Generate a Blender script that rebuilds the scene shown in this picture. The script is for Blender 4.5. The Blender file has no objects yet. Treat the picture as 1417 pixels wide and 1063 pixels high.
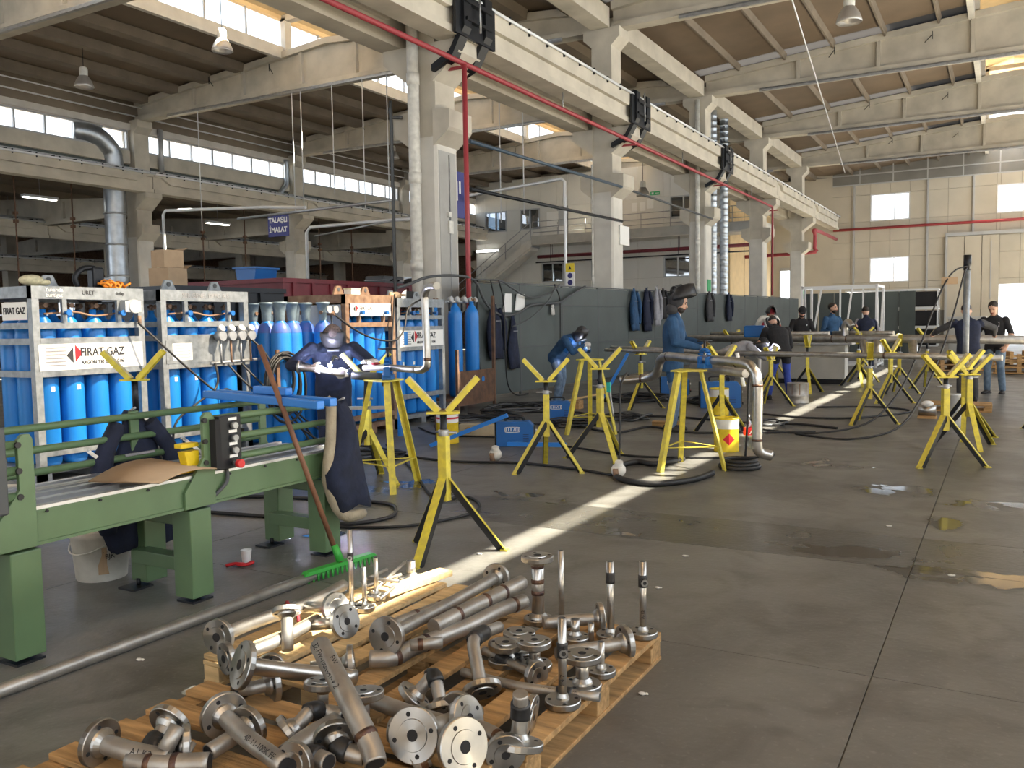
import bpy, bmesh, math, random
import numpy as np
from mathutils import Vector, Matrix
random.seed(7)
sc = bpy.context.scene
COL = sc.collection
R = math.radians
# ---------------------------------------------------------------- camera
cam_d = bpy.data.cameras.new('camera'); cam_d.sensor_fit = 'HORIZONTAL'; cam_d.sensor_width = 36.0
cam_d.lens = 36.0 * 1206.7 / 1417.0; cam_d.clip_end = 400
cam = bpy.data.objects.new('camera', cam_d); COL.objects.link(cam); sc.camera = cam
def cam_matrix(yaw, pitch, roll, h):
    f = Vector((-math.sin(yaw)*math.cos(pitch), math.cos(yaw)*math.cos(pitch), -math.sin(pitch)))
    r = Vector((math.cos(yaw), math.sin(yaw), 0)); u = r.cross(f)
    c, s = math.cos(roll), math.sin(roll)
    r2 = r*c + u*s; u2 = u*c - r*s
    m = Matrix((r2, u2, -f)).transposed().to_4x4(); m.translation = (0, 0, h); return m
cam.matrix_world = cam_matrix(.514447, .069938, -.016467, 1.55)
# ---------------------------------------------------------------- light
world = bpy.data.worlds.new('world'); sc.world = world; world.use_nodes = True
bg = world.node_tree.nodes['Background']
bg.inputs[0].default_value = (.86, .93, 1.0, 1); bg.inputs[1].default_value = 1.0
sun_d = bpy.data.lights.new('sun', 'SUN'); sun_d.energy = 44.0; sun_d.angle = R(.8); sun_d.color = (1, .89, .70)
sun = bpy.data.objects.new('sun', sun_d); COL.objects.link(sun)
SUN = Vector((-.87, -.35, -1.0)).normalized()          # direction the sunlight travels
sun.rotation_euler = SUN.to_track_quat('-Z', 'Y').to_euler()
vs = sc.view_settings
vs.view_transform = 'Standard'; vs.look = 'None'; vs.gamma = 1.0; vs.use_curve_mapping = False
vs.exposure = 1.98
# ---------------------------------------------------------------- materials
MATS = {}
def mat(name, col, rough=.6, metal=0.0, var=.0, scale=6.0, bump=0.0, bscale=40.0, col2=None, spec=.5, emit=None, estr=0, stretch=None, coat=0):
    m = bpy.data.materials.new(name); m.use_nodes = True; MATS[name] = m
    nt = m.node_tree; b = nt.nodes['Principled BSDF']
    c = tuple(col)+(1,)
    b.inputs['Base Color'].default_value = c; b.inputs['Roughness'].default_value = rough
    b.inputs['Metallic'].default_value = metal; b.inputs['Specular IOR Level'].default_value = spec
    if coat: b.inputs['Coat Weight'].default_value = coat
    if emit: b.inputs['Emission Color'].default_value = tuple(emit)+(1,); b.inputs['Emission Strength'].default_value = estr
    if var or bump:
        tc = nt.nodes.new('ShaderNodeTexCoord'); src = tc.outputs['Object']
        if stretch:
            mp = nt.nodes.new('ShaderNodeMapping'); mp.inputs['Scale'].default_value = stretch
            nt.links.new(src, mp.inputs[0]); src = mp.outputs[0]
    if var:
        n = nt.nodes.new('ShaderNodeTexNoise'); n.inputs['Scale'].default_value = scale; n.inputs['Detail'].default_value = 5
        nt.links.new(src, n.inputs['Vector'])
        r = nt.nodes.new('ShaderNodeValToRGB'); r.color_ramp.elements[0].position = .3; r.color_ramp.elements[1].position = .72
        d = tuple(col2) if col2 else tuple(x*(1-var) for x in col)
        r.color_ramp.elements[0].color = d+(1,); r.color_ramp.elements[1].color = c if col2 else tuple(min(1, x*(1+var*.5)) for x in col)+(1,)
        nt.links.new(n.outputs['Fac'], r.inputs[0]); nt.links.new(r.outputs[0], b.inputs['Base Color'])
    if bump:
        n2 = nt.nodes.new('ShaderNodeTexNoise'); n2.inputs['Scale'].default_value = bscale; n2.inputs['Detail'].default_value = 4
        nt.links.new(src, n2.inputs['Vector'])
        bp = nt.nodes.new('ShaderNodeBump'); bp.inputs['Strength'].default_value = bump; bp.inputs['Distance'].default_value = .02
        nt.links.new(n2.outputs['Fac'], bp.inputs['Height']); nt.links.new(bp.outputs[0], b.inputs['Normal'])
    return m
def glass_mat(name, tint=(1, 1, 1), refl=.12):
    m = bpy.data.materials.new(name); m.use_nodes = True; MATS[name] = m; nt = m.node_tree; nt.nodes.clear()
    o = nt.nodes.new('ShaderNodeOutputMaterial'); mx = nt.nodes.new('ShaderNodeMixShader'); mx.inputs[0].default_value = refl
    t = nt.nodes.new('ShaderNodeBsdfTransparent'); t.inputs[0].default_value = tuple(tint)+(1,)
    g = nt.nodes.new('ShaderNodeBsdfGlossy'); g.inputs['Roughness'].default_value = .02
    nt.links.new(t.outputs[0], mx.inputs[1]); nt.links.new(g.outputs[0], mx.inputs[2]); nt.links.new(mx.outputs[0], o.inputs[0]); return m
def translucent_mat(name, col):
    m = bpy.data.materials.new(name); m.use_nodes = True; MATS[name] = m; nt = m.node_tree; nt.nodes.clear()
    o = nt.nodes.new('ShaderNodeOutputMaterial'); mx = nt.nodes.new('ShaderNodeMixShader'); mx.inputs[0].default_value = .6
    d = nt.nodes.new('ShaderNodeBsdfDiffuse'); d.inputs[0].default_value = tuple(col)+(1,)
    t = nt.nodes.new('ShaderNodeBsdfTranslucent'); t.inputs[0].default_value = tuple(col)+(1,)
    nt.links.new(d.outputs[0], mx.inputs[1]); nt.links.new(t.outputs[0], mx.inputs[2]); nt.links.new(mx.outputs[0], o.inputs[0]); return m
mat('concrete', (.53, .49, .41), .85, var=.22, scale=1.3, bump=.15, bscale=9)
mat('concrete_light', (.62, .60, .55), .8, var=.12, scale=2.2, bump=.1)
mat('concrete_grey', (.42, .42, .40), .85, var=.18, scale=1.6, bump=.1)
mat('roof_skin', (.17, .125, .085), .6, var=.25, scale=.7)
mat('purlin', (.20, .165, .125), .8, var=.2, scale=1.5)
mat('cream_ceiling', (.75, .58, .34), .8, var=.1, scale=2)
mat('wall_panel', (.50, .46, .38), .6, var=.10, scale=.8)
mat('wall_grey', (.22, .215, .20), .7, var=.15, scale=1)
mat('office_white', (.68, .67, .63), .7, var=.06, scale=.7)
mat('frame_grey', (.42, .43, .44), .45, .3)
mat('frame_white', (.75, .76, .78), .4)
mat('galv', (.27, .29, .305), .48, .55, var=.30, scale=14, bump=.05)
mat('steel_grey', (.40, .41, .42), .45, .7, var=.2, scale=8)
mat('white_steel', (.72, .74, .76), .4, .2)
mat('rust', (.20, .105, .06), .85, .1, var=.5, scale=7, bump=.2, col2=(.09, .055, .04))
mat('rust_pale', (.30, .20, .13), .8, .1, var=.5, scale=9, col2=(.15, .08, .05))
mat('red_pipe', (.34, .045, .055), .45)
mat('slate', (.045, .075, .11), .45)
mat('maroon', (.17, .02, .03), .55, var=.2)
mat('black_steel', (.018, .02, .024), .4, .5)
mat('black_rubber', (.014, .014, .015), .55)
mat('black_matte', (.012, .012, .014), .8)
mat('dark_grey', (.07, .075, .08), .6)
mat('screen_grey', (.066, .082, .080), .62, var=.18, scale=1.2, bump=.08, bscale=6)
mat('cyl_blue', (.012, .20, .62), .36, var=.10, scale=3.0)
mat('cyl_violet', (.11, .13, .46), .45, var=.4, scale=20, col2=(.03, .16, .52))
mat('cyl_cap', (.20, .27, .32), .45, .2, var=.2, scale=20)
mat('machine_blue', (.008, .12, .40), .38)
mat('paint_blue', (.02, .20, .66), .40)
mat('green_paint', (.105, .18, .088), .42, var=.12, scale=5)
mat('green_dark', (.055, .12, .055), .5)
mat('yellow', (.74, .63, .055), .55, var=.45, scale=18, col2=(.48, .40, .07), bump=.1)
mat('yellow_bright', (.72, .52, .01), .5, var=.2, scale=12)
mat('tape_cream', (.60, .56, .38), .7, var=.3, scale=25)
mat('alu', (.62, .63, .65), .32, .85, var=.15, scale=5)
mat('stainless', (.50, .485, .46), .30, .95, var=.25, scale=9, bump=.04)
mat('stainless_dull', (.42, .40, .37), .46, .8, var=.3, scale=10, bump=.06)
mat('stainless_bright', (.46, .45, .43), .32, 1.0, var=.2, scale=9)
mat('weld', (.20, .11, .06), .45, .8, var=.6, scale=30, bump=.3, col2=(.07, .05, .06))
mat('black_fitting', (.05, .05, .052), .42, .6, var=.3, scale=20)
mat('pallet_wood', (.47, .285, .12), .8, var=.45, scale=4, stretch=(1, 9, 9), bump=.25, bscale=10)
mat('pallet_pale', (.60, .43, .22), .8, var=.3, scale=4, stretch=(1, 9, 9), bump=.2, bscale=10)
mat('wood_board', (.50, .43, .29), .8, var=.2, scale=5)
mat('wood_handle', (.19, .085, .045), .6, var=.4, scale=5)
mat('cardboard', (.46, .33, .21), .85, var=.1)
mat('paper', (.80, .80, .78), .8)
mat('label_white', (.82, .82, .80), .6)
mat('ink', (.02, .02, .025), .7)
mat('ink_grey', (.30, .30, .31), .8)
mat('sign_blue', (.012, .014, .16), .5)
mat('sign_yellow', (.75, .58, .02), .5)
mat('sign_green', (.02, .38, .12), .5)
mat('logo_red', (.55, .012, .02), .5)
mat('plastic_white', (.68, .67, .62), .5, var=.2, scale=9)
mat('plastic_clear', (.62, .66, .66), .15)
mat('orange', (.75, .25, .02), .6)
mat('red_plastic', (.60, .02, .025), .4)
mat('green_plastic', (.04, .36, .05), .5)
mat('teal', (.02, .42, .36), .5)
mat('navy_cloth', (.012, .018, .045), .9, var=.4, scale=9, bump=.4, bscale=14)
mat('blue_cloth', (.022, .075, .17), .9, var=.4, scale=8, bump=.5, bscale=12)
mat('royal_cloth', (.035, .07, .36), .9, var=.35, scale=9, bump=.45, bscale=13)
mat('denim', (.16, .23, .32), .9, var=.5, scale=11, bump=.4, bscale=16, col2=(.07, .11, .17))
mat('black_cloth', (.014, .014, .017), .92, var=.3, scale=8, bump=.4, bscale=14)
mat('charcoal_cloth', (.05, .05, .055), .92, var=.3, scale=8, bump=.4, bscale=14)
mat('grey_cloth', (.30, .30, .33), .92, var=.25, scale=8, bump=.4, bscale=14)
mat('red_cloth', (.28, .02, .03), .9, var=.3, scale=9, bump=.3)
mat('beige_cloth', (.38, .33, .24), .92, var=.3, scale=8, bump=.3)
mat('tan_glove', (.34, .22, .09), .8, var=.3, scale=14, bump=.3)
mat('white_glove', (.62, .60, .57), .85, var=.2, scale=14, bump=.3)
mat('pattern_cloth', (.05, .035, .04), .9, var=.9, scale=55, col2=(.22, .17, .16))
mat('skin', (.46, .27, .19), .55, var=.12, scale=14)
mat('hair', (.018, .013, .010), .7, bump=.4, bscale=60)
mat('shoe', (.022, .020, .020), .6)
mat('helmet', (.02, .02, .022), .35)
mat('tube_light', (1, 1, 1), .5, emit=(1, .97, .9), estr=4)
mat('lamp_glow', (1, 1, 1), .5, emit=(1, .95, .85), estr=2.5)
mat('arc', (1, 1, 1), .5, emit=(.82, .86, 1), estr=220)
mat('duct_steel', (.50, .54, .58), .34, .85, var=.25, scale=3)
mat('lamp_alu', (.50, .48, .45), .35, .6)
_b = MATS['stainless_bright'].node_tree; _t = _b.nodes.new('ShaderNodeTangent'); _t.direction_type = 'RADIAL'; _t.axis = 'Z'   # turned faces: ring-brushed metal
_b.nodes['Principled BSDF'].inputs['Anisotropic'].default_value = .75; _b.links.new(_t.outputs[0], _b.nodes['Principled BSDF'].inputs['Tangent'])
glass_mat('pane_glass', (.96, .98, 1), .10)
glass_mat('sun_dimming_glass', (.30, .29, .28), .08)  # dark tint added to weaken the sun reaching the gas racks
glass_mat('bottle_glass', (.90, .94, .94), .16)
glass_mat('office_glass', (.30, .36, .42), .30)
translucent_mat('rooflight', (.13, .13, .135))
def floor_mat(name, base, dark, rough, wet):
    m = bpy.data.materials.new(name); m.use_nodes = True; MATS[name] = m; nt = m.node_tree; N = nt.nodes.new; L = nt.links.new
    b = nt.nodes['Principled BSDF']; g = N('ShaderNodeNewGeometry')
    def noise(s, d=6, dist=0):
        n = N('ShaderNodeTexNoise'); n.inputs['Scale'].default_value = s; n.inputs['Detail'].default_value = d; n.inputs['Distortion'].default_value = dist
        L(g.outputs['Position'], n.inputs['Vector']); return n
    def ramp(src, p0, p1, c0=(0, 0, 0, 1), c1=(1, 1, 1, 1)):
        r = N('ShaderNodeValToRGB'); r.color_ramp.elements[0].position = p0; r.color_ramp.elements[1].position = p1
        r.color_ramp.elements[0].color = c0; r.color_ramp.elements[1].color = c1; L(src, r.inputs[0]); return r
    def mixc(f, a, c):
        x = N('ShaderNodeMix'); x.data_type = 'RGBA'; L(f, x.inputs[0])
        for i, v in ((6, a), (7, c)):
            if isinstance(v, tuple): x.inputs[i].default_value = v
            else: L(v, x.inputs[i])
        return x.outputs[2]
    def math_(op, a, c):
        x = N('ShaderNodeMath'); x.operation = op
        for i, v in ((0, a), (1, c)):
            if isinstance(v, (int, float)): x.inputs[i].default_value = v
            else: L(v, x.inputs[i])
        return x.outputs[0]
    c1 = ramp(noise(.55, 8, .6).outputs['Fac'], .33, .68, dark+(1,), base+(1,)).outputs[0]
    st = ramp(noise(2.6, 9, 1.2).outputs['Fac'], .46, .68).outputs[0]
    c2 = mixc(math_('MULTIPLY', st, .5), c1, (.055, .048, .042, 1))
    sp = ramp(noise(38, 3).outputs['Fac'], .60, .72).outputs[0]
    c3 = mixc(math_('MULTIPLY', sp, .22), c2, (.30, .29, .27, 1))
    # wet patches: ellipses in world metres broken up by noise
    sep = N('ShaderNodeSeparateXYZ'); L(g.outputs['Position'], sep.inputs[0])
    edge = noise(3.4, 9, .8).outputs['Fac']; tot = None
    for (cx, cy, rx, ry, k) in wet:
        ux = math_('DIVIDE', math_('SUBTRACT', sep.outputs[0], cx), rx); uy = math_('DIVIDE', math_('SUBTRACT', sep.outputs[1], cy), ry)
        d = math_('ADD', math_('MULTIPLY', ux, ux), math_('MULTIPLY', uy, uy))
        v = math_('SUBTRACT', math_('ADD', k-.62, math_('MULTIPLY', edge, 2.9)), d)
        tot = v if tot is None else math_('MAXIMUM', tot, v)
    w = ramp(tot, .92, 1.02).outputs[0]
    damp = ramp(tot, .55, 1.0).outputs[0]
    c4 = mixc(math_('MULTIPLY', damp, .72), c3, (.030, .028, .025, 1))
    L(c4, b.inputs['Base Color'])
    ro = math_('ADD', rough, math_('MULTIPLY', math_('SUBTRACT', noise(1.7, 6, .5).outputs['Fac'], .5), .30))
    r2 = N('ShaderNodeMix'); L(w, r2.inputs[0]); L(ro, r2.inputs[2]); r2.inputs[3].default_value = .09
    L(r2.outputs[0], b.inputs['Roughness'])
    bp = N('ShaderNodeBump'); bp.inputs['Distance'].default_value = .01
    L(math_('MULTIPLY', math_('SUBTRACT', 1.0, w), .25), bp.inputs['Strength']); L(noise(26, 5).outputs['Fac'], bp.inputs['Height'])
    L(bp.outputs[0], b.inputs['Normal'])
    b.inputs['Specular IOR Level'].default_value = .5
    return m
WET = [(-.80, 8.40, .50, .36, .50), (.05, 8.05, .60, .26, .45), (.75, 8.2, .8, .35, .45), (-.36, 7.2, .18, .38, .40), (-.85, 6.05, .45, .22, .60), (.0, 5.72, .75, .22, .65), (.9, 5.6, .8, .3, .6),
       (-2.45, 5.85, .26, .20, .35), (-2.1, 6.4, .9, .25, .02), (-3.6, 6.75, .8, .35, .12), (-1.6, 9.6, .7, .5, .08), (-5.0, 6.9, .8, .6, .0), (-4.4, 4.9, .35, .2, .2)]
floor_mat('floor_concrete', (.176, .172, .158), (.104, .101, .093), .40, WET)
floor_mat('floor_strip', (.088, .085, .077), (.064, .062, .056), .30, WET)
# ---------------------------------------------------------------- mesh builder
def frame(d, up=(0, 0, 1)):
    d = Vector(d).normalized(); u = Vector(up)
    if abs(d.dot(u)) > .98: u = Vector((1, 0, 0)) if abs(d.x) < .9 else Vector((0, 1, 0))
    x = d.cross(u).normalized(); y = x.cross(d).normalized()
    return x, y, d
class B:
    def __init__(s): s.v = []; s.f = []; s.sm = []; s.mi = []; s.k = 0
    def add(s, vs, fs, smooth=False):
        o = len(s.v); s.v += [tuple(q) for q in vs]
        for q in fs: s.f.append([o+i for i in q]); s.sm.append(smooth); s.mi.append(s.k)
        return s
    def box(s, c, d, M=None, bev=0):
        x, y, z = d[0]/2, d[1]/2, d[2]/2; c = Vector(c)
        P = [Vector((a*x, b*y, e*z)) for e in (-1, 1) for b in (-1, 1) for a in (-1, 1)]
        if M is not None: P = [M @ q for q in P]
        return s.add([c+q for q in P], [(0, 2, 3, 1), (4, 5, 7, 6), (0, 1, 5, 4), (2, 6, 7, 3), (0, 4, 6, 2), (1, 3, 7, 5)])
    def b2(s, x0, x1, y0, y1, z0, z1): return s.box(((x0+x1)/2, (y0+y1)/2, (z0+z1)/2), (x1-x0, y1-y0, z1-z0))
    def bar(s, p, q, w, h=None, up=(0, 0, 1)):
        h = h or w; p = Vector(p); q = Vector(q); x, y, d = frame(q-p, up); M = Matrix((x, d, y)).transposed()
        return s.box((p+q)/2, (w, (q-p).length, h), M)
    def angle(s, p, q, w, t=.006, up=(0, 0, 1), flip=1):      # L section steel
        p = Vector(p); q = Vector(q); x, y, d = frame(q-p, up); M = Matrix((x, d, y)).transposed(); L = (q-p).length; c = (p+q)/2
        s.box(c+M @ Vector((0, 0, -w/2)), (w, L, t), M); s.box(c+M @ Vector((flip*(w/2), 0, 0)), (t, L, w), M); return s
    def cyl(s, p, q, r, r2=None, n=12, caps=True):
        r2 = r if r2 is None else r2; p = Vector(p); q = Vector(q); x, y, d = frame(q-p)
        V = []
        for c, rr in ((p, r), (q, r2)):
            for i in range(n): a = 2*math.pi*i/n; V.append(c+(x*math.cos(a)+y*math.sin(a))*rr)
        s.add(V, [(i, (i+1) % n, n+(i+1) % n, n+i) for i in range(n)], True)
        if caps: s.add(V[:n], [tuple(reversed(range(n)))]); s.add(V[n:], [tuple(range(n))])
        return s
    def tube(s, pts, r, n=8, caps=True, closed=False):
        P = [Vector(q) for q in pts]; m = len(P); V = []; x = None
        rr = r if isinstance(r, (list, tuple)) else [r]*m
        for i in range(m):
            a = P[(i-1) % m] if (closed or i) else P[0]; b = P[(i+1) % m] if (closed or i < m-1) else P[-1]
            d = (b-a).normalized()
            if x is None: x, y, d = frame(d)
            else:
                x = (x-d*x.dot(d)); x = x.normalized() if x.length > 1e-6 else frame(d)[0]; y = d.cross(x)
                y = -y if False else y
            for k in range(n):
                t = 2*math.pi*k/n; V.append(P[i]+(x*math.cos(t)+d.cross(x)*math.sin(t))*rr[i])
        F = []
        for i in range(m if closed else m-1):
            j = (i+1) % m
            for k in range(n): F.append((i*n+k, i*n+(k+1) % n, j*n+(k+1) % n, j*n+k))
        s.add(V, F, True)
        if caps and not closed: s.add(V[:n], [tuple(reversed(range(n)))]); s.add(V[-n:], [tuple(range(n))])
        return s
    def lathe(s, prof, n=16, o=(0, 0, 0), ax=(0, 0, 1), smooth=True, close=True):
        x, y, d = frame(ax); o = Vector(o); V = []
        for r, z in prof:
            for i in range(n): a = 2*math.pi*i/n; V.append(o+d*z+(x*math.cos(a)+y*math.sin(a))*r)
        m = len(prof); F = [(i*n+k, i*n+(k+1) % n, (i+1)*n+(k+1) % n, (i+1)*n+k) for i in range(m-1) for k in range(n)]
        s.add(V, F, smooth)
        if close: s.add(V[:n], [tuple(reversed(range(n)))]); s.add(V[-n:], [tuple(range(n))])
        return s
    def prism(s, poly, t0, t1, ax='x', o=(0, 0, 0)):
        # poly: 2-D outline; ax x: poly=(y,z); ax y: poly=(x,z); ax z: poly=(x,y)
        def P(a, b, t): return {'x': (t, a, b), 'y': (a, t, b), 'z': (a, b, t)}[ax]
        n = len(poly); o = Vector(o)
        V = [o+Vector(P(a, b, t0)) for a, b in poly]+[o+Vector(P(a, b, t1)) for a, b in poly]
        return s.add(V, [tuple(reversed(range(n))), tuple(range(n, 2*n))]+[(i, (i+1) % n, n+(i+1) % n, n+i) for i in range(n)])
    def ball(s, c, r, sc=(1, 1, 1), n=12, m=8, M=None):
        V = []; c = Vector(c)
        for i in range(m+1):
            th = math.pi*i/m
            for k in range(n):
                a = 2*math.pi*k/n; q = Vector((r*sc[0]*math.sin(th)*math.cos(a), r*sc[1]*math.sin(th)*math.sin(a), r*sc[2]*math.cos(th)))
                V.append(c+(M @ q if M is not None else q))
        return s.add(V, [(i*n+k, (i+1)*n+k, (i+1)*n+(k+1) % n, i*n+(k+1) % n) for i in range(m) for k in range(n)], True)
    def ring(s, c, ax, ro, ri, h, n=20):      # flat washer, axis ax, from c to c+h
        return s.lathe([(ri, 0), (ro, 0), (ro, h), (ri, h), (ri, 0)], n, c, ax, smooth=False, close=False)
    def mesh(s, name, mats, org=(0, 0, 0)):
        me = bpy.data.meshes.new(name); o = Vector(org)
        me.from_pydata([tuple(Vector(q)-o) for q in s.v], [], s.f)
        me.polygons.foreach_set('use_smooth', s.sm); me.polygons.foreach_set('material_index', s.mi)
        for q in ([mats] if isinstance(mats, str) else mats): me.materials.append(MATS[q])
        me.update(); bm = bmesh.new(); bm.from_mesh(me); bmesh.ops.remove_doubles(bm, verts=bm.verts, dist=1e-6); bmesh.ops.recalc_face_normals(bm, faces=bm.faces); bm.to_mesh(me); bm.free(); return me
    def out(s, name, mats, parent=None, org=None, label=None, cat=None, group=None, kind=None, bev=0):
        org = org if org is not None else (0, 0, 0)
        o = bpy.data.objects.new(name, s.mesh(name, mats, org)); COL.objects.link(o); o.location = org
        if parent: o.parent = parent
        if bev:
            md = o.modifiers.new('bevel', 'BEVEL'); md.width = bev; md.segments = 2; md.limit_method = 'ANGLE'; md.angle_limit = R(50)
        return tag(o, label, cat, group, kind)
def tag(o, label=None, cat=None, group=None, kind=None):
    for k, v in (('label', label), ('category', cat), ('group', group), ('kind', kind)):
        if v: o[k] = v
    return o
def thing(name, label, cat, loc=(0, 0, 0), rz=0, group=None, kind=None, rot=None):
    o = bpy.data.objects.new(name, None); COL.objects.link(o); o.empty_display_size = .1
    o.location = loc; o.rotation_euler = rot or (0, 0, rz); return tag(o, label, cat, group, kind)
def share(name, me, parent, loc=(0, 0, 0), rot=(0, 0, 0), scale=None, **kw):
    o = bpy.data.objects.new(name, me); COL.objects.link(o); o.parent = parent; o.location = loc; o.rotation_euler = rot
    if scale: o.scale = scale
    return tag(o, **kw)
def copy_tree(o, parent=None, label=None, group=None, loc=None, rot=None):
    c = o.copy(); COL.objects.link(c); c.parent = parent
    if label: c['label'] = label
    if group: c['group'] = group
    if loc is not None: c.location = loc
    if rot is not None: c.rotation_euler = rot
    for ch in o.children: copy_tree(ch, c)
    return c
def text(name, s, size, mats, parent, loc, rot, ext=.0015, align='CENTER', sx=1.0, bold=0, label=None):
    cu = bpy.data.curves.new(name, 'FONT'); cu.body = s; cu.size = size; cu.extrude = ext; cu.align_x = align; cu.align_y = 'CENTER'; cu.resolution_u = 3; cu.offset = bold
    t = bpy.data.objects.new(name, cu); COL.objects.link(t); bpy.context.view_layer.update()
    me = bpy.data.meshes.new_from_object(t.evaluated_get(bpy.context.evaluated_depsgraph_get()))
    bpy.data.objects.remove(t); bpy.data.curves.remove(cu)
    me.materials.clear(); me.materials.append(MATS[mats]); me.name = name
    return share(name, me, parent, loc, rot, (sx, 1, 1), label=label)
def smooth_path(pts, n=6, closed=False):
    P = [Vector(p) for p in pts]; out = []; m = len(P)
    for i in range(m if closed else m-1):
        g = lambda k: P[k % m] if closed else P[max(0, min(m-1, k))]
        p0, p1, p2, p3 = g(i-1), g(i), g(i+1), g(i+2)
        for j in range(n):
            t = j/n; out.append(.5*((2*p1)+(p2-p0)*t+(2*p0-5*p1+4*p2-p3)*t*t+(3*p1-p0-3*p2+p3)*t**3))
    if not closed: out.append(P[-1])
    return out
# ================================================================ the hall
YT = [14.7+8.8*k for k in range(5)]           # column rows along the hall
XL, XM, XR = -30.3, -10.03, 10.3               # three lines of columns
YW = 59.0; YB = -14.0
EAVE, RIDGE = 10.55, 11.35
def roof_z(x):
    a, b = (XL, XM) if x < XM else (XM, XR); m = (a+b)/2
    return RIDGE-(RIDGE-EAVE)*abs(x-m)/((b-a)/2)
# ---- floor: slabs between cut joints, a darker patched strip across
floor = thing('floor', 'grey concrete floor slabs with wet patches and cut joints', 'floor', kind='structure')
B().b2(-56, 14, YB, 62, -.30, -.012).out('subfloor', 'wall_grey', floor)
xs = [-56, -40, -28, -16, -9.6, -4.98, -.47, 4.1, 9, 14]; ys = [YB, -5, -.6, 3.95, 5.78, 6.62, 11.2, 15.8, 20.4, 25, 30, 40, 50, 62]
for i in range(len(xs)-1):
    for j in range(len(ys)-1):
        g = .003; strip = j == 4
        B().b2(xs[i]+g, xs[i+1]-g, ys[j]+g, ys[j+1]-g, -.05, 0).out('slab', 'floor_strip' if strip else 'floor_concrete', floor)
# ---- columns
def column(x, y, grp, label, sides=(1, -1), top=EAVE-.8):
    t = thing('concrete_column', label, 'column', (x, y, 0), group=grp)
    a, b = .325, .39
    B().prism([(-a+.05, -b), (a-.05, -b), (a, -b+.05), (a, b-.05), (a-.05, b), (-a+.05, b), (-a, b-.05), (-a, -b+.05)], 0, 5.2, 'z').out('lower_shaft', 'concrete_light', t)
    B().b2(-a+.02, a-.02, -b+.05, b-.05, 5.2, 9.0).out('upper_shaft', 'concrete', t)
    for sd in sides:
        B().prism([(sd*.28, 5.02), (sd*.62, 5.28), (sd*.66, 5.34), (sd*.66, 5.68), (sd*.28, 5.72)], -b-.02, b+.02, 'y').out('corbel', 'concrete', t)
        B().prism([(sd*.28, 6.25), (sd*.9, 6.72), (sd*.9, 6.98), (sd*.28, 6.98)], -b, b, 'y').out('girder_corbel', 'concrete', t)
    B().prism([(-.30, 8.9), (.30, 8.9), (.30, 9.25), (.55, 9.48), (.55, top), (-.55, top), (-.55, 9.48), (-.30, 9.25)], -b+.04, b-.04, 'y').out('capital', 'concrete', t)
    return t
COLS = []
first = column(XM, YT[0], 'columns between the two bays', 'massive concrete column with drainpipe behind the blue gas cylinders')
B().b2(.326, .334, -.30, .30, .1, 4.95).out('grey_cladding', 'concrete_grey', first)
B().cyl((.34, .05, .2), (.34, .05, 4.9), .015, n=6).out('conduit', 'steel_grey', first)
B().b2(.335, .37, -.02, .12, 3.35, 3.6).box((.36, .0, 3.72), (.05, .1, .1)).out('switch_box', 'plastic_white', first)
cl = ['concrete column with hanging paper behind the dark screen', 'concrete column with white drainpipe beside the spiral ducts', 'concrete column next to the red riser pipe', 'far concrete column where the red pipe elbows down']
COLS.append(first)
for k in range(1, 5): COLS.append(column(XM, YT[k], 'columns between the two bays', cl[k-1]))
for k in range(5):
    column(XL, YT[k], 'columns of the left row', ['concrete column of the left row at the hall side', 'left row concrete column beside the big metal duct', 'left row concrete column behind the blue workshop sign', 'left row concrete column farther down the side bay', 'left row concrete column by the office block'][k], sides=(1, -1))
# drainpipes
def drain(x, y, z0, z1, label, r=.085):
    t = thing('drainpipe', label, 'pipe', (x, y, z0), group='drainpipes on the columns')
    B().cyl((0, 0, 0), (0, 0, z1-z0), r, n=14).out('pipe', 'plastic_white', t)
    for h in (.9, 2.6, 4.3, 6.2):
        if h < z1-z0: B().cyl((0, 0, h), (0, 0, h+.22), r*1.12, n=14).out('socket', 'plastic_white', t)
drain(XM-.10, YT[0]-.50, 0, 9.4, 'thick white drainpipe on the massive near column', .115)
drain(XM+.05, YT[2]-.48, 0, 9.6, 'white drainpipe on the column beside the spiral ducts')
drain(XM-.28, YT[1]-.43, 0, 6.0, 'thin white conduit on the column with hanging paper', .03)
# ---- crane girders with rails
def girder(x, y0, y1, zb, grp, label, side=1, h=.80, ends=(1, 1)):
    t = thing('crane_girder', label, 'beam', (x, y0, zb), group=grp); L = y1-y0
    B().b2(-.17, .17, 0, L, 0, h).out('web', 'concrete', t)
    for sd in (1, -1):
        B().prism([(0, h), (0, h-.12), (.35, h-.12), (.75, h-.36), (L-.75, h-.36), (L-.35, h-.12), (L, h-.12), (L, h)], sd*.165, sd*.29, 'x').out('upper_lip', 'concrete', t)
        B().prism([(0, 0), (L, 0), (L, .14), (0, .14)], sd*.165, sd*.25, 'x').out('lower_flange', 'concrete', t)
    B().b2(-.06, .06, 0, L, h, h+.10).b2(-.03, .03, 0, L, h+.10, h+.15).out('rail', 'steel_grey', t)
    B().cyl((side*.33, 0, h-.02), (side*.33, L, h-.02), .035, n=8).out('conductor_bar', 'white_steel', t)
    b = B()
    for i in range(int(L/.85)):
        b.box((side*.12, .4+i*.85, h+.03), (.2, .06, .10)); b.box((side*.31, .55+i*.85, h-.02), (.05, .03, .16))
    b.out('rail_clips', 'black_steel', t, kind='stuff')
    return t
gl = ['nearest concrete crane girder passing over the camera side', 'concrete crane girder after the first black clamp', 'concrete crane girder after the second black clamp', 'concrete crane girder after the third black clamp', 'last concrete crane girder before the end wall']
GX = XM+.70
ends = [YT[0]-8.8]+YT+[57.6]
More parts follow.
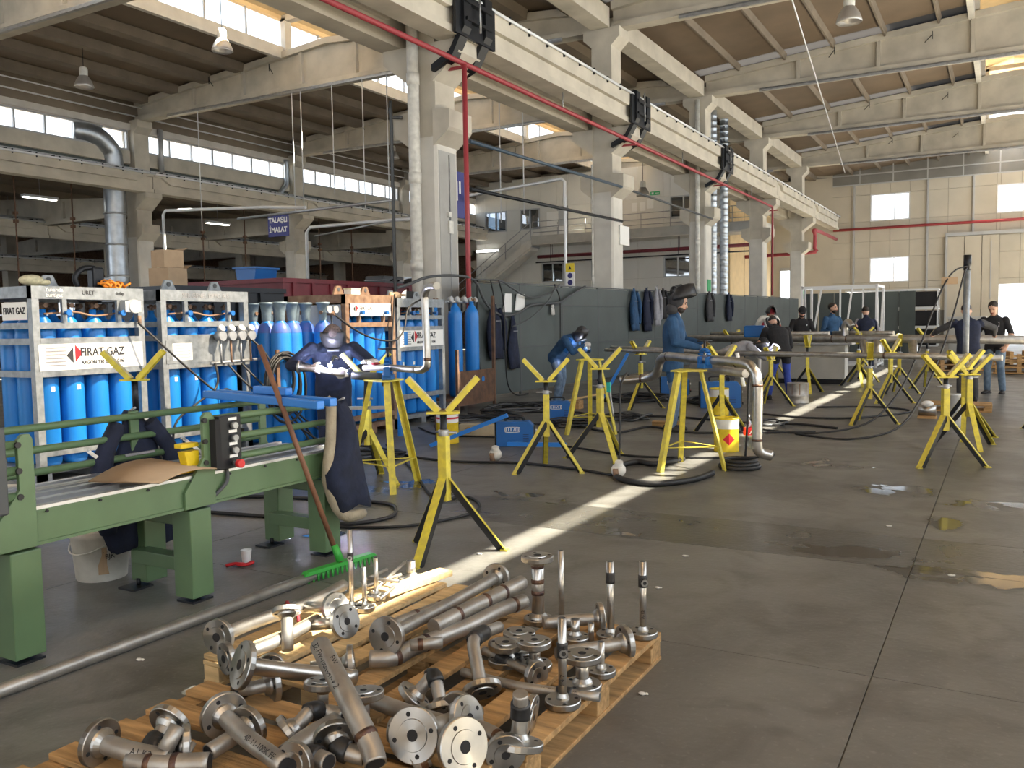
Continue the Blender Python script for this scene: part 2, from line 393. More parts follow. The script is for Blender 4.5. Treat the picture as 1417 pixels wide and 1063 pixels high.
for k in range(5): girder(GX, ends[k]+.02, ends[k+1]-.02, 6.98, 'crane girders over the main hall', gl[k])
girder(GX, YT[4]+.02, 57.6, 6.98, 'crane girders over the main hall', 'short concrete crane girder ending at the end wall')
for k in range(5): girder(XM-.70, ends[k]+.02, ends[k+1]-.02, 6.98, 'crane girders over the side bay, middle row', 'concrete crane girder on the side bay face, '+['left of the near column', 'between the near and the second column', 'between the second and third column', 'between the third and fourth column', 'between the fourth and the farthest column'][k])
for k in range(5): girder(XL+.70, ends[k]+.02, ends[k+1]-.02, 6.90, 'crane girders over the side bay, left row', 'concrete crane girder of the left row '+['before the metal duct', 'up to the column beside the metal duct', 'above the blue workshop sign', 'behind the near column', 'ending at the office wall'][k], h=.75)
# black clamps joining girder ends: parts of the columns
for k in range(3):
    t = COLS[k]; ox, oz = GX-XM, 6.9
    c = B()
    for y in (-.52, .26):
        c.prism([(ox+a_, oz+b_) for a_, b_ in [(.30, 1.0), (.42, .95), (.42, .22), (.12, -.30), (-.35, -.50), (-.35, -.38), (.06, -.18), (.32, .24), (.30, .9)]], y, y+.26, 'y')
    c.b2(ox+.30, ox+.36, -.72, .72, oz+.06, oz+.84)
    h = c.out('girder_clamp', 'black_steel', t, label='black steel clamp around the girder joint')
    B().b2(ox+.36, ox+.46, -.46, .46, oz+.66, oz+.74).b2(ox+.36, ox+.46, -.46, .46, oz+.34, oz+.40).out('tie_bar', 'black_steel', h)
    B().cyl((ox+.45, 0, oz+.2), (ox+.45, 0, oz+.98), .025, n=8).out('tie_rod', 'steel_grey', h)
# ---- roof beams (tapered I sections), each a thing
def roof_beam(xa, xb, y, grp, label):
    t = thing('roof_beam', label, 'beam', ((xa+xb)/2, y, 9.75), group=grp); h = (xb-xa)/2-.25; E0 = EAVE-9.75-.05; P0 = RIDGE-9.75-.05
    B().prism([(-h, 0), (h, 0), (h, E0), (0, P0), (-h, E0)], -.07, .07, 'y').out('web', 'concrete', t)
    B().b2(-h, h, -.22, .22, -.02, .16).out('bottom_flange', 'concrete', t)
    B().prism([(-h, E0-.02), (0, P0-.02), (h, E0-.02), (h, E0-.24), (0, P0-.22), (-h, E0-.24)], -.24, .24, 'y').out('top_flange', 'concrete', t)
    rm = B().b2(-.06, .06, -.2, .2, .1, 1).mesh('stiffener', 'concrete')
    for xx in (-6.6, -4.0, -1.2, 1.2, 4.0, 6.6):
        zt = P0-(P0-E0)*abs(xx)/h-.2; share('stiffener', rm, t, (xx, 0, 0), scale=(1, 1, zt))
    B().bar((-h+2, -.30, -.10), (h-1, -.30, -.10), .10, .06).cyl((-h+2, -.30, -.04), (h-1, -.30, -.04), .03, n=6).out('cable_tray', 'steel_grey', t)
    b = B()
    for xx in (-5.6, -2.6, 2.6, 5.6): b.bar((xx, -.08, .75), (xx+.25, -.5, .85), .02).bar((xx+.25, -.5, .7), (xx+.25, -.5, .95), .02)
    b.out('hanger_bracket', 'black_steel', t)
    return t
for k in range(5):
    roof_beam(XM, XR, YT[k], 'roof beams of the main hall', ['tapered concrete roof beam over the near column of the main hall', 'tapered concrete roof beam over the second column of the main hall', 'tapered concrete roof beam running from the column by the spiral ducts', 'tapered concrete roof beam running from the column with the red riser', 'farthest tapered concrete roof beam before the end wall'][k])
    roof_beam(XL, XM, YT[k], 'roof beams of the side bay', ['tapered concrete roof beam of the side bay nearest the camera', 'tapered concrete side bay roof beam ending over the metal duct', 'tapered concrete side bay roof beam above the blue workshop sign', 'tapered concrete side bay roof beam in front of the offices', 'tapered concrete side bay roof beam above the office walkway'][k])
# eave beams along the middle row
for k in range(4):
    B().b2(XM-.28, XM+.28, YT[k]+.4, YT[k+1]-.4, 9.72, 10.25).out('eave_beam', 'concrete', None, (XM, YT[k], 9.72), 'concrete gutter beam between middle row columns under the roof', 'beam', 'gutter beams along the middle row')
# ---- ceiling: skin, purlins, rooflights, raised ridge monitors
ceil = thing('ceiling', 'dark brown roof lining with purlins and ridge skylights', 'ceiling', kind='structure')
def slope(x0, x1, ya, yb, skip=None, th=.10, m='roof_skin'):
    b = B(); z0, z1 = roof_z(x0+1e-4), roof_z(x1-1e-4)
    b.prism([(x0, z0), (x1, z1), (x1, z1+th), (x0, z0+th)], ya, yb, 'y'); return b.out('roof_panel', m, ceil)
RM, LM = (XM+XR)/2, (XL+XM)/2
spans = [(YB, YT[0]-8.8)]+[(ends[k], ends[k+1]) for k in range(5)]+[(YT[4], 62)]
SL0, SL1 = 6.47, 6.81                          # narrow open rooflight strip that lets the sun stripe in
for (ya, yb) in spans:
    for (x0, x1) in ((XL-.6, LM-2.1), (LM+2.1, XM), (XM, RM-1.25), (RM+1.25, SL0), (SL1, XR+.6)):
        right = x0 >= XM-.01
        y1 = yb
        slope(x0, x1, ya, yb-(.8 if right and ya > 5 else 0), m='roof_skin')
        if right and ya > 5: slope(x0, x1, yb-.8, yb, m='rooflight')
    def pur(xs, w=.20, d=.26):
        for x in xs:
            z = roof_z(x); B().prism([(x-w/2, z), (x+w/2, z), (x+w/2-.05, z-d), (x-w/2+.05, z-d)], ya+.24, yb-.24, 'y').out('purlin', 'purlin', ceil)
    pur([XM+1.5+1.62*i for i in range(5)]+[RM+1.6+1.62*i for i in range(5)], .16, .2)
    pur([XL+.9+1.72*i for i in range(4)]+[XM-.9-1.72*i for i in range(4)], .5, .30)
def monitor(mx, w, h, name, glass=None):
    # raised strip on the ridge with upright glazing, the kerbs pale concrete
    z = roof_z(mx-w-.01); zt = z+h
    for sd in (-1, 1):
        B().b2(mx+sd*w-.09, mx+sd*w+.09, YB, 62, z-.28, z+.12).out('kerb', 'concrete_light', ceil)
        for (ya, yb) in spans[1:-1]:
            n = 5; s = (yb-ya)/n
            for i in range(n):
                a, b_ = ya+i*s, ya+(i+1)*s
                if glass and sd == 1 and not (glass[0] <= (a+b_)/2 <= glass[1]):
                    B().b2(mx+sd*w-.02, mx+sd*w+.02, a, b_, z+.12, zt).out('panel', 'cream_ceiling', ceil); continue  # unseen opaque infill, added to keep sun off the welding screen
                B().b2(mx+sd*w-.01, mx+sd*w+.01, a+.03, b_-.03, z+.12, zt-.05).out('pane', 'sun_dimming_glass' if glass else 'pane_glass', ceil)
                B().b2(mx+sd*w-.03, mx+sd*w+.03, a-.03, a+.03, z+.12, zt).out('mullion', 'frame_grey', ceil)
            B().b2(mx+sd*w-.12, mx+sd*w+.06, ya, yb, zt-.05, zt+.12).out('monitor_beam', 'cream_ceiling', ceil)
    for sd in (-1, 1):
        B().prism([(mx+sd*(w+.2), zt+.05), (mx, zt+.45), (mx, zt+.55), (mx+sd*(w+.2), zt+.15)], YB, 62, 'y').out('monitor_roof', 'cream_ceiling', ceil)
    for y in YT: B().b2(mx-w, mx+w, y-.15, y+.15, zt-.1, zt+.1).b2(mx-w, mx-w+.22, y-.15, y+.15, z, zt).b2(mx+w-.22, mx+w, y-.15, y+.15, z, zt).out('monitor_frame', 'concrete_light', ceil)
monitor(RM, 1.25, 2.35, 'monitor', glass=(6, 16.5))  # glazing height and stretch shaped so the sun lands on the racks
monitor(LM, 2.1, 1.1, 'monitor')
B().b2(SL0, SL1, 6.3, 34, roof_z(6.6)+.02, roof_z(6.6)+.04).out('strip_pane', 'pane_glass', ceil)
for a, b_ in ((YB, 6.3), (34, 62)): B().b2(SL0-.02, SL1+.02, a, b_, roof_z(6.6)-.02, roof_z(6.6)+.06).out('roof_panel', 'roof_skin', ceil)
# ---- end wall of the main hall
def paneled(name, side, y, xb, zb, openings, cells, gap=.007, th=.10, parent=None, axis='y', label=None):
    w = parent or thing(name, label or ('wall of the hall, '+side), 'wall', kind='structure')
    for i in range(len(xb)-1):
        for j in range(len(zb)-1):
            cx, cz = (xb[i]+xb[i+1])/2, (zb[j]+zb[j+1])/2
            if any(o[0] < cx < o[1] and o[2] < cz < o[3] for o in openings): continue
            m = cells(cx, cz)
            if axis == 'y': B().b2(xb[i], xb[i+1], y+th, y+th+.02, zb[j], zb[j+1]).out('backing', 'purlin', w)
            if axis == 'y': B().b2(xb[i]+gap, xb[i+1]-gap, y, y+th, zb[j]+gap, zb[j+1]-gap).out('panel', m, w)
            else: B().b2(y-th, y, xb[i]+gap, xb[i+1]-gap, zb[j]+gap, zb[j+1]-gap).out('panel', m, w)
    return w
def window(n, x0, x1, z0, z1, y, split=(.62,), frame_m='frame_white', glass='pane_glass', axis='y', d=.08, label=None):
    t = thing('window_%d' % n, label, 'window', ((x0+x1)/2, y, z0) if axis == 'y' else (y, (x0+x1)/2, z0), kind='structure')
    w = (x1-x0)/2; h = z1-z0; f = .07
    if axis == 'x': t.rotation_euler = (0, 0, R(90))
    fr = B().b2(-w, w, -d, d, 0, f).b2(-w, w, -d, d, h-f, h).b2(-w, -w+f, -d, d, f, h-f).b2(w-f, w, -d, d, f, h-f)
    e = [-w+f]+[-w+2*w*s for s in split]+[w-f]
    fr.out('window_frame', frame_m, t)
    for s in e[1:-1]: B().b2(s-f/2, s+f/2, -d*.8, d*.8, f, h-f).out('mullion', frame_m, t)
    for a, b_ in zip(e[:-1], e[1:]): B().b2(a, b_, -.008, .008, f, h-f).out('pane', glass, t)
    return t
ops = [(-7.40, -5.15, 7.50, 9.15), (-7.45, -5.2, 3.7, 5.25), (-.55, 1.7, 7.50, 9.15), (-.35, 2.2, 0, 3.35), (5.6, 7.8, 7.5, 9.15)]
xb = sorted(set([-9.7, -8.6, -7.45, -7.40, -6.3, -5.2, -5.15, -4.2, -3.1, -1.75, -.55, -.35, .7, 1.7, 2.2, 3.4, 4.5, 5.6, 6.7, 7.8, 9.0, 10.3])); xb = [x for x in xb if x not in (-7.40, -5.15)]
ops[0] = (-7.45, -5.2, 7.50, 9.15)
zb = [0, 1.9, 3.35, 3.7, 5.25, 6.25, 7.5, 9.15, 9.85]
wb = paneled('wall_back', 'end', YW, xb, zb, ops, lambda x, z: 'wall_grey' if z < 1.9 else 'wall_panel', label='beige panelled end wall with windows')
B().b2(-9.7, 10.3, YW+.02, YW+.1, 9.85, 12.0).out('gable', 'wall_grey', wb)
B().b2(-9.7, 10.3, YW+.11, YW+.14, 0, .02).out('sill_line', 'wall_grey', wb)
for x in (-8.4, -4.2, -1.75, 3.4, 7.8): B().b2(x-.05, x+.05, YW-.14, YW-.0, 0, 9.8).out('post', 'frame_grey', wb)
window(1, -7.45, -5.2, 7.5, 9.15, YW+.05, label='upper sliding window in the end wall above the racks')
window(2, -7.45, -5.2, 3.7, 5.25, YW+.05, label='lower sliding window in the end wall above the racks')
window(3, -.55, 1.7, 7.5, 9.15, YW+.05, label='upper window in the end wall above the doorway')
window(4, 5.6, 7.8, 7.5, 9.15, YW+.05, label='window at the far end of the end wall')
d = thing('door_1', 'large beige sliding door hanging beside the bright doorway', 'door', (-3.1, YW-.2, 0), kind='structure')
for i in range(3): B().b2(.02+i*.92, .90+i*.92, -.05, .05, .05, 6.25).out('panel', 'wall_panel', d)
B().b2(-.1, .02, -.08, .08, 0, 6.35).b2(-.1, 6.2, -.1, .1, 6.28, 6.48).out('track_frame', 'frame_grey', d)
B().b2(2.28, 2.34, -.08, .0, 2.5, 5.9).out('slotted_post', 'frame_grey', d)
# railing truss (catwalk) under the gable and pipes on the end wall
t = thing('catwalk_rail', 'grey steel rail frame high on the end wall under the gable', 'railing', (0, YW-.6, 9.6))
for z in (.15, .75): B().bar((-9.6, 0, z), (10, 0, z), .07).out('rail', 'frame_grey', t)
for i in range(10): B().bar((-8+i*1.9, 0, .15), (-8+i*1.9, 0, 1.5), .06).out('post', 'frame_grey', t)
t = thing('end_wall_pipe', 'red sprinkler pipe running along the end wall', 'pipe', (0, YW-.25, 7.05))
B().cyl((-9.6, 0, 0), (10, 0, 0), .085, n=10).out('pipe', 'red_pipe', t)
B().cyl((-9.6, 0, -.55), (10, 0, -.55), .05, n=8).out('end_wall_cable', 'black_steel', None, (0, YW-.25, 6.5), 'black cable pipe along the end wall below the red pipe', 'pipe')
bpy.data.objects['end_wall_cable'].location = (0, YW-.25, 7.05)
# red pipe along the girder with drops
t = thing('sprinkler_main', 'long red sprinkler pipe under the crane girder', 'pipe', (XM+.85, 0, 6.55))
B().cyl((0, 6, 0), (0, YT[3]-.9, 0), .05, n=10).out('main', 'red_pipe', t)
B().tube([(0, YT[3]-.9, 0), (0, YT[3]-.86, -.1), (0, YT[3]-.86, -3.95)], .045, 8).out('riser', 'red_pipe', t)
for k in range(4):
    B().bar((-.55, YT[k]-.2, -.08), (.1, YT[k]-.2, -.08), .05).out('bracket', 'red_pipe', t)
    B().cyl((0, YT[k]+4.2, 0), (0, YT[k]+4.2, .40), .012, n=6).out('hanger', 'steel_grey', t)
B().cyl((XM+.93, YT[0]-.25, 0), (XM+.93, YT[0]-.25, 6.5), .05, n=10).out('red_riser', 'red_pipe', None, (XM+.93, YT[0]-.25, 0), 'vertical red pipe dropping beside the near column to the dark screen', 'pipe')
B().tube(smooth_path([(XM+.8, 57.5, 6.4), (XM+.8, 50.8, 6.4), (XM+.8, 50.6, 6.1), (XM+.8, 50.5, 5.4), (XM+.6, 50.42, 5.15), (XM-3, 50.42, 5.1)], 4), .10, 8).out('red_elbow_pipe', 'red_pipe', None, (XM+.8, 51.2, 5.2), 'red pipe elbow at the farthest column', 'pipe')
# ---- strip windows over the left row (sky beyond a lower neighbour roof)
n = 0
for k in range(-1, 4):
    y0 = (YT[k] if k >= 0 else YT[0]-8.8)+.42; y1 = YT[k+1]-.42
    t = window(10+k, y0, y1, 8.58, 9.36, XL, split=[i/7 for i in range(1, 7)], frame_m='frame_grey', axis='x', d=.06, label=['strip window of the left row nearest the camera', 'strip window of the left row beside the metal duct', 'strip window of the left row above the blue sign', 'strip window of the left row behind the near column', 'farthest strip window of the left row'][k+1])
wl = thing('wall_left', 'concrete upstand and lintel around the left strip windows', 'wall', kind='structure')
for k in range(-1, 4):
    y0 = (YT[k] if k >= 0 else YT[0]-8.8)+.40; y1 = YT[k+1]-.40
    B().b2(XL-.12, XL+.12, y0, y1, 8.05, 8.57).out('upstand_panel', 'concrete', wl)
    B().b2(XL-.16, XL-.04, y0-.1, y1+.1, 7.5, 8.05).out('base_band', 'screen_grey', wl)
    B().b2(XL-.22, XL-.12, y0-.9, y0+.05, 7.5, 9.7).out('pier_panel', 'concrete', wl)
    B().b2(XL-.15, XL+.15, y0-.4, y1+.4, 9.38, 9.62).out('lintel', 'concrete_light', wl)
    B().b2(XL-.2, XL+.05, y0-.4, y1+.4, 9.60, 10.7).out('head_panel', 'purlin', wl)
    B().cyl((XL+.5, y0, 9.85), (XL+.5, y1, 9.85), .03, n=6).cyl((XL+.9, y0, 10.1), (XL+.9, y1, 10.1), .025, n=6).out('conduit', 'white_steel', wl)
# ---- low neighbour bay beyond the left row
low = thing('ceiling_low', 'dark low roof over the neighbouring bay', 'ceiling', kind='structure')
B().b2(-56, XL-.5, YB, 62, 7.75, 8.0).out('roof_panel', 'purlin', low)
for x in (-34, -37.2, -40.4, -43.6, -46.8, -50): B().b2(x-.2, x+.2, YB, 62, 7.45, 7.75).out('purlin', 'purlin', low)
for k in range(5):
    t = thing('low_roof_beam', 'pale concrete roof beam of the neighbouring low bay', 'beam', (-43, YT[k], 6.1), group='roof beams of the low bay')
    B().prism([(-12, 0), (12, 0), (12, .75), (0, 1.6), (-12, .75)], -.08, .08, 'y').out('web', 'concrete', t)
    B().b2(-12, 12, -.22, .22, 0, .18).out('bottom_flange', 'concrete', t)
    for xx in (-8, -4, 0, 4, 8): B().b2(xx-.06, xx+.06, -.2, .2, .1, .9).out('stiffener', 'concrete', t)
for x, z in ((-36.5, 5.55), (-44, 4.6)):
    for k in range(5): girder(x, ends[k]+.02, ends[k+1]-.02, z, 'girders of the low bay', 'pale concrete girder '+('high' if z > 5 else 'low')+' in the neighbouring bay, '+['before the metal duct', 'beside the metal duct', 'below the blue sign', 'behind the near column', 'toward the offices'][k], h=.7)
for k in range(5):
    for x in (-40, -49): B().b2(x-.28, x+.28, YT[k]-3.3, YT[k]-2.7, 0, 7.5).out('low_bay_column', 'concrete', None, (x, YT[k]-3, 0), 'concrete column standing in the neighbouring low bay', 'column', 'columns of the low bay')
wf = thing('wall_far_left', 'brown far wall of the neighbouring low bay', 'wall', kind='structure')
ysb = [YB, 0, 9, 18.5, 20.3, 27, 30, 36.5, 38.3, 44, 46, 48, 62]
for i in range(len(ysb)-1):
    for (z0, z1) in ((0, 2.6), (2.6, 4.3), (4.3, 8)):
        if z0 == 2.6 and i in (3, 5, 7, 9): continue
        B().b2(-56, -55.8, ysb[i], ysb[i+1]-.02, z0, z1-.02).out('panel', 'pallet_wood' if False else 'rust_pale', wf)
for n_, i in ((20, 3), (21, 5), (22, 7), (23, 9)):
    window(n_, ysb[i], ysb[i+1]-.02, 2.6, 4.28, -55.9, split=(.33, .66), frame_m='frame_grey', axis='x', label='bright window %s in the far wall of the low bay' % ['before the steel duct', 'behind the gas racks', 'beside the left row columns', 'near the offices'][(n_-20)])
B().b2(-56, -24, 55, 55.2, 0, 8).out('wall_low_back', 'rust_pale', None, (-40, 55, 0), 'brown back wall of the neighbouring bay', 'wall', kind='structure')
# ---- wall behind the camera, with a gate and high windows
fo = [(-26, -22, 0, 4.6), (-3.5, 1.5, 0, 4.6), (-27, -14, 6.6, 8.6), (-8, 8.5, 6.6, 8.6)]
xb = sorted(set([-30.3, -27, -26, -22, -18, -14, -10, -8, -3.5, 1.5, 5, 8.5, 10.6])); zb = [0, 2.2, 4.6, 6.6, 8.6, 12.6]
paneled('wall_front', 'front', YB+.2, xb, zb, fo, lambda x, z: 'wall_grey' if z < 2.2 else 'wall_panel', label='panelled wall behind the camera with gates and high windows')
# ---- wall along the open side: solid below, glazed strip above
yb_ = [YB+8.8*i*.5 for i in range(17)]+[YW]
paneled('wall_right', 'right', XR+.4, yb_, [0, 2.2, 4.4], [], lambda x, z: 'wall_grey' if z < 2.2 else 'wall_panel', axis='x', label='panelled wall along the open side of the main hall')
# ================================================================ side bay: offices, screen, ducts, services
YO = 49.0
ow = thing('wall_office', 'white office block wall with walkway windows', 'wall', kind='structure')
oo = [(-29.5, -27.9, 7.4, 8.7), (-26.9, -25.5, 7.4, 8.7), (-24.3, -23.55, 6.7, 8.7), (-21.9, -20.5, 7.4, 8.7), (-17.0, -15.4, 7.4, 8.7), (-25.4, -23.9, 4.05, 5.25), (-22.0, -20.9, 4.05, 5.25), (-17.4, -15.7, 4.05, 5.25)]
xb = sorted(set([-30.2, -13.6, -19, -14.6]+[o[0] for o in oo]+[o[1] for o in oo])); zb = [0, 4.05, 5.25, 6.25, 6.7, 7.4, 8.7, 10.6]
paneled('wall_office', 'office', YO, xb, zb, oo, lambda x, z: 'office_white' if z > 6.3 else 'office_white', gap=.006, parent=ow)
B().b2(-13.65, -13.5, YO, YO+9.8, 0, 10.6).out('side_panel', 'cream_ceiling', ow)
for i, o in enumerate(oo):
    if i == 2: continue
    window(30+i, o[0], o[1], o[2], o[3], YO+.05, split=(.5,), frame_m='frame_grey', glass='office_glass', label='office window %s' % ['on the upper floor above the stairs', 'on the upper floor left of the open door', '', 'on the upper floor behind the second column', 'on the upper floor beside the exit sign', 'on the ground floor under the stair head', 'on the ground floor behind the second column', 'on the ground floor beside the third column'][i])
d = thing('door_2', 'grey office door on the walkway with bright pane', 'door', (-23.95, YO+.02, 6.7), kind='structure')
B().b2(-.36, .36, 0, .06, .02, 2.0).out('leaf', 'frame_grey', d); B().b2(-.28, .28, -.03, 0, .1, .85).out('pane', 'paper', d); B().b2(-.32, -.29, -.06, 0, .9, 1.05).out('handle', 'steel_grey', d)
B().b2(-30.2, -13.5, YO+3, YO+3.1, 0, 10.6).out('room_back', 'dark_grey', ow)
t = thing('exit_sign', 'small green exit sign on the office wall', 'sign', (-17.9, YO-.03, 8.85)); B().b2(-.28, .28, -.02, .02, 0, .2).out('plate', 'sign_green', t)
B().b2(.02, .2, -.026, -.02, .085, .115).prism([(.18, .05), (.25, .1), (.18, .15)], -.026, -.02, 'y').out('arrow', 'paper', t); B().b2(-.2, -.08, -.026, -.02, .04, .16).out('figure', 'paper', t)
for i, (x, z, w, h) in enumerate([(-25.0, 7.45, .8, .95), (-19.35, 8.0, .35, .5), (-18.85, 8.0, .35, .5), (-18.4, 8.1, .4, .55)]):
    B().b2(x, x+w, YO-.02, YO-.005, z, z+h).out('wall_notice', 'paper', None, (x, YO-.01, z), ['printed notice board beside the upper office window', 'small notice on the upper office wall', 'small notice on the upper office wall', 'small notice on the upper office wall'][i], 'notice', 'notices on the office wall')
# walkway
t = thing('office_walkway', 'concrete walkway slab with steel railing in front of the offices', 'walkway', (-18, 47.6, 6.25))
B().b2(-7.2, 6.9, -.3, 1.4, 0, .40).out('slab', 'concrete_light', t)
B().b2(-7.2, 6.9, -.34, -.3, .05, .55).out('edge_plate', 'concrete_grey', t)
for z in (.75, 1.05, 1.40): B().cyl((-7.1, -.3, z), (6.9, -.3, z), .025, n=6).out('rail', 'steel_grey', t)
for i in range(9): B().cyl((-7.1+i*1.74, -.3, .4), (-7.1+i*1.74, -.3, 1.4), .022, n=6).out('post', 'steel_grey', t)
t = thing('office_stair', 'straight steel and concrete stair climbing to the office walkway', 'stairs', (-25.2, 47.2, 0))
for y in (0, 1.1): B().prism([(-.0, 6.65), (0, 6.15), (-9.4, -.0), (-9.9, .0)], y, y+.08, 'y').out('stringer', 'concrete_light' if y == 0 else 'frame_grey', t)
n = 26; me = B().b2(-.16, .16, .08, 1.1, -.03, .02).mesh('tread', 'frame_grey')
for i in range(n): share('tread', me, t, (-.2-i*.36, 0, 6.45-i*.245))
B().prism([(-.1, 6.15), (-9.4, 0), (-9.2, 0), (-.1, 5.95)], .1, 1.1, 'y').out('soffit', 'concrete_light', t)
for z in (.55, 1.05): B().bar((0, .02, 6.6+z), (-9.6, .02, .1+z), .04).out('handrail', 'steel_grey', t)
for i in range(6): x = -i*1.8; B().bar((x, .02, 6.55+x*.66), (x, .02, 7.6+x*.66), .035).out('baluster', 'steel_grey', t)
t = thing('tube_lamp', 'lit fluorescent tube lamp on the office wall beside the stair', 'lamp', (-29.3, YO, 6.15))
B().b2(-.85, .85, -.12, .0, .0, .16).out('housing', 'white_steel', t); B().b2(-.8, .8, -.17, -.12, .02, .14).out('tube', 'tube_light', t)
for nm, m_, z_, r_, lb in (('walkway_red_pipe', 'maroon', 5.55, .10, 'dark red pipe running below the office walkway'), ('walkway_black_pipe', 'black_steel', 5.2, .04, 'thin black pipe running below the office walkway')):
    t = thing(nm, lb, 'pipe', (-18, 47.7 if r_ > .05 else 47.45, z_)); B().cyl((-7.0, 0, 0), (6.7, 0, 0), r_, n=8).out('pipe', m_, t)
    for x in (-6, -2, 2, 6): B().cyl((x, 0, 0), (x, 0, 6.26-z_), .015, n=5).out('hanger', 'black_steel', t)
# back of the side bay right of the offices: bright gate opening
bw = thing('wall_side_back', 'beige end wall of the side bay with an open gate', 'wall', kind='structure')
B().b2(-13.5, -12.9, YW, YW+.1, 0, 10.6).b2(-12.9, -11.6, YW, YW+.1, 4.7, 10.6).b2(-11.6, -9.66, YW+.03, YW+.13, 0, 10.6).out('panel', 'wall_panel', bw)
B().b2(-31, -13.5, YW, YW+.1, 0, 11.8).out('panel', 'wall_panel', bw)
B().prism([(XL, 10.4), (XM, 10.4), (LM, RIDGE+1)], YW, YW+.1, 'y').out('gable', 'wall_grey', bw)
B().b2(-12.95, -11.55, YW-.1, YW, 4.65, 4.85).b2(-13.0, -12.9, YW-.1, YW, 0, 4.7).b2(-11.6, -11.5, YW-.1, YW, 0, 4.7).out('gate_frame', 'frame_grey', bw)
# spiral ducts and the big side duct
for i, (x, y) in enumerate(((-10.15, 34.3), (-9.95, 35.2))):
    t = thing('spiral_duct', ['taller ribbed silver spiral duct rising past the girder', 'shorter ribbed silver spiral duct ending under the girder'][i]+' by the third column', 'duct', (x, y, 0), group='twin spiral ducts')
    pr = [(.17, 0)]
    for k in range(40): pr += [(.17, .12+k*.24), (.185, .15+k*.24), (.17, .18+k*.24)]
    B().lathe(pr+[(.17, 9.75 if i == 0 else 6.8)], 12).out('pipe', 'duct_steel', t)
t = thing('side_duct', 'big jointed sheet metal duct elbowing out of the left strip window', 'duct', (XL+.05, 22.35, 0))
B().tube(smooth_path([(0, 0, 3.0), (0, 0, 5.5), (0, 0, 8.0), (0, -.25, 8.6), (-.1, -.75, 8.95), (-.3, -1.5, 9.0)], 4), .40, 14).out('pipe', 'duct_steel', t)
for z in (3.6, 4.8, 6.0, 7.2): B().lathe([(.40, 0), (.43, .02), (.43, .06), (.40, .08)], 14, (0, 0, z), close=False).out('joint_collar', 'steel_grey', t)
B().b2(-.45, .45, -.42, .42, 0, 3.0).out('duct_box', 'black_steel', t)
t = thing('white_vent_pipe', 'white elbow pipe on the left row column above the sign', 'pipe', (XL+.25, YT[2]-1.0, 7.6))
B().tube(smooth_path([(0, -.3, 0), (0, -.1, .35), (0, .25, .7), (0, .3, 1.2), (0, .3, 1.9)], 4), .12, 10).out('pipe', 'duct_steel', t)
for y, z0 in ((YT[1]+.95, 7.9),): B().cyl((XL+.25, y, z0), (XL+.25, y, 9.6), .11, n=10).out('vent_stub', 'frame_grey', None, (XL+.25, y, z0), 'short grey vent pipe in front of the left strip window', 'pipe')
# hanging high bay lamps
def lamp(x, y, z, zt, label):
    t = thing('high_bay_lamp', label, 'lamp', (x, y, z), group='bell shaped high bay lamps')
    B().lathe([(.29, 0), (.30, .02), (.285, .08), (.23, .22), (.15, .34), (.11, .38)], 20, close=False).out('lamp_shade', 'lamp_alu', t)
    B().lathe([(.12, .37), (.13, .40), (.13, .58), (.09, .64), (.02, .66)], 14).out('ballast_housing', 'plastic_white', t)
    B().ball((0, 0, .2), .08, (1, 1, 1.4)).out('bulb', 'plastic_white', t)
    B().cyl((0, 0, .65), (0, 0, zt-z), .012, n=6).out('hanger', 'black_steel', t)
lamp(-20.2+.5, 18.3, 9.45, 12.2, 'bell lamp hanging at the side bay ridge skylight')
lamp(-26.0, 18.3, 9.35, 10.85, 'bell lamp hanging over the side bay near the strip windows')
lamp(-3.35, 22.4, 8.50, 11.1, 'bell lamp hanging from the main hall roof')
lamp(-27.0, 36, 9.9, 10.8, 'far bell lamp in front of the left strip window')
lamp(-13.9, 36.5, 7.0, 10.95, 'bell lamp hanging low near the offices')
for i, (x, y, z) in enumerate(((-33.2, 21.2, 6.75), (-33.5, 30.4, 6.6), (-40, 24, 6.9))):
    t = thing('strip_lamp', ['lit strip lamp under the low bay roof beside the duct', 'lit strip lamp under the low bay roof near the sign', 'lit strip lamp deep in the low bay'][i], 'lamp', (x, y, z), group='strip lamps in the low bay')
    B().b2(-.12, .12, -.7, .7, 0, .1).out('housing', 'white_steel', t); B().b2(-.10, .10, -.65, .65, -.03, 0).out('diffuser', 'lamp_glow', t)
    B().cyl((0, 0, .1), (0, 0, 7.78-z), .01, n=5).out('hanger', 'steel_grey', t)
# blue workshop sign on its pipe
t = thing('sign_pipe', 'dark steel pipe frame fixed to the near column', 'pipe', (-10.62, 14.12, 0))
B().tube(smooth_path([(0, 0, 0), (0, 0, 5.5), (0, .0, 5.62), (.2, .1, 5.62)], 3), .035, 8).out('upright', 'dark_grey', t)
B().cyl((0, 0, 4.02), (-4.3, 0, 3.96), .03, n=8).out('crossbar', 'steel_grey', t); B().cyl((0, 0, 3.62), (-2.6, .6, 3.52), .02, n=8).out('lower_bar', 'steel_grey', t)
t = thing('workshop_sign', 'dark blue hanging sign with white lettering TALAŞLI İMALAT', 'sign', (-13.73, 14.14, 3.50))
B().b2(-.30, .30, -.01, .01, 0, .49).out('plate', 'sign_blue', t, bev=.004)
text('lettering', 'TALAŞLI', .155, 'paper', t, (0, -.014, .345), (R(90), 0, 0), bold=.004, sx=.92); text('lettering', 'İMALAT', .155, 'paper', t, (0, -.014, .14), (R(90), 0, 0), bold=.004, sx=.92)
for x in (-.22, .22): B().cyl((x, 0, .48), (x, 0, .53), .006, n=5).out('hook', 'steel_grey', t)
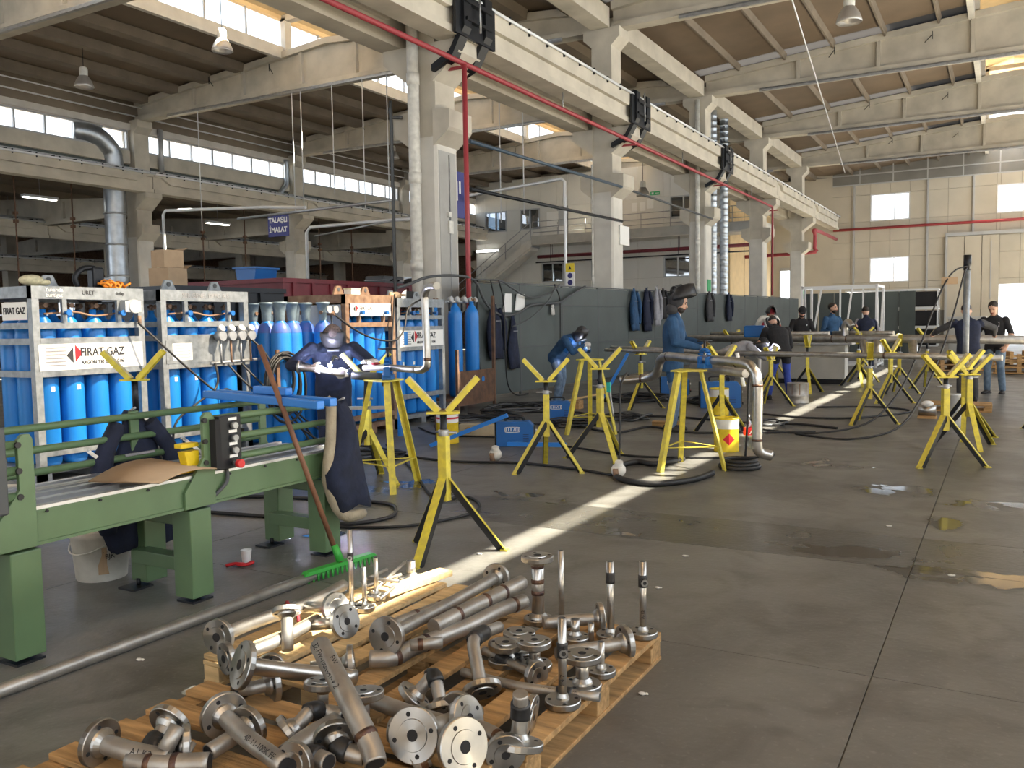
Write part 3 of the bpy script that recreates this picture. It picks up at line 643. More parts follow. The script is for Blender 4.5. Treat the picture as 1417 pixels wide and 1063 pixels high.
t = thing('workshop_sign', 'dark blue sign partly hidden behind the red riser', 'sign', (-9.95, YT[0]+.55, 3.75)); B().b2(-.02, .02, -.1, .45, 0, .95).out('plate', 'sign_blue', t); B().b2(.02, .024, .1, .16, .35, .75).out('stroke', 'paper', t); B().b2(.02, .024, .22, .28, .5, .75).out('stroke', 'paper', t)
# white pipe gantry and hanging wires in the side bay
t = thing('pipe_gantry', 'white pipe gantry standing behind the gas racks', 'frame', (-24.6, 20, 0))
B().tube([(0, 0, 0), (0, 0, 5.35), (.12, 0, 5.48), (4.5, 0, 5.25), (6.3, 0, 5.1)], .05, 8).out('pipe', 'white_steel', t)
t = thing('pipe_gantry', 'white pipe post with arm behind the maroon container', 'frame', (-18.3, 20, 0))
B().tube([(0, 0, 0), (0, 0, 4.35), (.15, 0, 4.5), (2.2, 0, 4.5), (5.8, -.5, 4.4)], .05, 8).out('pipe', 'white_steel', t)
t = thing('pipe_gantry', 'white pipe post in front of the office stairs holding the safety sign', 'frame', (-10.66, 22, 0))
B().tube([(0, 0, 0), (0, 0, 5.42), (-.1, 0, 5.5), (-1.9, 0, 5.38), (-4.5, 0, 5.2)], .045, 8).out('pipe', 'white_steel', t)
t = thing('safety_sign', 'tall safety sign with yellow head and three round pictograms', 'sign', (-10.50, 21.95, 2.35))
B().b2(-.13, .13, -.01, .01, 0, .58).out('plate', 'label_white', t); B().b2(-.13, .13, -.014, .0, .58, .82).out('yellow_head', 'sign_yellow', t)
for i in range(3): B().cyl((0, -.018, .1+i*.19), (0, -.005, .1+i*.19), .075, n=14).out('pictogram', 'sign_blue', t)
B().prism([(-.05, .64), (.05, .64), (0, .75)], -.02, -.014, 'y').out('warning_mark', 'ink', t)
for i, (x, y) in enumerate(((-9.68, 32.3), (-9.68, 49.9))):
    B().b2(x-.02, x, y-.2, y+.2, 2.6, 3.05).out('exit_plate', 'sign_green', None, (x, y, 2.6), ['small green plate on the third column', 'small green plate on the farthest column'][i], 'sign')
for i, (x, zt, zb_) in enumerate(((-26.4, 9.7, 5.2), (-21.7, 9.7, 5.6), (-21.3, 9.7, 5.6), (-19.9, 9.7, 6.0), (-18.6, 9.7, 5.4), (-17.6, 9.7, 5.2), (-15.4, 9.7, 4.9), (-13.4, 9.7, 4.6), (-12.6, 9.7, 4.8))):
    B().cyl((0, 0, zb_), (0, 0, zt), .018, n=5).out('drop_cable', 'white_steel', None, None, 'thin cable dropping from the side bay roof beam', 'cable', 'cables hanging from the side bay beam')
    bpy.data.objects[-1] if False else None
    o = [q for q in bpy.data.objects if q.name.startswith('drop_cable')][-1]; o.location = (x, YT[1]-.3, 0)
for i, (y, z0) in enumerate(((19.15, 3.2), (21.4, 3.2), (27.7, 3.2), (30.2, 3.2), (35.4, 3.2), (38, 3.2))):
    t = thing('rusty_rod', 'rusty hanging rod with bracket under the low bay girder', 'rod', (-31.5, y, z0), group='rusty rods below the left row'); B().cyl((0, 0, 0), (0, 0, 4.57), .03, n=6).out('rod', 'rust', t); B().b2(-.08, .08, -.06, .06, 2.3, 2.42).b2(-.08, .08, -.06, .06, 2.6, 2.7).out('bracket', 'rust', t)
# conduits from corbel to corbel
for k, (z, x, m, lb) in enumerate(((5.2, -9.42, 'slate', 'slate blue conduit running between the corbels of the first two columns'), (4.25, -9.42, 'black_steel', 'black conduit running low between the first two columns'))):
    B().cyl((x, YT[0]+.4, z), (x, YT[1]-.4, z+.1), .04, n=8).out('conduit', m, None, (x, YT[0], z), lb, 'pipe')
B().cyl((-9.45, YT[1]+.4, 5.3), (-9.45, YT[2]-.4, 5.25), .035, n=8).out('conduit', 'dark_grey', None, (-9.45, YT[1], 5.3), 'grey conduit running between the second and third columns', 'pipe')
B().b2(-9.69, -9.66, YT[1]+.05, YT[1]+.75, 3.75, 4.3).out('hanging_paper', 'paper', None, (-9.67, YT[1], 3.75), 'white sheet hanging on the second column', 'paper')
B().cyl((-3.0, 7.0, 9.2), (-7.6, 50, 9.25), .02, n=6).out('roof_cable', 'white_steel', None, (-5, 30, 9.2), 'taut white cable crossing under the main hall roof', 'cable')
# ---- welding screen
scr = thing('welding_screen', 'long dark grey welding screen panels standing in front of the columns', 'screen', (-9.2, 14.55, 0))
n = 15; w = 2.1
for i in range(n):
    B().b2(-.02, .02, i*w+.015, (i+1)*w-.015, .06, 2.36+.012*i).out('panel', 'screen_grey', scr)
    B().bar((0, i*w, 0), (0, i*w, 2.38+.012*i), .05).out('post', 'dark_grey', scr)
B().bar((.03, 0, 1.02), (.03, n*w, 1.02), .02).bar((.03, 0, 1.95), (.03, n*w, 1.97), .02).bar((.0, 0, 2.38), (.0, n*w, 2.56), .03).out('rail', 'dark_grey', scr)
SX = -9.14
for i, (y0, y1, z0, z1) in enumerate(((15.85, 16.20, 1.78, 2.17), (16.36, 16.78, 1.82, 2.17))):
    B().add([(SX-.02, y0, z0), (SX-.02, y1, z0), (SX-.01, y1, z1), (SX-.01, y0+.08, z1), (SX, y0, z0), (SX, y1, z0), (SX+.01, y1, z1), (SX+.01, y0+.08, z1)], [(0, 1, 2, 3), (7, 6, 5, 4), (0, 4, 5, 1), (1, 5, 6, 2), (2, 6, 7, 3), (3, 7, 4, 0)]).out('paper_sheet', 'paper', None, (SX, y0, z0), 'white paper sheet pinned on the dark welding screen', 'paper', 'papers on the screen')
def jacket(name, x, y, z0, z1, w, m, label, grp='work clothes hung on the screen', flip=1, d=.10, sleeve=True):
    t = thing(name, label, 'jacket', (x, y, z1), group=grp); h = z1-z0
    b = B(); n = 12; rings = []
    for j in range(9):
        s = j/8; ww = w*(.22+.78*min(1, s*1.6))*(1-.12*max(0, s-.75)*4*.3); dd = d*(.35+.65*min(1, s*1.5)); zz = -h*s
        rings.append([(dd*(1+.35*math.sin(3*a+j*.7))*math.cos(a)*.5+dd*.5, ww/2*math.sin(a)+.04*math.sin(j*.9), zz+.02*math.sin(4*a+j)) for a in [2*math.pi*k/n for k in range(n)]])
    V = [q for r_ in rings for q in r_]; F = [(i*n+k, i*n+(k+1) % n, (i+1)*n+(k+1) % n, (i+1)*n+k) for i in range(8) for k in range(n)]
    b.add(V, F, True); b.add(V[:n], [tuple(range(n))]); b.add(V[-n:], [tuple(range(n))]); b.out('body', m, t)
    if sleeve:
        for sd in (-1, 1):
            B().tube(smooth_path([(d*.5, sd*w*.22, -.08*h), (d*.75, sd*w*.47, -.32*h), (d*.8, sd*w*.5, -.6*h), (d*.7, sd*w*.43, -.85*h)], 4), [.05]*4+[.06]*4+[.055]*4+[.045], 8).out('sleeve', m, t)
    if d < .13: B().box((d*.98, 0, -.30*h), (.01, w*.4, .014)).out('reflective_strip', 'grey_cloth', t)
    B().cyl((.0, 0, 0), (.07, 0, .03), .008, n=5).out('hook', 'steel_grey', t)
    return t
jacket('work_jacket', SX, 15.45, .82, 1.93, .62, 'navy_cloth', 'navy work jacket hanging on the screen beside the papers')
jacket('work_jacket', SX, 16.2, .58, 1.72, .46, 'navy_cloth', 'navy work jacket hanging lower on the screen with grey strip', sleeve=False)
jacket('work_jacket', SX, 23.2, 1.28, 2.46, .6, 'blue_cloth', 'blue work jacket first in the row on the far screen')
jacket('work_jacket', SX, 24.2, 1.25, 2.5, .6, 'navy_cloth', 'navy work jacket under a pale coat on the far screen')
jacket('work_jacket', SX+.1, 24.75, 1.4, 2.55, .5, 'grey_cloth', 'pale grey coat hanging on the far screen')
jacket('work_jacket', SX, 25.6, 1.6, 2.52, .5, 'black_cloth', 'black work jacket at the end of the row on the far screen')
jacket('work_jacket', SX, 30.4, 1.5, 2.55, .8, 'charcoal_cloth', 'dark jacket hanging alone on the far screen')
jacket('work_jacket', SX, 32.9, 1.5, 2.55, .65, 'navy_cloth', 'navy jacket hanging last on the far screen')
t = thing('work_glove', 'pale work glove hooked on the screen', 'glove', (SX+.02, 18.1, 1.8))
B().ball((0, 0, .12), .07, (.5, .9, 1)).out('palm', 'white_glove', t)
for k in range(4): B().tube([(0, -.05+k*.033, .08), (.01, -.06+k*.04, -.03), (.01, -.06+k*.042, -.09+.01*abs(k-1.5))], .018, 6).out('finger', 'white_glove', t)
t = thing('helmet_on_screen', 'black welding helmet hung on top of the far screen', 'helmet', (SX+.1, 26.4, 2.35)); B().ball((0, 0, .1), .16, (.8, 1, 1.1)).out('shell', 'helmet', t); B().b2(.10, .14, -.06, .06, .1, .18).out('visor_window', 'dark_grey', t)
t = thing('junction_cabinet', 'cream electrical cabinet with green mark on the screen', 'cabinet', (-9.13, 26.55, 1.15)); B().b2(0, .2, -.22, .22, 0, 1.1).out('body', 'plastic_white', t, bev=.01); B().b2(.2, .206, -.12, .12, .6, .9).out('label', 'sign_green', t)
# hoses over the screen
hs = [([(12.11, 2.18), (12.49, 2.26), (13.05, 2.40), (13.89, 2.46), (14.61, 2.40), (14.99, 2.01), (15.33, 1.8), (15.8, 1.7), (16.44, 1.77), (16.94, 1.93), (17.64, 1.97), (18.39, 2.01), (18.99, 2.19), (19.83, 2.42)], .028, 'thick grey hose looping across the screen top'),
      ([(14.45, 2.4), (15.52, 2.42), (15.98, 2.30), (16.61, 2.13), (17.18, 2.11), (17.9, 2.24), (18.3, 2.42)], .02, 'grey cable sagging over the screen'),
      ([(18.02, 2.42), (17.64, 2.05), (16.76, 1.65), (15.95, 1.47)], .015, 'thin cable slanting down the screen'),
      ([(14.75, 2.42), (14.72, 1.8), (14.67, 1.24), (14.80, .52), (14.9, .03)], .022, 'dark hose dropping at the screen end'),
      ([(15.17, 2.42), (15.31, 1.95), (15.3, 1.07), (15.17, .49), (15.0, .1), (14.8, .02)], .016, 'cable dropping in front of the first jacket'),
      ([(15.41, 2.42), (15.6, 1.95), (15.63, 1.06), (15.7, .31), (16.06, .03), (16.6, .02)], .016, 'cable dropping in front of the second jacket'),
      ([(18.13, 2.42), (18.39, 2.12), (18.42, 1.65), (18.4, .6), (18.5, .02)], .018, 'cable dropping behind the bent welder')]
for i, (p, r_, lb) in enumerate(hs):
    B().tube(smooth_path([(SX+.06+.05*(i % 3), y, z) for y, z in p], 5), r_, 6).out('screen_hose', 'dark_grey' if i < 3 else 'black_rubber', None, (SX, p[0][0], p[0][1]), lb, 'hose', 'hoses on the welding screen')
# container and boxes behind the gas racks
def crate(name, x0, x1, y0, y1, z1, m, label, cat='container', rib=.5):
    t = thing(name, label, cat, ((x0+x1)/2, (y0+y1)/2, 0)); w = (x1-x0)/2; d_ = (y1-y0)/2
    B().b2(-w, w, -d_, d_, 0, z1-.06).out('body', m, t)
    B().b2(-w-.03, w+.03, -d_-.03, d_+.03, z1-.08, z1).out('rim', m, t)
    k = int(2*d_/rib)
    for i in range(k): B().b2(w, w+.04, -d_+(i+.5)*rib-.04, -d_+(i+.5)*rib+.04, .05, z1-.08).out('rib', m, t)
    return t
crate('steel_container', -13.6, -11.2, 11.6, 17.2, 2.42, 'maroon', 'maroon ribbed steel container behind the gas racks')
crate('steel_container', -12.6, -10.9, 9.0, 11.3, 2.20, 'black_steel', 'black steel container behind the loose gas cylinders')
def carton(x, y, z, s, rz, label):
    t = thing('cardboard_box', label, 'box', (x, y, z), rz, 'cartons on the containers'); B().b2(-s/2, s/2, -s/2, s/2, 0, s*.8).out('box', 'cardboard', t, bev=.004); B().b2(-.03, .03, -s/2-.002, s/2+.002, s*.8, s*.8+.003).out('tape', 'tape_cream', t); B().add([(-s/2, s/2, s*.8), (s/2, s/2, s*.8), (s/2, s*.8, s*.95), (-s/2, s*.8, s*.95)], [(0, 1, 2, 3)]).out('flap', 'cardboard', t)
carton(-12.0, 9.8, 2.2, .42, .1, 'cardboard carton standing on the black container'); carton(-12.0, 9.8, 2.54, .36, -.1, 'cardboard carton on top of another carton')
t = thing('plastic_crate', 'blue plastic crate on the edge of the maroon container', 'crate', (-12.2, 11.95, 2.42), .1); B().prism([(-.2, 0), (.2, 0), (.24, .2), (-.24, .2)], -.3, .3, 'y').out('tub', 'machine_blue', t); B().b2(-.27, .27, -.34, .34, .2, .235).out('lid', 'machine_blue', t)
t = thing('tool_case', 'grey tool case lying on the maroon container', 'case', (-12.0, 15.6, 2.42), .1); B().b2(-.25, .25, -.45, .35, 0, .2).out('shell', 'dark_grey', t, bev=.03); B().tube([(.26, -.2, .1), (.32, -.2, .12), (.32, .1, .12), (.26, .1, .1)], .015, 6).out('handle', 'black_rubber', t); B().b2(-.26, .26, -.46, .36, .10, .11).out('seam', 'steel_grey', t)
t = thing('tool_case', 'black tool roll beside the grey tool case', 'case', (-12.0, 16.6, 2.42)); B().ball((0, 0, .1), .12, (1.4, 2.4, .85)).out('body', 'black_matte', t); B().bar((-.1, -.2, .2), (.1, .25, .22), .05).out('strap', 'steel_grey', t)
# cage frame, racks and partition far down the hall
t = thing('steel_cage', 'grey welded steel box frame standing by the far benches', 'frame', (-5.6, 28.6, 0))
for x in (0, 2.2):
    for y in (0, 1.6): B().bar((x, y, 0), (x, y, 2.55), .07).out('post', 'white_steel', t)
for z in (.1, 2.5):
    B().bar((0, 0, z), (2.2, 0, z), .07).bar((0, 1.6, z), (2.2, 1.6, z), .07).bar((0, 0, z), (0, 1.6, z), .07).bar((2.2, 0, z), (2.2, 1.6, z), .07).out('ring', 'white_steel', t)
for a, b_ in (((2.2, 0, 2.5), (2.2, .8, .1)), ((2.2, 1.6, 2.5), (2.2, .8, .1)), ((.6, 0, 2.5), (.2, 0, .1)), ((1.2, 0, .1), (1.5, 0, 2.5)), ((0, .8, .1), (0, .5, 2.5)), ((.9, 1.6, .1), (.9, 1.6, 2.5)), ((1.6, 1.6, .1), (1.6, 1.6, 2.5))): B().bar(a, b_, .05).out('brace', 'white_steel', t)
t = thing('folding_partition', 'dark blue grey folding partition behind the laughing man', 'partition', (-6.6, 34, 0))
for i in range(7): B().prism([(i*.55, 0), (i*.55+.53, .05*(1 if i % 2 else -1)), (i*.55+.53, .05*(1 if i % 2 else -1)+.03), (i*.55, .03)], .05, 2.45, 'z').out('panel', 'screen_grey', t)
for k in range(3):
    t = thing('pipe_rack', ['lowest black wrapped bundle rack by the end wall', 'middle black wrapped bundle rack of the stack', 'topmost black wrapped bundle rack of the stack'][k], 'rack', (-5.2, 50, k*.985), group='stacked bundle racks')
    B().b2(-2.2, 2.2, -.5, .5, .08, .85).out('wrapped_bundle', 'black_matte', t, bev=.08)
    for x in (-2.2, -.7, .7, 2.2): B().bar((x, -.55, 0), (x, -.55, .98), .06).bar((x, .55, 0), (x, .55, .98), .06).bar((x, -.55, .95), (x, .55, .95), .06).out('upright', 'white_steel', t)
    for z in (.03, .95): B().bar((-2.25, -.55, z), (2.25, -.55, z), .07).bar((-2.25, .55, z), (2.25, .55, z), .07).out('rail', 'white_steel', t)
t = thing('grey_bin', 'grey steel bin near the end wall', 'bin', (-1.4, 42, 0)); B().b2(-.7, .7, -.5, .5, 0, 1.5).out('body', 'concrete_grey', t, bev=.04); B().b2(-.74, .74, -.54, .54, 1.42, 1.5).out('rim', 'frame_grey', t)
# ================================================================ gas cylinders and racks
def cyl_mesh(h=1.52, r=.122):
    return B().lathe([(r*.55, 0), (r*.9, .01), (r, .05), (r, h-.17), (r*.94, h-.10), (r*.72, h-.03), (r*.42, h+.02), (r*.30, h+.05), (r*.30, h+.10)], 18).mesh('shell', 'cyl_blue')
CYL = cyl_mesh(); CYLS = cyl_mesh(1.52, .114); CYLT = cyl_mesh(1.60, .128)
VALVE = B().cyl((0, 0, 0), (0, 0, .07), .022, n=8).cyl((-.05, 0, .04), (.06, 0, .04), .014, n=6).cyl((.06, 0, .04), (.075, 0, .04), .026, n=8).mesh('valve', 'rust_pale')
TAGM = B().b2(-.001, .002, -.02, .02, -.025, .025).mesh('sticker', 'label_white')
def gas_cylinder(x, y, z, label, grp, me=CYL, hv=1.62, guard=False, tagz=None, rz=0):
    t = thing('gas_cylinder', label, 'cylinder', (x, y, z), rz, grp); share('shell', me, t); share('valve', VALVE, t, (0, 0, hv))
    if tagz: share('sticker', TAGM, t, (.1225, .0, tagz))
    if guard:
        share('shoulder_band', GB, t, (0, 0, 1.44)); share('valve_guard', GG, t, (0, 0, 1.62))
    return t
GB = B().lathe([(.1265, .03), (.122, .07), (.098, .13), (.06, .17)], 16, close=False).mesh('shoulder_band', 'cyl_violet')
GG = B().lathe([(.050, 0), (.056, .02), (.065, .12), (.082, .22), (.092, .225), (.092, .25), (.080, .25), (.055, .10), (.045, 0)], 14, close=False).mesh('valve_guard', 'cyl_cap')
def logo(t, loc, s=1.0, rot=0):
    # two facing triangles, dark and red
    z = loc[2]; x = loc[0]; y = loc[1]
    B().prism([(y-.09*s, z), (y-.012*s, z+.085*s), (y-.012*s, z-.085*s)], x, x+.003, 'x').out('logo_dark', 'ink', t)
    B().prism([(y+.012*s, z+.115*s), (y+.10*s, z+.02*s), (y+.012*s, z-.075*s)], x, x+.003, 'x').out('logo_red', 'logo_red', t)
def bundle(x, y0, y1, H, m, label, plate, nf=4, depth=1.05, low=.30, cylab='', rails=(1.60, 1.44, 1.11), th=.075, top=.13):
    W = y1-y0; t = thing('cylinder_rack', label, 'rack', (x, y0, 0), group='gas cylinder racks')
    for (px, py) in ((0, 0), (0, W), (-depth, 0), (-depth, W)): B().b2(px-th, px, py-(th if py else 0), py+(0 if py else th), 0, H).out('post', m, t)
    B().b2(-th, .004, 0, W, H-top, H).out('top_plate', m, t); B().b2(-depth-th, -depth, 0, W, H-top, H).out('top_plate', m, t)
    for py in (0, W-th): B().b2(-depth, 0, py, py+th, H-top*.9, H).out('top_beam', m, t)
    B().b2(-depth, -th, th, W-th, H-.02, H-.005).out('top_cover', m, t)
    for z in rails:
        B().b2(-.05, .002, th, W-th, z-.032, z+.032).out('rail', m, t); B().b2(-depth, -depth+.05, th, W-th, z-.03, z+.03).out('rail', m, t)
        for py in (0.004, W-.05): B().b2(-depth, -th, py, py+.045, z-.032, z+.032).out('side_rail', m, t)
    B().b2(-.06, 0, th, W-th, low-.035, low+.035).out('rail', m, t)
    for z in (.09,): B().b2(-depth, .0, 0, W, z, z+.06).out('base_plate', m, t)
    for py in (0, W/2-.06, W-.12): B().b2(-depth, .0, py, py+.12, 0, .09).out('foot', m, t)
    # lifting eyes
    for py in (W*.38, W*.92):
        B().prism([(py-.12, H), (py-.05, H+.14), (py+.05, H+.14), (py+.12, H)], -.5, -.47, 'x').out('lifting_eye', m, t); B().cyl((-.505, py, H+.09), (-.465, py, H+.09), .03, n=10).out('eye_hole', 'dark_grey', t)
    # manifold
    B().tube(smooth_path([(-.12, .2, 1.72), (-.10, W*.4, 1.74), (-.12, W*.6, 1.70), (-.1, W*.85, 1.74)], 4), .012, 6).out('manifold_pipe', 'rust_pale', t)
    for py in (W*.27, W*.76):
        B().b2(-.04, 0, py-.025, py+.025, rails[0], H-top).out('valve_post', m, t)
        B().cyl((.0, py, 1.73), (.06, py, 1.73), .02, n=8).cyl((.06, py, 1.73), (.075, py, 1.73), .032, n=10).out('valve_wheel', 'machine_blue', t)
    if plate:
        px = .006; zc = (rails[1]+rails[2])/2; hh = (rails[1]-rails[2])/2-.03
        pl_ = B().b2(px-.004, px, th*.6, W-th*.6, zc-hh, zc+hh).out('name_plate', 'label_white' if plate != 'bare' else 'galv', t)
        if plate != 'bare':
            logo(pl_, (px+.001, th+.36*W*.75, zc+.015), .95)
            text('lettering', 'FIRAT GAZ', .125, 'ink', pl_, (px+.003, th+.64*W*.82, zc+.04), (R(90), 0, R(90)), bold=.002, sx=.86)
            text('lettering', 'ARGON 230 BAR  10.06', .055, 'ink', pl_, (px+.003, th+.64*W*.82, zc-.065), (R(90), 0, R(90)), bold=.001, sx=.9)
            for i in range(6): B().b2(px, px+.002, th+.04, th+.26, zc+.09-i*.036, zc+.105-i*.036).out('print_line', 'ink_grey', pl_)
        else:
            B().b2(px, px+.002, th+.06, th+.34, zc-.10, zc+.10).out('data_sheet', 'label_white', pl_)
            for i in range(5): B().b2(px+.002, px+.004, th+.09, th+.31, zc+.07-i*.035, zc+.08-i*.035).out('print_line', 'ink_grey', pl_)
    # the cylinders standing inside
    p = (W-2*th)/nf
    for r_ in range(3):
        for i in range(nf):
            if r_ and i > 0 and r_ > 1: continue
            gas_cylinder(x-.05-.135-r_*.27, y0+th+p*(i+.5), .15, cylab, cylab+' row', tagz=(.8 if (r_ == 0 and i < 2) else None), me=CYL if p > .25 else CYLS)
    return t
b1 = bundle(-8.45, 5.25, 6.55, 2.0, 'galv', 'galvanised gas cylinder rack with white name plate and yellow stand in front', 'full', cylab='blue gas cylinder inside the galvanised rack with white plate')
text('handwriting', 'Yukarıda\nbuntigaz', .055, 'paper', b1, (.007, .24, 1.935), (R(90), 0, R(90))); text('handwriting', 'URET', .06, 'ink', b1, (.007, .62, 1.94), (R(90), 0, R(90))); text('handwriting', 'dolap', .05, 'ink', b1, (.007, 1.0, 1.94), (R(90), 0, R(90)))
s_ = B().b2(-.5, -.08, -.006, 0, 1.66, 1.84).out('end_plate', 'label_white', b1); text('lettering', 'FIRAT GAZ', .095, 'ink', s_, (-.29, -.009, 1.75), (R(90), 0, 0), bold=.002, sx=.8)
B().cyl((.02, 1.12, 1.80), (.10, 1.12, 1.80), .075, n=16).b2(.0, .09, 1.0, 1.2, 1.74, 1.86).out('pressure_gauge', 'frame_grey', b1); B().cyl((.05, 1.2, 1.70), (.05, 1.2, 1.6), .02, n=8).out('gauge_outlet', 'rust_pale', b1)
b2_ = bundle(-8.45, 6.78, 8.11, 2.0, 'galv', 'galvanised gas cylinder rack with pressure regulators mounted on its front', 'bare', cylab='blue gas cylinder inside the galvanised rack with regulators')
text('handwriting', 'SER GENEL DEPO A.Ş', .075, 'ink_grey', b2_, (.007, .66, 1.935), (R(90), 0, R(90)))
for i in range(4):
    q = thing('regulator', 'brass and chrome pressure regulator with gauges on the rack front', 'regulator', (-8.40, 7.55+i*.16, 1.45), group='regulators on the rack')
    B().cyl((0, 0, 0), (.10, 0, 0), .06, n=14).out('bonnet', 'steel_grey', q); B().cyl((.04, .0, .07), (.09, 0, .10), .045, n=12).out('gauge', 'frame_grey', q); B().tube([(.05, 0, -.05), (.05, 0, -.2), (.05, 0, -.33)], .014, 6).out('flow_tube', 'rust_pale' if i % 2 else 'steel_grey', q); B().cyl((-.03, 0, -.02), (.02, 0, -.02), .02, n=6).out('inlet', 'black_steel', q)
B().tube([(-8.37, 7.40, 1.12), (-8.37, 8.20, 1.14)], .022, 6).out('regulator_bar', 'steel_grey', None, (-8.37, 7.8, 1.12), 'steel outlet bar below the regulators', 'pipe')
b3 = bundle(-7.85, 9.30, 10.41, 1.98, 'rust_pale', 'rusty brown gas cylinder rack with a small white plate at the top', None, rails=(1.56,), low=.25, cylab='blue gas cylinder inside the rusty brown rack')
pl_ = B().b2(.004, .010, .1, 1.0, 1.68, 1.86).out('name_plate', 'label_white', b3); logo(pl_, (.011, .2, 1.78), .55); text('lettering', 'FIRAT GAZ', .075, 'ink', pl_, (.012, .43, 1.785), (R(90), 0, R(90)), sx=.8)
for i in range(4): B().b2(.010, .012, .66, .95, 1.81-i*.035, 1.82-i*.035).out('print_line', 'ink_grey', pl_)
b4 = bundle(-8.0, 10.66, 11.93, 1.95, 'galv', 'small grey gas cylinder rack with name plate beside the near column', 'full', rails=(1.66, 1.49, 1.18), low=.44, cylab='blue gas cylinder inside the small grey rack')
B().b2(.008, .011, .15, .24, 1.24, 1.44).out('blue_mark', 'cyl_blue', b4)
B().b2(-.98, -.08, -.006, .0, 1.30, 1.84).out('side_sheet', 'frame_grey', b3); B().b2(-.98, -.08, -.006, 0, .3, 1.28).out('side_sheet', 'maroon', b3)
# loose cylinders with guards
for i, (x, y) in enumerate(((-8.77, 8.50), (-8.43, 8.41), (-8.14, 8.36), (-8.24, 8.67), (-8.28, 8.98), (-7.97, 8.98), (-8.52, 8.72), (-8.78, 8.80), (-8.56, 9.06))):
    gas_cylinder(x, y, 0, 'tall loose blue gas cylinder with violet shoulder and grey valve guard', 'loose gas cylinders between the racks', CYLT, 1.69, True, rz=i)
t = thing('cylinder_regulator', 'brass regulator on the last loose gas cylinder', 'regulator', (-7.93, 9.0, 1.72)); B().cyl((0, 0, 0), (.1, .05, 0), .03, n=8).out('body', 'rust_pale', t); B().cyl((.08, -.05, .05), (.11, -.05, .05), .05, n=12).cyl((.08, .08, .05), (.11, .08, .05), .05, n=12).out('gauge', 'frame_grey', t); B().tube([(.05, .03, 0), (.06, .05, -.2), (.06, .06, -.5), (.03, .1, -1.2)], .01, 6).out('hose', 'black_rubber', t)
# three cylinders with carrier plate by the screen
for i, (x, y) in enumerate(((-8.75, 12.75), (-8.55, 13.1), (-8.45, 13.5))): gas_cylinder(x, y, .25, 'blue gas cylinder with gauges standing on the rusty carrier', 'cylinders on the carrier by the screen', CYLT, 1.69)
t = thing('cylinder_carrier', 'rusty steel carrier plate holding three gas cylinders beside the screen', 'carrier', (-8.22, 13.25, 0))
B().b2(-.02, .02, -.62, .62, .12, .72).out('front_plate', 'rust', t); B().b2(-.75, .02, -.62, .62, .20, .25).out('base_plate', 'rust', t); B().bar((0, .62, 0), (0, .62, 2.05), .05).out('post', 'rust', t); B().bar((-.7, .62, 0), (-.7, .62, .8), .05).bar((-.7, -.62, 0), (-.7, -.62, .8), .05).bar((0, -.62, 0), (0, -.62, 1.1), .05).out('post', 'rust', t)
B().cyl((.021, .2, .55), (.025, .2, .55), .05, n=12).out('plate_hole', 'cyl_blue', t)
t = thing('gauge_set', 'chrome manifold with round gauges on top of the three cylinders', 'gauge', (-8.5, 13.15, 1.94)); B().tube([(0, -.4, 0), (0, .5, 0)], .025, 8).out('manifold', 'steel_grey', t)
for y in (-.3, -.1, .15, .35, .5): B().cyl((.0, y, .03), (.06, y, .05), .05, n=12).out('gauge', 'frame_grey', t)
for y in (-.3, .1, .35): B().cyl((0, y, -.03), (0, y, -.16), .02, n=6).out('stem', 'black_steel', t)
# clutter on the racks
t = thing('hoist_chain', 'orange chain sling heaped on the first rack', 'chain', (-8.62, 6.30, 2.0))
for i in range(14): a = i*1.1; B().lathe([(.035+.012*math.cos(q), .012*math.sin(q)) for q in [k*math.pi/3 for k in range(7)]], 8, (.07*math.cos(a*1.3), .13*math.sin(a), .03+.012*(i % 4)), (math.cos(a), math.sin(a*2), .6), close=False).out('link', 'orange', t)
t = thing('hoist_hook', 'black hoist hook block on the first rack', 'hook', (-8.8, 6.15, 2.0)); B().tube(smooth_path([(0, -.15, .02), (0, -.18, .12), (0, -.08, .22), (0, .08, .22), (0, .1, .1)], 4), .03, 8).out('hook', 'black_steel', t); B().b2(-.06, .06, .0, .14, .0, .24).out('block', 'black_steel', t, bev=.02)
t = thing('rag_bundle', 'crumpled pale rag on the first rack corner', 'rag', (-8.75, 5.45, 2.02)); B().ball((0, 0, .05), .10, (1, 1.3, .6), 10, 6).ball((.03, .1, .03), .07, (1, 1.2, .5), 8, 6).out('cloth', 'tape_cream', t)
t = thing('leather_glove_pair', 'tan leather gloves lying on the small grey rack', 'gloves', (-8.1, 10.75, 1.95)); B().tube(smooth_path([(0, 0, .03), (.04, -.15, .06), (.12, -.25, .0), (.12, -.28, -.2)], 4), .035, 8).ball((-.02, .05, .05), .07, (1, 1.4, .8)).out('cuff', 'cardboard', t)
for k in range(3): B().tube([(-.03+k*.035, .1, .06), (-.03+k*.04, .2, .05)], .017, 6).out('finger', 'cardboard', t)
t = thing('clipboard_stack', 'dark clipboard and papers leaning on the small grey rack', 'papers', (-8.35, 11.45, 1.95), .3); B().prism([(-.2, 0), (.2, 0), (.25, .14), (-.15, .14)], -.02, .0, 'x').out('clipboard', 'black_matte', t); B().prism([(-.38, 0), (-.15, 0), (-.12, .16), (-.33, .1)], .0, .006, 'x').out('paper', 'paper', t)
t = thing('bread_loaf_box', 'cream plastic tub on the rusty rack', 'tub', (-8.1, 9.75, 1.98)); B().b2(-.07, .07, -.1, .1, 0, .09).out('tub', 'plastic_white', t, bev=.01); B().b2(-.075, .075, -.105, .105, .08, .1).out('lid', 'tape_cream', t)
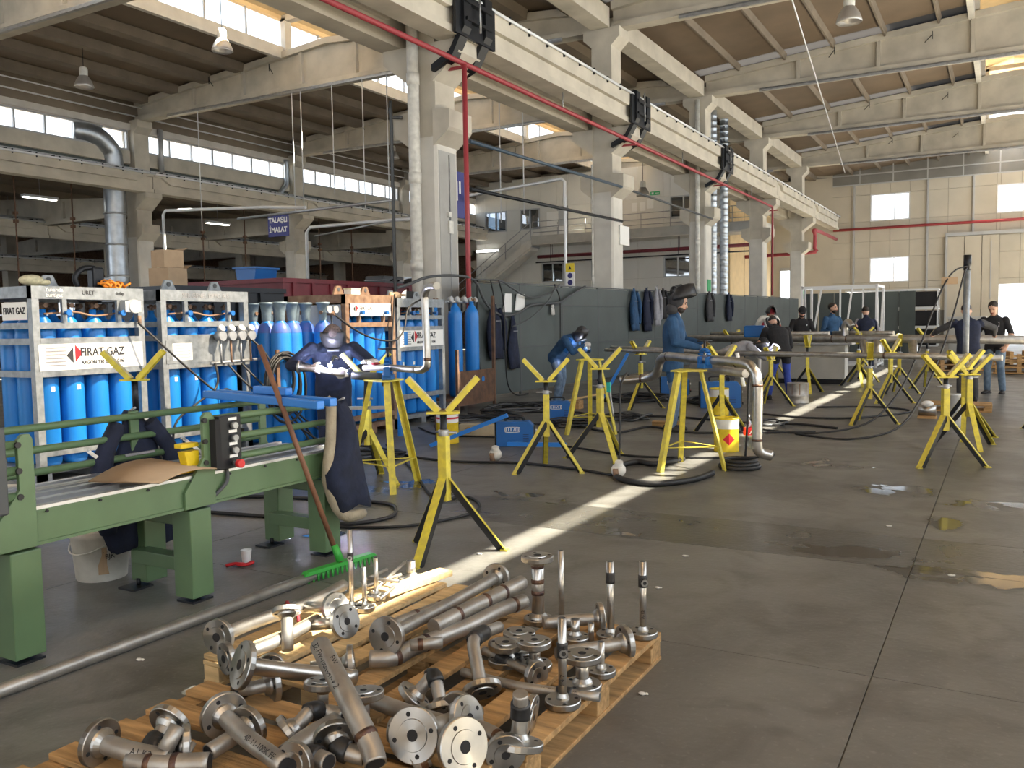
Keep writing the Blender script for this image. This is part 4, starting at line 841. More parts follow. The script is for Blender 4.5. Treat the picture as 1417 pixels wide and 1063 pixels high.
# coiled cable hanging on the loose cylinders
t = thing('cable_coil', 'big black welding cable coil hanging in front of the loose cylinders', 'coil', (-7.98, 8.14, .90))
for i in range(7):
    r_ = .30+.025*i-(.05 if i % 2 else 0); B().tube([(.02+.022*(i % 4), r_*.78*math.cos(a)+.01*i, r_*math.sin(a)-.02*i) for a in [2*math.pi*k/22 for k in range(22)]], .017, 6, closed=True).out('loop', 'black_rubber', t)
B().bar((-.02, 0, -.30), (-.02, 0, .36), .05, .03).out('hanger', 'rust', t)
# hoses across the rack fronts
hz = [([(-8.33, 6.38, 1.62), (-8.2, 6.6, 1.35), (-8.1, 6.95, 1.0), (-8.05, 7.2, .80), (-8.05, 7.35, .82), (-8.1, 7.6, .7), (-8.0, 8.0, .5), (-7.9, 8.3, .3), (-7.7, 8.6, .02)], 'black hose crossing from the gauge to the second rack'),
      ([(-8.35, 7.45, 1.12), (-8.2, 7.35, .95), (-8.1, 7.2, .82), (-8.15, 6.95, .66), (-8.2, 6.7, .45), (-8.0, 6.5, .02)], 'black hose looping left under the regulators'),
      ([(-8.35, 7.65, 1.10), (-8.2, 7.8, .85), (-8.1, 8.1, .6), (-8.0, 8.4, .35), (-7.8, 8.5, .02)], 'black hose hanging from the second regulator'),
      ([(-8.33, 7.85, 1.10), (-8.15, 8.05, .8), (-8.0, 8.35, .5), (-7.9, 8.7, .02)], 'black hose hanging from the third regulator'),
      ([(-8.33, 8.0, 1.42), (-8.2, 8.15, 1.2), (-8.1, 8.3, .8), (-8.0, 8.5, .4), (-7.6, 8.8, .02)], 'black hose hanging from the last regulator'),
      ([(-7.86, 9.05, 1.72), (-7.75, 9.35, 1.5), (-7.72, 9.75, 1.36), (-7.7, 10.2, 1.33), (-7.75, 10.5, 1.5), (-7.85, 10.75, 1.8), (-7.9, 11.3, 1.98)], 'black hose draped across the rusty rack'),
      ([(-7.8, 10.35, 2.0), (-7.75, 10.2, 1.4), (-7.65, 10.0, .8), (-7.6, 9.9, .02)], 'thin black hose running down the rusty rack')]
for p, lb in hz: B().tube(smooth_path(p, 5), .014, 6).out('gas_hose', 'black_rubber', None, p[0], lb, 'hose', 'gas hoses on the racks')
# ================================================================ green roller machine
FX, BX = -3.93, -4.52
mc = thing('pipe_machine', 'green steel pipe feeding machine with tube rails and control box', 'machine', (FX, 2.35, 0))
Y = lambda y: y-2.35
def P(bld, name, m, bev=0, parent=None, label=None): return bld.out(name, m, parent or mc, bev=bev, label=label)
for y in (1.2, 2.35, 3.36, 4.46):
    P(B().b2(-.15, 0, Y(y)-.075, Y(y)+.075, .03, .53), 'leg', 'green_paint', .006)
    P(B().b2(-.66, -.52, Y(y)-.075+.1, Y(y)+.075+.1, .03, .53), 'leg', 'green_paint', .006)
    P(B().b2(-.55, -.12, Y(y)-.05, Y(y)+.05, .17, .25), 'leg_brace', 'green_paint', .004); P(B().b2(-.65, -.155, Y(y)-.065, Y(y)+.12, .44, .545), 'cross_head', 'green_paint', .005)
    for x in (-.075, -.59): P(B().b2(x-.07, x+.07, Y(y)-.07, Y(y)+.07, 0, .012).cyl((x, Y(y)+.02, .01), (x, Y(y)+.02, .05), .015, n=6), 'foot', 'black_steel')
P(B().b2(-.02, -.01, Y(.2), Y(4.55), .555, .705).b2(-.10, .0, Y(.2), Y(4.55), .545, .56).b2(-.10, .0, Y(.2), Y(4.55), .70, .712), 'bed_channel', 'green_paint')
P(B().b2(-.60, -.59, Y(.2), Y(4.55), .555, .705).b2(-.62, -.5, Y(.2), Y(4.55), .545, .56), 'bed_channel', 'green_dark')
P(B().b2(-.60, -.02, Y(.2), Y(4.55), .69, .712), 'bed_top', 'black_steel')
for x, w, m in ((-.03, .05, 'alu'), (-.14, .03, 'alu'), (-.19, .05, 'alu'), (-.30, .04, 'alu'), (-.38, .03, 'alu'), (-.47, .05, 'alu'), (-.55, .04, 'alu')): P(B().b2(x-w/2, x+w/2, Y(.2), Y(4.55), .712, .735 if w < .05 else .728), 'guide_rail', m)
bm_ = B().cyl((0, 0, 0), (.012, 0, 0), .008, n=6).mesh('bolt', 'black_steel')
for i in range(15): share('bolt', bm_, mc, (-.004, Y(.5)+i*.28, .70))
for y in (2.36, 3.42, 1.2, 4.46):
    b = B().prism([(Y(y)-.17, .545), (Y(y)+.045, .545), (Y(y)+.045, 1.05), (Y(y)+.03, 1.075), (Y(y)-.005, 1.075), (Y(y)-.03, 1.05), (Y(y)-.03, .82), (Y(y)-.17, .64)], -.012, .012, 'x')
    if y < 4: P(b, 'upright', 'green_paint', .003)
    b = B().prism([(Y(y)-.03, .545), (Y(y)+.16, .545), (Y(y)+.03, .75), (Y(y)+.03, 1.06), (Y(y)-.03, 1.06)], -.63, -.61, 'x'); P(b, 'upright', 'green_paint', .003)
for z in (1.03, .91, .79):
    P(B().cyl((-.01, Y(.2), z), (-.01, Y(2.33), z), .021, n=10), 'rail_tube', 'green_paint'); P(B().cyl((-.01, Y(3.44), z), (-.01, Y(4.42), z), .021, n=10), 'rail_tube', 'green_paint')
    P(B().cyl((-.60, Y(.2), z), (-.60, Y(4.40), z), .021, n=10), 'rail_tube', 'green_paint')
    P(B().cyl((.0, Y(3.40), z), (.022, Y(3.40), z), .015, n=8), 'rail_knob', 'black_rubber'); P(B().cyl((.0, Y(2.33), z), (.02, Y(2.33), z), .015, n=8), 'rail_knob', 'black_rubber')
P(B().bar((-.56, Y(3.9), .72), (-.60, Y(3.75), .86), .02), 'rail_stay', 'alu'); P(B().bar((-.56, Y(3.25), .72), (-.60, Y(3.1), .86), .02), 'rail_stay', 'alu')
cb = P(B().b2(-.02, .045, Y(3.475), Y(3.64), .735, 1.045), 'control_box', 'black_steel', .006, label='black control box with four knobs and red stop button')
P(B().b2(-.02, .06, Y(3.435), Y(3.475), .75, 1.03), 'box_hinge', 'black_matte', parent=cb)
for i in range(4): P(B().b2(.045, .048, Y(3.545), Y(3.605), 1.015-i*.072, 1.032-i*.072), 'button_label', 'label_white', parent=cb)
for i in range(3): P(B().cyl((.045, Y(3.575), .985-i*.072), (.075, Y(3.575), .985-i*.072), .019, n=12), 'button', 'steel_grey', parent=cb)
P(B().cyl((.045, Y(3.575), .765), (.08, Y(3.575), .765), .012, n=10), 'stop_stem', 'steel_grey', parent=cb); P(B().cyl((.08, Y(3.575), .765), (.11, Y(3.575), .765), .025, n=14), 'stop_button', 'red_plastic', parent=cb)
P(B().tube(smooth_path([(.0, Y(3.56), .735), (.01, Y(3.55), .66), (-.0, Y(3.48), .60), (-.02, Y(3.42), .55)], 4), .012, 6), 'box_cable', 'dark_grey', parent=cb)
P(B().prism([(Y(3.30), .86), (Y(3.40), .86), (Y(3.40), .74), (Y(3.22), .74), (Y(3.22), .765), (Y(3.32), .775)], -.10, -.04, 'x').b2(-.10, -.04, Y(3.28), Y(3.40), .88, .905), 'stop_bracket', 'yellow_bright', .003)
P(B().b2(-.28, .03, Y(1.95), Y(2.27), .72, 1.12), 'motor_box', 'dark_grey', .01)
t = thing('cardboard_sheet', 'bent brown cardboard sheet lying on the machine bed', 'cardboard', (-4.05, 3.15, .74), .15)
V = []; n = 8
for i in range(n+1):
    for j in (0, 1): V.append((-.2+.42*j, -.25+.45*i/n+.06*j, .012+.03*math.sin(i/n*3)+.05*(i/n)*(1-j)))
V += [(a, b_, c-.006) for a, b_, c in V]; m_ = 2*(n+1)
F = [(2*i, 2*i+1, 2*i+3, 2*i+2) for i in range(n)]+[(m_+2*i+2, m_+2*i+3, m_+2*i+1, m_+2*i) for i in range(n)]+[(2*i, 2*i+2, m_+2*i+2, m_+2*i) for i in range(n)]+[(2*i+3, 2*i+1, m_+2*i+1, m_+2*i+3) for i in range(n)]
B().add(V, F, True).out('sheet', 'cardboard', t); B().prism([(-.1, .2), (.15, .22), (.1, .34), (-.02, .30)], .03, .035, 'z').out('torn_paper', 'tape_cream', t)
# blue square tubes laid across the rails
for i, (p, q, lb) in enumerate((((-4.90, 4.28, 1.085), (-3.50, 3.90, 1.085), 'long blue square tube lying across the machine rails'), ((-4.88, 4.38, 1.085), (-3.56, 4.08, 1.085), 'second blue square tube behind the long one on the rails'), ((-4.35, 4.22, 1.135), (-3.98, 4.14, 1.135), 'short blue square tube lying on the long tubes'))):
    B().bar(p, q, .055, .05).out('blue_tube', 'paint_blue', None, p, lb, 'tube', 'blue tubes on the machine', bev=.006)
# clothes hung on the machine
jk = jacket('work_coat', -3.90, 4.50, .33, 1.04, .36, 'navy_cloth', 'long navy work jacket draped over the end of the machine', grp=None, d=.16, sleeve=False)
t = thing('trouser_leg', 'beige trousers hanging behind the navy jacket on the machine', 'trousers', (-3.86, 4.40, .30)); B().tube(smooth_path([(0, .0, .72), (.03, -.05, .5), (.02, -.08, .25), (.05, .02, .0), (.09, .2, -.02)], 4), [.035]*8+[.04]*8+[.03], 8).out('leg_cloth', 'beige_cloth', t); B().tube([(.0, .02, .74), (-.03, .0, .78)], .02, 6).out('waistband', 'beige_cloth', t)
jk2 = jacket('work_coat', -4.60, 3.42, .24, 1.05, .50, 'navy_cloth', 'navy overall hanging on the back rail of the machine', grp=None, d=.10)
# bucket under the machine, cup, red rag, broom
t = thing('plastic_bucket', 'white scuffed plastic bucket under the green machine', 'bucket', (-4.92, 3.42, 0)); B().lathe([(.145, 0), (.15, .01), (.172, .27), (.182, .275), (.182, .30), (.172, .31), (.160, .31), (.14, .02)], 24, close=False).out('shell', 'plastic_white', t); B().cyl((0, 0, .005), (0, 0, .02), .145, n=24).out('bottom', 'plastic_white', t)
B().tube([(.18*math.cos(a), .18*math.sin(a), .28-.10*abs(math.sin(a))) for a in [math.pi+.3+k*.25 for k in range(11)]], .005, 5).out('bail_handle', 'plastic_white', t); B().add([((.152+.07*z)*math.cos(a)*1.01, (.152+.07*z)*math.sin(a)*1.01, z) for z in (.05, .11, .17, .22) for a in (R(-42+8*(z > .15)), R(-30), R(-20-4*(z > .1)))], [(i*3+k, i*3+k+1, i*3+k+4, i*3+k+3) for i in range(3) for k in range(2)]).out('torn_label', 'cardboard', t)
text('marker_text', 'ALM\nBJK', .04, 'ink', t, (.155, -.05, .18), (R(84), 0, R(72)))
t = thing('foam_cup', 'small white foam cup standing on the floor', 'cup', (-4.32, 4.05, 0)); B().lathe([(.024, 0), (.026, .005), (.035, .085), (.037, .09), (.033, .09), (.024, .01)], 16, close=False).out('cup', 'label_white', t); B().cyl((0, 0, .002), (0, 0, .006), .025, n=16).out('bottom', 'label_white', t)
t = thing('red_rag', 'crumpled red wrapper on the floor beside the cup', 'wrapper', (-4.30, 3.98, 0)); B().tube(smooth_path([(-.07, -.06, .01), (-.02, -.02, .02), (.03, .0, .012), (.06, .05, .02), (.02, .07, .012)], 3), .012, 5).ball((0, .0, .012), .03, (1.6, 1, .4)).out('wrapper', 'red_plastic', t)
t = thing('push_broom', 'green headed push broom leaning on the machine with a wooden handle', 'broom', (-3.60, 4.14, 0))
hd = B().prism([(-.30, 0), (.30, 0), (.27, .022), (-.27, .022)], -.025, .025, 'y').mesh('head', 'green_plastic'); share('head', hd, t, (.0, 0, .052), (0, 0, R(83)))
br = B()
for i in range(30): br.cyl((-.28+i*.0193, -.012 if i % 2 else .012, 0), (-.28+i*.0193, 0, .054), .006, .009, n=5)
br.out('bristles', 'green_plastic', t, kind='stuff').rotation_euler = (0, 0, R(83))
B().tube([(0, 0, .07), (-.40, -.22, 1.44)], .0165, 10).out('handle', 'wood_handle', t); B().cyl((.005, 0, .08), (-.03, -.015, .18), .026, .022, n=10).out('socket', 'green_plastic', t)
B().cyl((-3.70, .6, .031), (-3.64, 3.94, .031), .031, n=16).out('floor_pipe', 'stainless_dull', None, (-3.66, 2.0, 0), 'long grey steel pipe lying on the floor beside the machine', 'pipe')
# ================================================================ yellow pipe stands
def vstand(mode='v', black=1):
    t = bpy.data.objects.new('pipe_stand', None); COL.objects.link(t)
    B().bar((0, 0, .36), (0, 0, .80), .065, up=(1, 0, 0)).out('post', 'yellow', t, bev=.004)
    for k in range(3):
        a = R(90)+k*2*math.pi/3; c, s = math.cos(a), math.sin(a)
        p, q = Vector((c*.03, s*.03, .52)), Vector((c*.40, s*.40, .012)); o = Vector((-s, c, 0))
        lg = B().bar(p, q, .058, .008, up=(c, s, .5)).out('leg', 'yellow', t)
        n = (q-p).normalized().cross(o)
        B().bar(p-n*.024+o*.026, q-n*.024+o*.026, .008, .05, up=(c, s, .5)).out('flange', 'black_steel', lg)
        B().box((c*.40, s*.40, .006), (.05, .05, .012)).out('foot', 'yellow', lg)
    B().cyl((0, 0, .70), (0, 0, .955), .024, n=10).out('inner_post', 'black_steel', t)
    B().lathe([(.034, .80), (.036, .81), (.036, .84), (.026, .845)], 10, close=False).cyl((-.10, 0, .825), (.06, 0, .825), .009, n=6).out('height_bolt', 'steel_grey', t)
    h = B().b2(-.11, .11, -.045, .045, .95, .965).out('head_plate', 'yellow', t, bev=.003)
    for sd in (-1, 1):
        p = Vector((sd*.02, 0, .975)); q = Vector((sd*.225, 0, 1.20)); n = Vector((-sd*.74, 0, .67))
        B().bar(p, q, .075, .008, up=n).out('v_arm', 'yellow', t, bev=.002)
        B().bar(p+n*.006, q+n*.006, .045, .006, up=n).out('arm_padding', 'tape_cream', t)
        B().bar(p+Vector((0, .036, 0))-n*.018, q+Vector((0, .036, 0))-n*.018, .006, .035, up=n).bar(p-Vector((0, .036, 0))-n*.018, q-Vector((0, .036, 0))-n*.018, .006, .035, up=n).out('arm_flange', 'yellow', t)
    return t
vs0 = vstand(); first_used = [False]
def place_stand(x, y, az, label, hz=0, head=0, grp='yellow v-head pipe stands'):
    if not first_used[0]: t = vs0; first_used[0] = True
    else: t = copy_tree(vs0)
    t.location = (x, y, 0); t.rotation_euler = (0, 0, R(az)); tag(t, label, 'stand', grp)
    for ch in t.children:
        n = ch.name.split('.')[0]
        if n in ('head_plate', 'v_arm', 'arm_padding', 'arm_flange', 'inner_post'):
            ch.location = (0, 0, hz); ch.rotation_euler = (0, 0, R(head-az))
    return t
VIEW = 29.5
st = [(-3.27, 4.84, 185, 'yellow pipe stand with empty v head beside the broom', .0, VIEW),
      (-5.50, 6.80, 20, 'yellow pipe stand carrying the pipe being welded by the bent welder in navy', .08, 30),
      (-4.15, 8.06, 30, 'yellow pipe stand in front of the blue welding machine', -.02, 25),
      (-3.96, 9.02, -12, 'yellow pipe stand with wide v head beside the hanging air plug', .06, VIEW),
      (-5.60, 14.55, 170, 'yellow pipe stand supporting the flanged pipes by the blue bar', .0, 70),
      (-3.35, 11.75, 200, 'yellow pipe stand behind the trestle with the bent pipe', .0, 60),
      (-1.70, 13.60, 30, 'yellow pipe stand under the long thin pipe with white wrapped floor fitting', -.02, 100),
      (-1.78, 17.05, 30, 'yellow pipe stand right behind the one under the thin pipe', -.05, 60),
      (-.52, 10.05, 28, 'yellow pipe stand with brown rear leg and twin padded arms', -.04, VIEW),
      (-.42, 12.35, 60, 'yellow pipe stand behind the padded one beside the steel pole', -.08, 40),
      (-.35, 11.55, 200, 'yellow pipe stand with low v head between the padded stand and the pole', -.10, 20),
      (-1.85, 19.25, 20, 'yellow pipe stand under the thick pipe beside the dark fittings', .0, 100),
      (-3.55, 18.75, 200, 'yellow pipe stand beside the scorched metal drum', .0, 90),
      (-2.85, 20.9, 80, 'yellow pipe stand under the thick pipe by the grey bench', .0, 90),
      (-3.62, 15.80, 30, 'yellow pipe stand behind the elbow of the bent pipe', -.15, 80),
      (-1.45, 20.8, 10, 'yellow pipe stand with raised v head far down the hall', .1, 40),
      (-2.95, 22.42, 10, 'yellow pipe stand in front of the man in the grey sleeved vest', .12, 30),
      (-5.75, 21.0, 10, 'yellow pipe stand left of the crouched welder in grey', .1, 60),
      (-4.62, 20.72, 10, 'yellow pipe stand in front of the man with the black cap', .08, 90),
      (.62, 13.6, 75, 'yellow pipe stand standing alone at the open side of the hall', .0, 40),
      (-6.15, 4.65, 40, 'yellow pipe stand with taped arm in front of the first gas rack', .18, 35)]
STANDS = [place_stand(*s) for s in st]
def trestle():
    t = bpy.data.objects.new('pipe_trestle', None); COL.objects.link(t)
    B().prism([(.20*math.cos(a), .20*math.sin(a)) for a in [R(90)+k*2*math.pi/3+d_ for k in range(3) for d_ in (-.25, .25)]], 1.02, 1.035, 'z').out('top_plate', 'yellow', t)
    F_ = []
    for k in range(3):
        a = R(90)+k*2*math.pi/3; c, s = math.cos(a), math.sin(a); p = Vector((c*.15, s*.15, 1.02)); q = Vector((c*.40, s*.40, 0)); F_.append((p, q)); o = Vector((-s, c, 0))
        B().bar(p, q, .06, .008, up=(c, s, .2)).bar(p+o*.028-Vector((c, s, 0))*.02, q+o*.028-Vector((c, s, 0))*.02, .008, .045, up=(c, s, .2)).out('leg', 'yellow', t)
    for i in range(3):
        p = F_[i][0].lerp(F_[i][1], .76); q = F_[(i+1) % 3][0].lerp(F_[(i+1) % 3][1], .76); B().bar(p, q, .03, .006).out('brace', 'yellow', t)
    return t
tr0 = trestle(); tr0.location = (-2.86, 8.78, 0); tr0.rotation_euler = (0, 0, R(30)); tag(tr0, 'tall yellow trestle stand holding the bent pipe in a chain vise', 'stand', 'tall yellow trestles')
copy_tree(tr0, None, 'tall yellow trestle stand in front of the rusty rack with a blue chain vise', None, (-5.12, 6.60, 0), (0, 0, R(-15)))
copy_tree(tr0, None, 'tall yellow trestle stand in front of the bent welder in jeans', None, (-5.0, 11.05, 0), (0, 0, R(25)))
def vise(x, y, z, rz, label):
    t = thing('chain_vise', label, 'vise', (x, y, z), rz, 'blue chain vises'); B().b2(-.05, .05, -.07, .07, 0, .05).b2(-.03, .03, -.10, -.05, .03, .12).b2(-.03, .03, .05, .10, .03, .12).out('base', 'machine_blue', t, bev=.006)
    for k in range(9):
        a = math.pi*k/8; B().box((0, .085*math.cos(a), .115+.085*math.sin(a)), (.045, .03, .02), Matrix.Rotation(a, 3, 'X')).out('chain_link', 'machine_blue', t)
    B().cyl((0, 0, .19), (0, 0, .30), .014, n=8).cyl((-.09, 0, .29), (.09, 0, .29), .008, n=6).out('screw_handle', 'black_steel', t)
vise(-2.78, 9.10, 1.035, .86, 'blue chain vise clamping the bent pipe on the trestle'); vise(-5.06, 6.58, 1.035, .5, 'blue chain vise clamping the pipe on the trestle by the rusty rack')
# ================================================================ pipes on the stands
def pipe(pts, r, label, m='stainless_dull', welds=(), name='steel_pipe', sm=True, flange=None):
    t = thing(name, label, 'pipe', pts[0]); o = Vector(pts[0])
    q = [Vector(p)-o for p in pts]; B().tube(smooth_path(q, 5) if sm else q, r, 14).out('pipe', m, t)
    for w in welds:
        c = Vector(w[0])-o; d = Vector(w[1]); x, y, d = frame(d); B().cyl(c-d*.012, c+d*.012, r*1.06, n=14).out('weld_seam', 'weld', t)
    for f in (flange or ()):
        c = Vector(f[0])-o; d = Vector(f[1]).normalized(); B().cyl(c-d*.01, c+d*.012, r*2.0, n=18).out('flange', 'stainless', t)
    return t
pipe([(-4.35, 14.45, .99), (-3.0, 14.05, .99), (-1.75, 13.66, .99), (-.02, 13.15, .985)], .043, 'long thin steel pipe resting across the stands before the steel pole', sm=False, welds=[((-1.5, 13.58, .99), (1, -.3, 0))])
pipe([(-6.9, 20.6, 1.10), (-1.85, 19.3, 1.10), (.6, 18.6, 1.08)], .085, 'thick steel pipe running across the far stands behind the thin pipe', sm=False, welds=[((-3.2, 19.65, 1.10), (1, -.26, 0)), ((-2.9, 19.57, 1.1), (1, -.26, 0))])
pipe([(-2.95, 19.6, 1.12), (-2.95, 19.6, 1.35), (-2.88, 19.55, 1.45), (-2.8, 19.5, 1.35)], .075, 'short bent branch standing on the thick pipe', m='stainless_bright')
pipe([(-3.7, 22.75, 1.17), (-2.95, 22.4, 1.17), (-2.25, 22.1, 1.17)], .05, 'thin steel pipe across the farthest stands', sm=False)
pipe([(-6.3, 21.15, 1.20), (-3.4, 20.4, 1.20)], .05, 'grey steel pipe in front of the men at the far bench', sm=False)
pipe([(-4.22, 10.25, .80), (-3.92, 10.28, .83), (-3.74, 10.20, .88), (-3.66, 10.10, .98), (-3.60, 10.02, 1.08), (-3.46, 9.86, 1.125), (-3.0, 9.36, 1.125), (-2.3, 8.75, 1.11), (-2.16, 8.64, 1.06), (-2.10, 8.60, .93), (-2.10, 8.60, .5), (-2.10, 8.60, .32), (-2.08, 8.62, .24), (-1.98, 8.68, .20)], .052, 'bent steel pipe clamped on the trestle in front of the standing welder', m='stainless', welds=[((-3.95, 10.28, .83), (1, 0, .05)), ((-3.44, 9.84, 1.125), (.7, -.7, 0)), ((-2.34, 8.79, 1.11), (.7, -.7, 0)), ((-2.10, 8.60, .90), (0, 0, 1)), ((-2.10, 8.60, .36), (0, 0, 1))])
pipe([(-3.05, 9.55, 1.03), (-2.28, 8.86, 1.0)], .045, 'dull steel pipe lying below the bent pipe', sm=False)
pipe([(-6.3, 14.9, 1.06), (-5.4, 14.3, 1.06), (-3.95, 13.2, 1.06)], .04, 'flanged steel pipe lying across the stands behind the blue bar', sm=False, flange=[((-3.98, 13.22, 1.06), (.8, -.6, 0))])
pipe([(-6.35, 14.72, 1.03), (-4.75, 13.86, 1.03)], .03, 'shorter flanged pipe in front of the welder in jeans', sm=False, flange=[((-4.77, 13.87, 1.03), (.88, -.47, 0))])
pipe([(-5.45, 6.72, 1.135), (-5.06, 6.58, 1.15), (-4.70, 6.48, 1.14), (-4.55, 6.42, 1.14)], .032, 'steel pipe gripped in the chain vise beside the rusty rack', sm=False)
pipe([(-6.02, 6.38, 1.16), (-5.62, 6.62, 1.08)], .032, 'short pipe held by the bent welder in navy', sm=False, flange=[((-6.0, 6.39, 1.157), (.85, .5, -.15))])
pipe([(-4.62, 6.44, 1.14), (-4.50, 6.39, 1.16), (-4.46, 6.37, 1.25), (-4.50, 6.41, 1.72), (-4.49, 6.40, 1.82), (-4.42, 6.36, 1.88), (-4.28, 6.28, 1.88)], .034, 'hook shaped steel pipe rising in front of the small grey rack', m='stainless', welds=[((-4.46, 6.37, 1.24), (0, 0, 1))])
t = thing('roller_arm', 'black roller arm with a round wheel on the stand by the welder', 'roller', (-5.42, 6.52, 1.03), R(28)); B().cyl((-.02, 0, .045), (.28, 0, .02), .042, n=10).out('arm', 'dark_grey', t); B().cyl((.28, -.0, .02), (.36, 0, .012), .085, n=18).out('wheel', 'dark_grey', t); B().cyl((.36, 0, .012), (.37, 0, .012), .035, n=12).out('hub', 'steel_grey', t); B().bar((.12, 0, 0), (.10, 0, -.28), .04).out('strut', 'black_steel', t); B().bar((-.1, 0, -.27), (.3, 0, -.27), .03).out('foot_bar', 'steel_grey', t)
# far fittings under the thick pipe
for i, (x, y, z, dx) in enumerate(((-2.55, 19.1, .82, .12), (-2.30, 19.05, .82, .1), (-1.60, 18.86, .82, .06))):
    t = thing('pipe_offcut', ['left dark mouthed pipe offcut of the pair under the thick pipe', 'right dark mouthed pipe offcut of the pair under the thick pipe', 'lone dark mouthed pipe offcut under the thick pipe'][i], 'pipe', (x, y, z), group='pipe offcuts under the thick pipe'); B().cyl((0, .3, .2), (dx, -.1, -.05), .085, n=12, caps=False).out('pipe', 'stainless', t); B().cyl((dx, -.09, -.045), (dx+.002, -.1, -.05), .075, n=12).out('mouth', 'black_matte', t); B().cyl((-.0, .3, .2), (0, .34, .28), .02, n=6).out('hanger', 'steel_grey', t)
t = thing('steel_pole', 'tall grey steel pole with cables hooked over its top', 'pole', (-.56, 16.4, 0)); B().cyl((0, 0, 0), (0, 0, 2.55), .048, n=12).out('tube', 'galv', t); B().cyl((0, 0, 0), (0, 0, .02), .2, n=16).out('base', 'steel_grey', t); B().cyl((0, 0, 2.3), (0, 0, 2.55), .06, n=12).out('clamp', 'black_steel', t)
B().tube(smooth_path([(-.56, 16.34, 2.36), (-.72, 16.2, 2.3), (-.85, 15.9, 2.1), (-1.0, 15.2, 1.6), (-1.15, 14.2, .9), (-1.3, 13.2, .45), (-1.6, 12.5, .12), (-2.2, 12.0, .02), (-2.9, 12.2, .015)], 5), .014, 6).out('pole_cable', 'black_rubber', None, (-.56, 16.34, 2.36), 'black cable arching from the pole top to the floor, outer one', 'cable')
B().tube(smooth_path([(-.56, 16.33, 2.33), (-.60, 16.1, 2.2), (-.7, 15.4, 1.6), (-.85, 14.4, .9), (-1.0, 13.2, .4), (-1.2, 12.2, .10), (-1.7, 11.6, .015), (-2.4, 11.9, .015)], 5), .014, 6).out('pole_cable', 'black_rubber', None, (-.56, 16.33, 2.33), 'black cable falling steeply from the pole top, inner one', 'cable')
t = thing('cable_tag', 'small brown card tied to the pole cable', 'tag', (-.80, 15.98, 2.12)); B().b2(-.12, .12, -.02, .02, -.06, .06).out('card', 'cardboard', t); B().cyl((0, 0, .05), (-.0, 0, .09), .006, n=5).out('tie', 'black_rubber', t)
# ================================================================ welding machines, cans, bottle
def welder(x, y, rz, s, label, z=0):
    t = thing('welding_machine', label, 'machine', (x, y, z), rz, 'blue welding machines'); L, W_, H_ = .46*s, .20*s, .31*s
    B().prism([(-L/2, 0), (L/2-.02, 0), (L/2, .03), (L/2, H_*.82), (L/2-.06, H_), (-L/2, H_)], -W_/2, W_/2, 'y').out('case', 'machine_blue', t, bev=.008)
    B().b2(L/2, L/2+.02, -W_/2+.01, W_/2-.01, .03, H_*.8).out('front_panel', 'dark_grey', t); B().b2(-L/2-.02, -L/2, -W_/2+.01, W_/2-.01, .02, H_*.96).out('rear_panel', 'black_matte', t)
    for k in (-1, 1): B().cyl((L/2+.02, k*W_*.25, .08), (L/2+.045, k*W_*.25, .08), .022, n=10).out('socket', 'red_plastic' if k > 0 else 'black_rubber', t)
    B().cyl((L/2+.02, 0, H_*.6), (L/2+.04, 0, H_*.6), .02, n=10).out('dial', 'label_white', t)
    B().tube(smooth_path([(-.12*s, 0, H_), (-.11*s, 0, H_+.05*s), (.09*s, 0, H_+.05*s), (.10*s, 0, H_)], 4), .014, 8).out('handle', 'black_rubber', t)
    for sd in (-1, 1):
        B().tube([(-.03*s+.09*s*max(-1, min(1, 2.2*math.cos(a)))+.0, sd*(W_/2+.002), H_*.68+.032*s*math.sin(a)) for a in [2*math.pi*k/20 for k in range(20)]], .004, 5, closed=True).out('badge', 'label_white', t)
        bt = B()
        for k in range(6): x_ = -.03*s+(-.075+.03*k)*s; bt.prism([(x_-.006*s, H_*.68-.02*s), (x_+.003*s, H_*.68-.02*s), (x_+(.003+(.014 if k == 3 else 0))*s, H_*.68+.02*s), (x_-(.006-(.014 if k == 3 else 0))*s, H_*.68+.02*s)], sd*(W_/2+.001), sd*(W_/2+.003), 'y')
        bt.out('badge_strokes', 'label_white', t, kind='stuff')
        for k in range(5): B().b2(.10*s, .17*s, sd*W_/2-.001, sd*W_/2+.001, .06+k*.022*s, .066+k*.022*s).out('vent_slot', 'ink', t)
    return t
welder(-5.36, 9.55, R(25), 1.02, 'blue welding machine with white badge behind the front pipe stand')
welder(-6.20, 12.45, R(25), .96, 'blue welding machine at the feet of the welder in jeans')
welder(-5.95, 17.4, R(20), 1.25, 'blue welding machine behind the standing welder in denim jacket', z=0)
welder(-4.35, 15.15, R(20), 1.5, 'large blue welding machine behind the bent pipe')
welder(-5.75, 4.35, R(35), .62, 'small blue welding machine with lit display behind the machine bed', z=.50)
t = thing('stool', 'low dark stool carrying the small welding machine', 'stool', (-5.75, 4.35, 0)); B().b2(-.2, .2, -.15, .15, .46, .50).out('seat', 'black_steel', t)
for x in (-.17, .17):
    for y in (-.12, .12): B().bar((x, y, 0), (x, y, .46), .03).out('leg', 'black_steel', t)
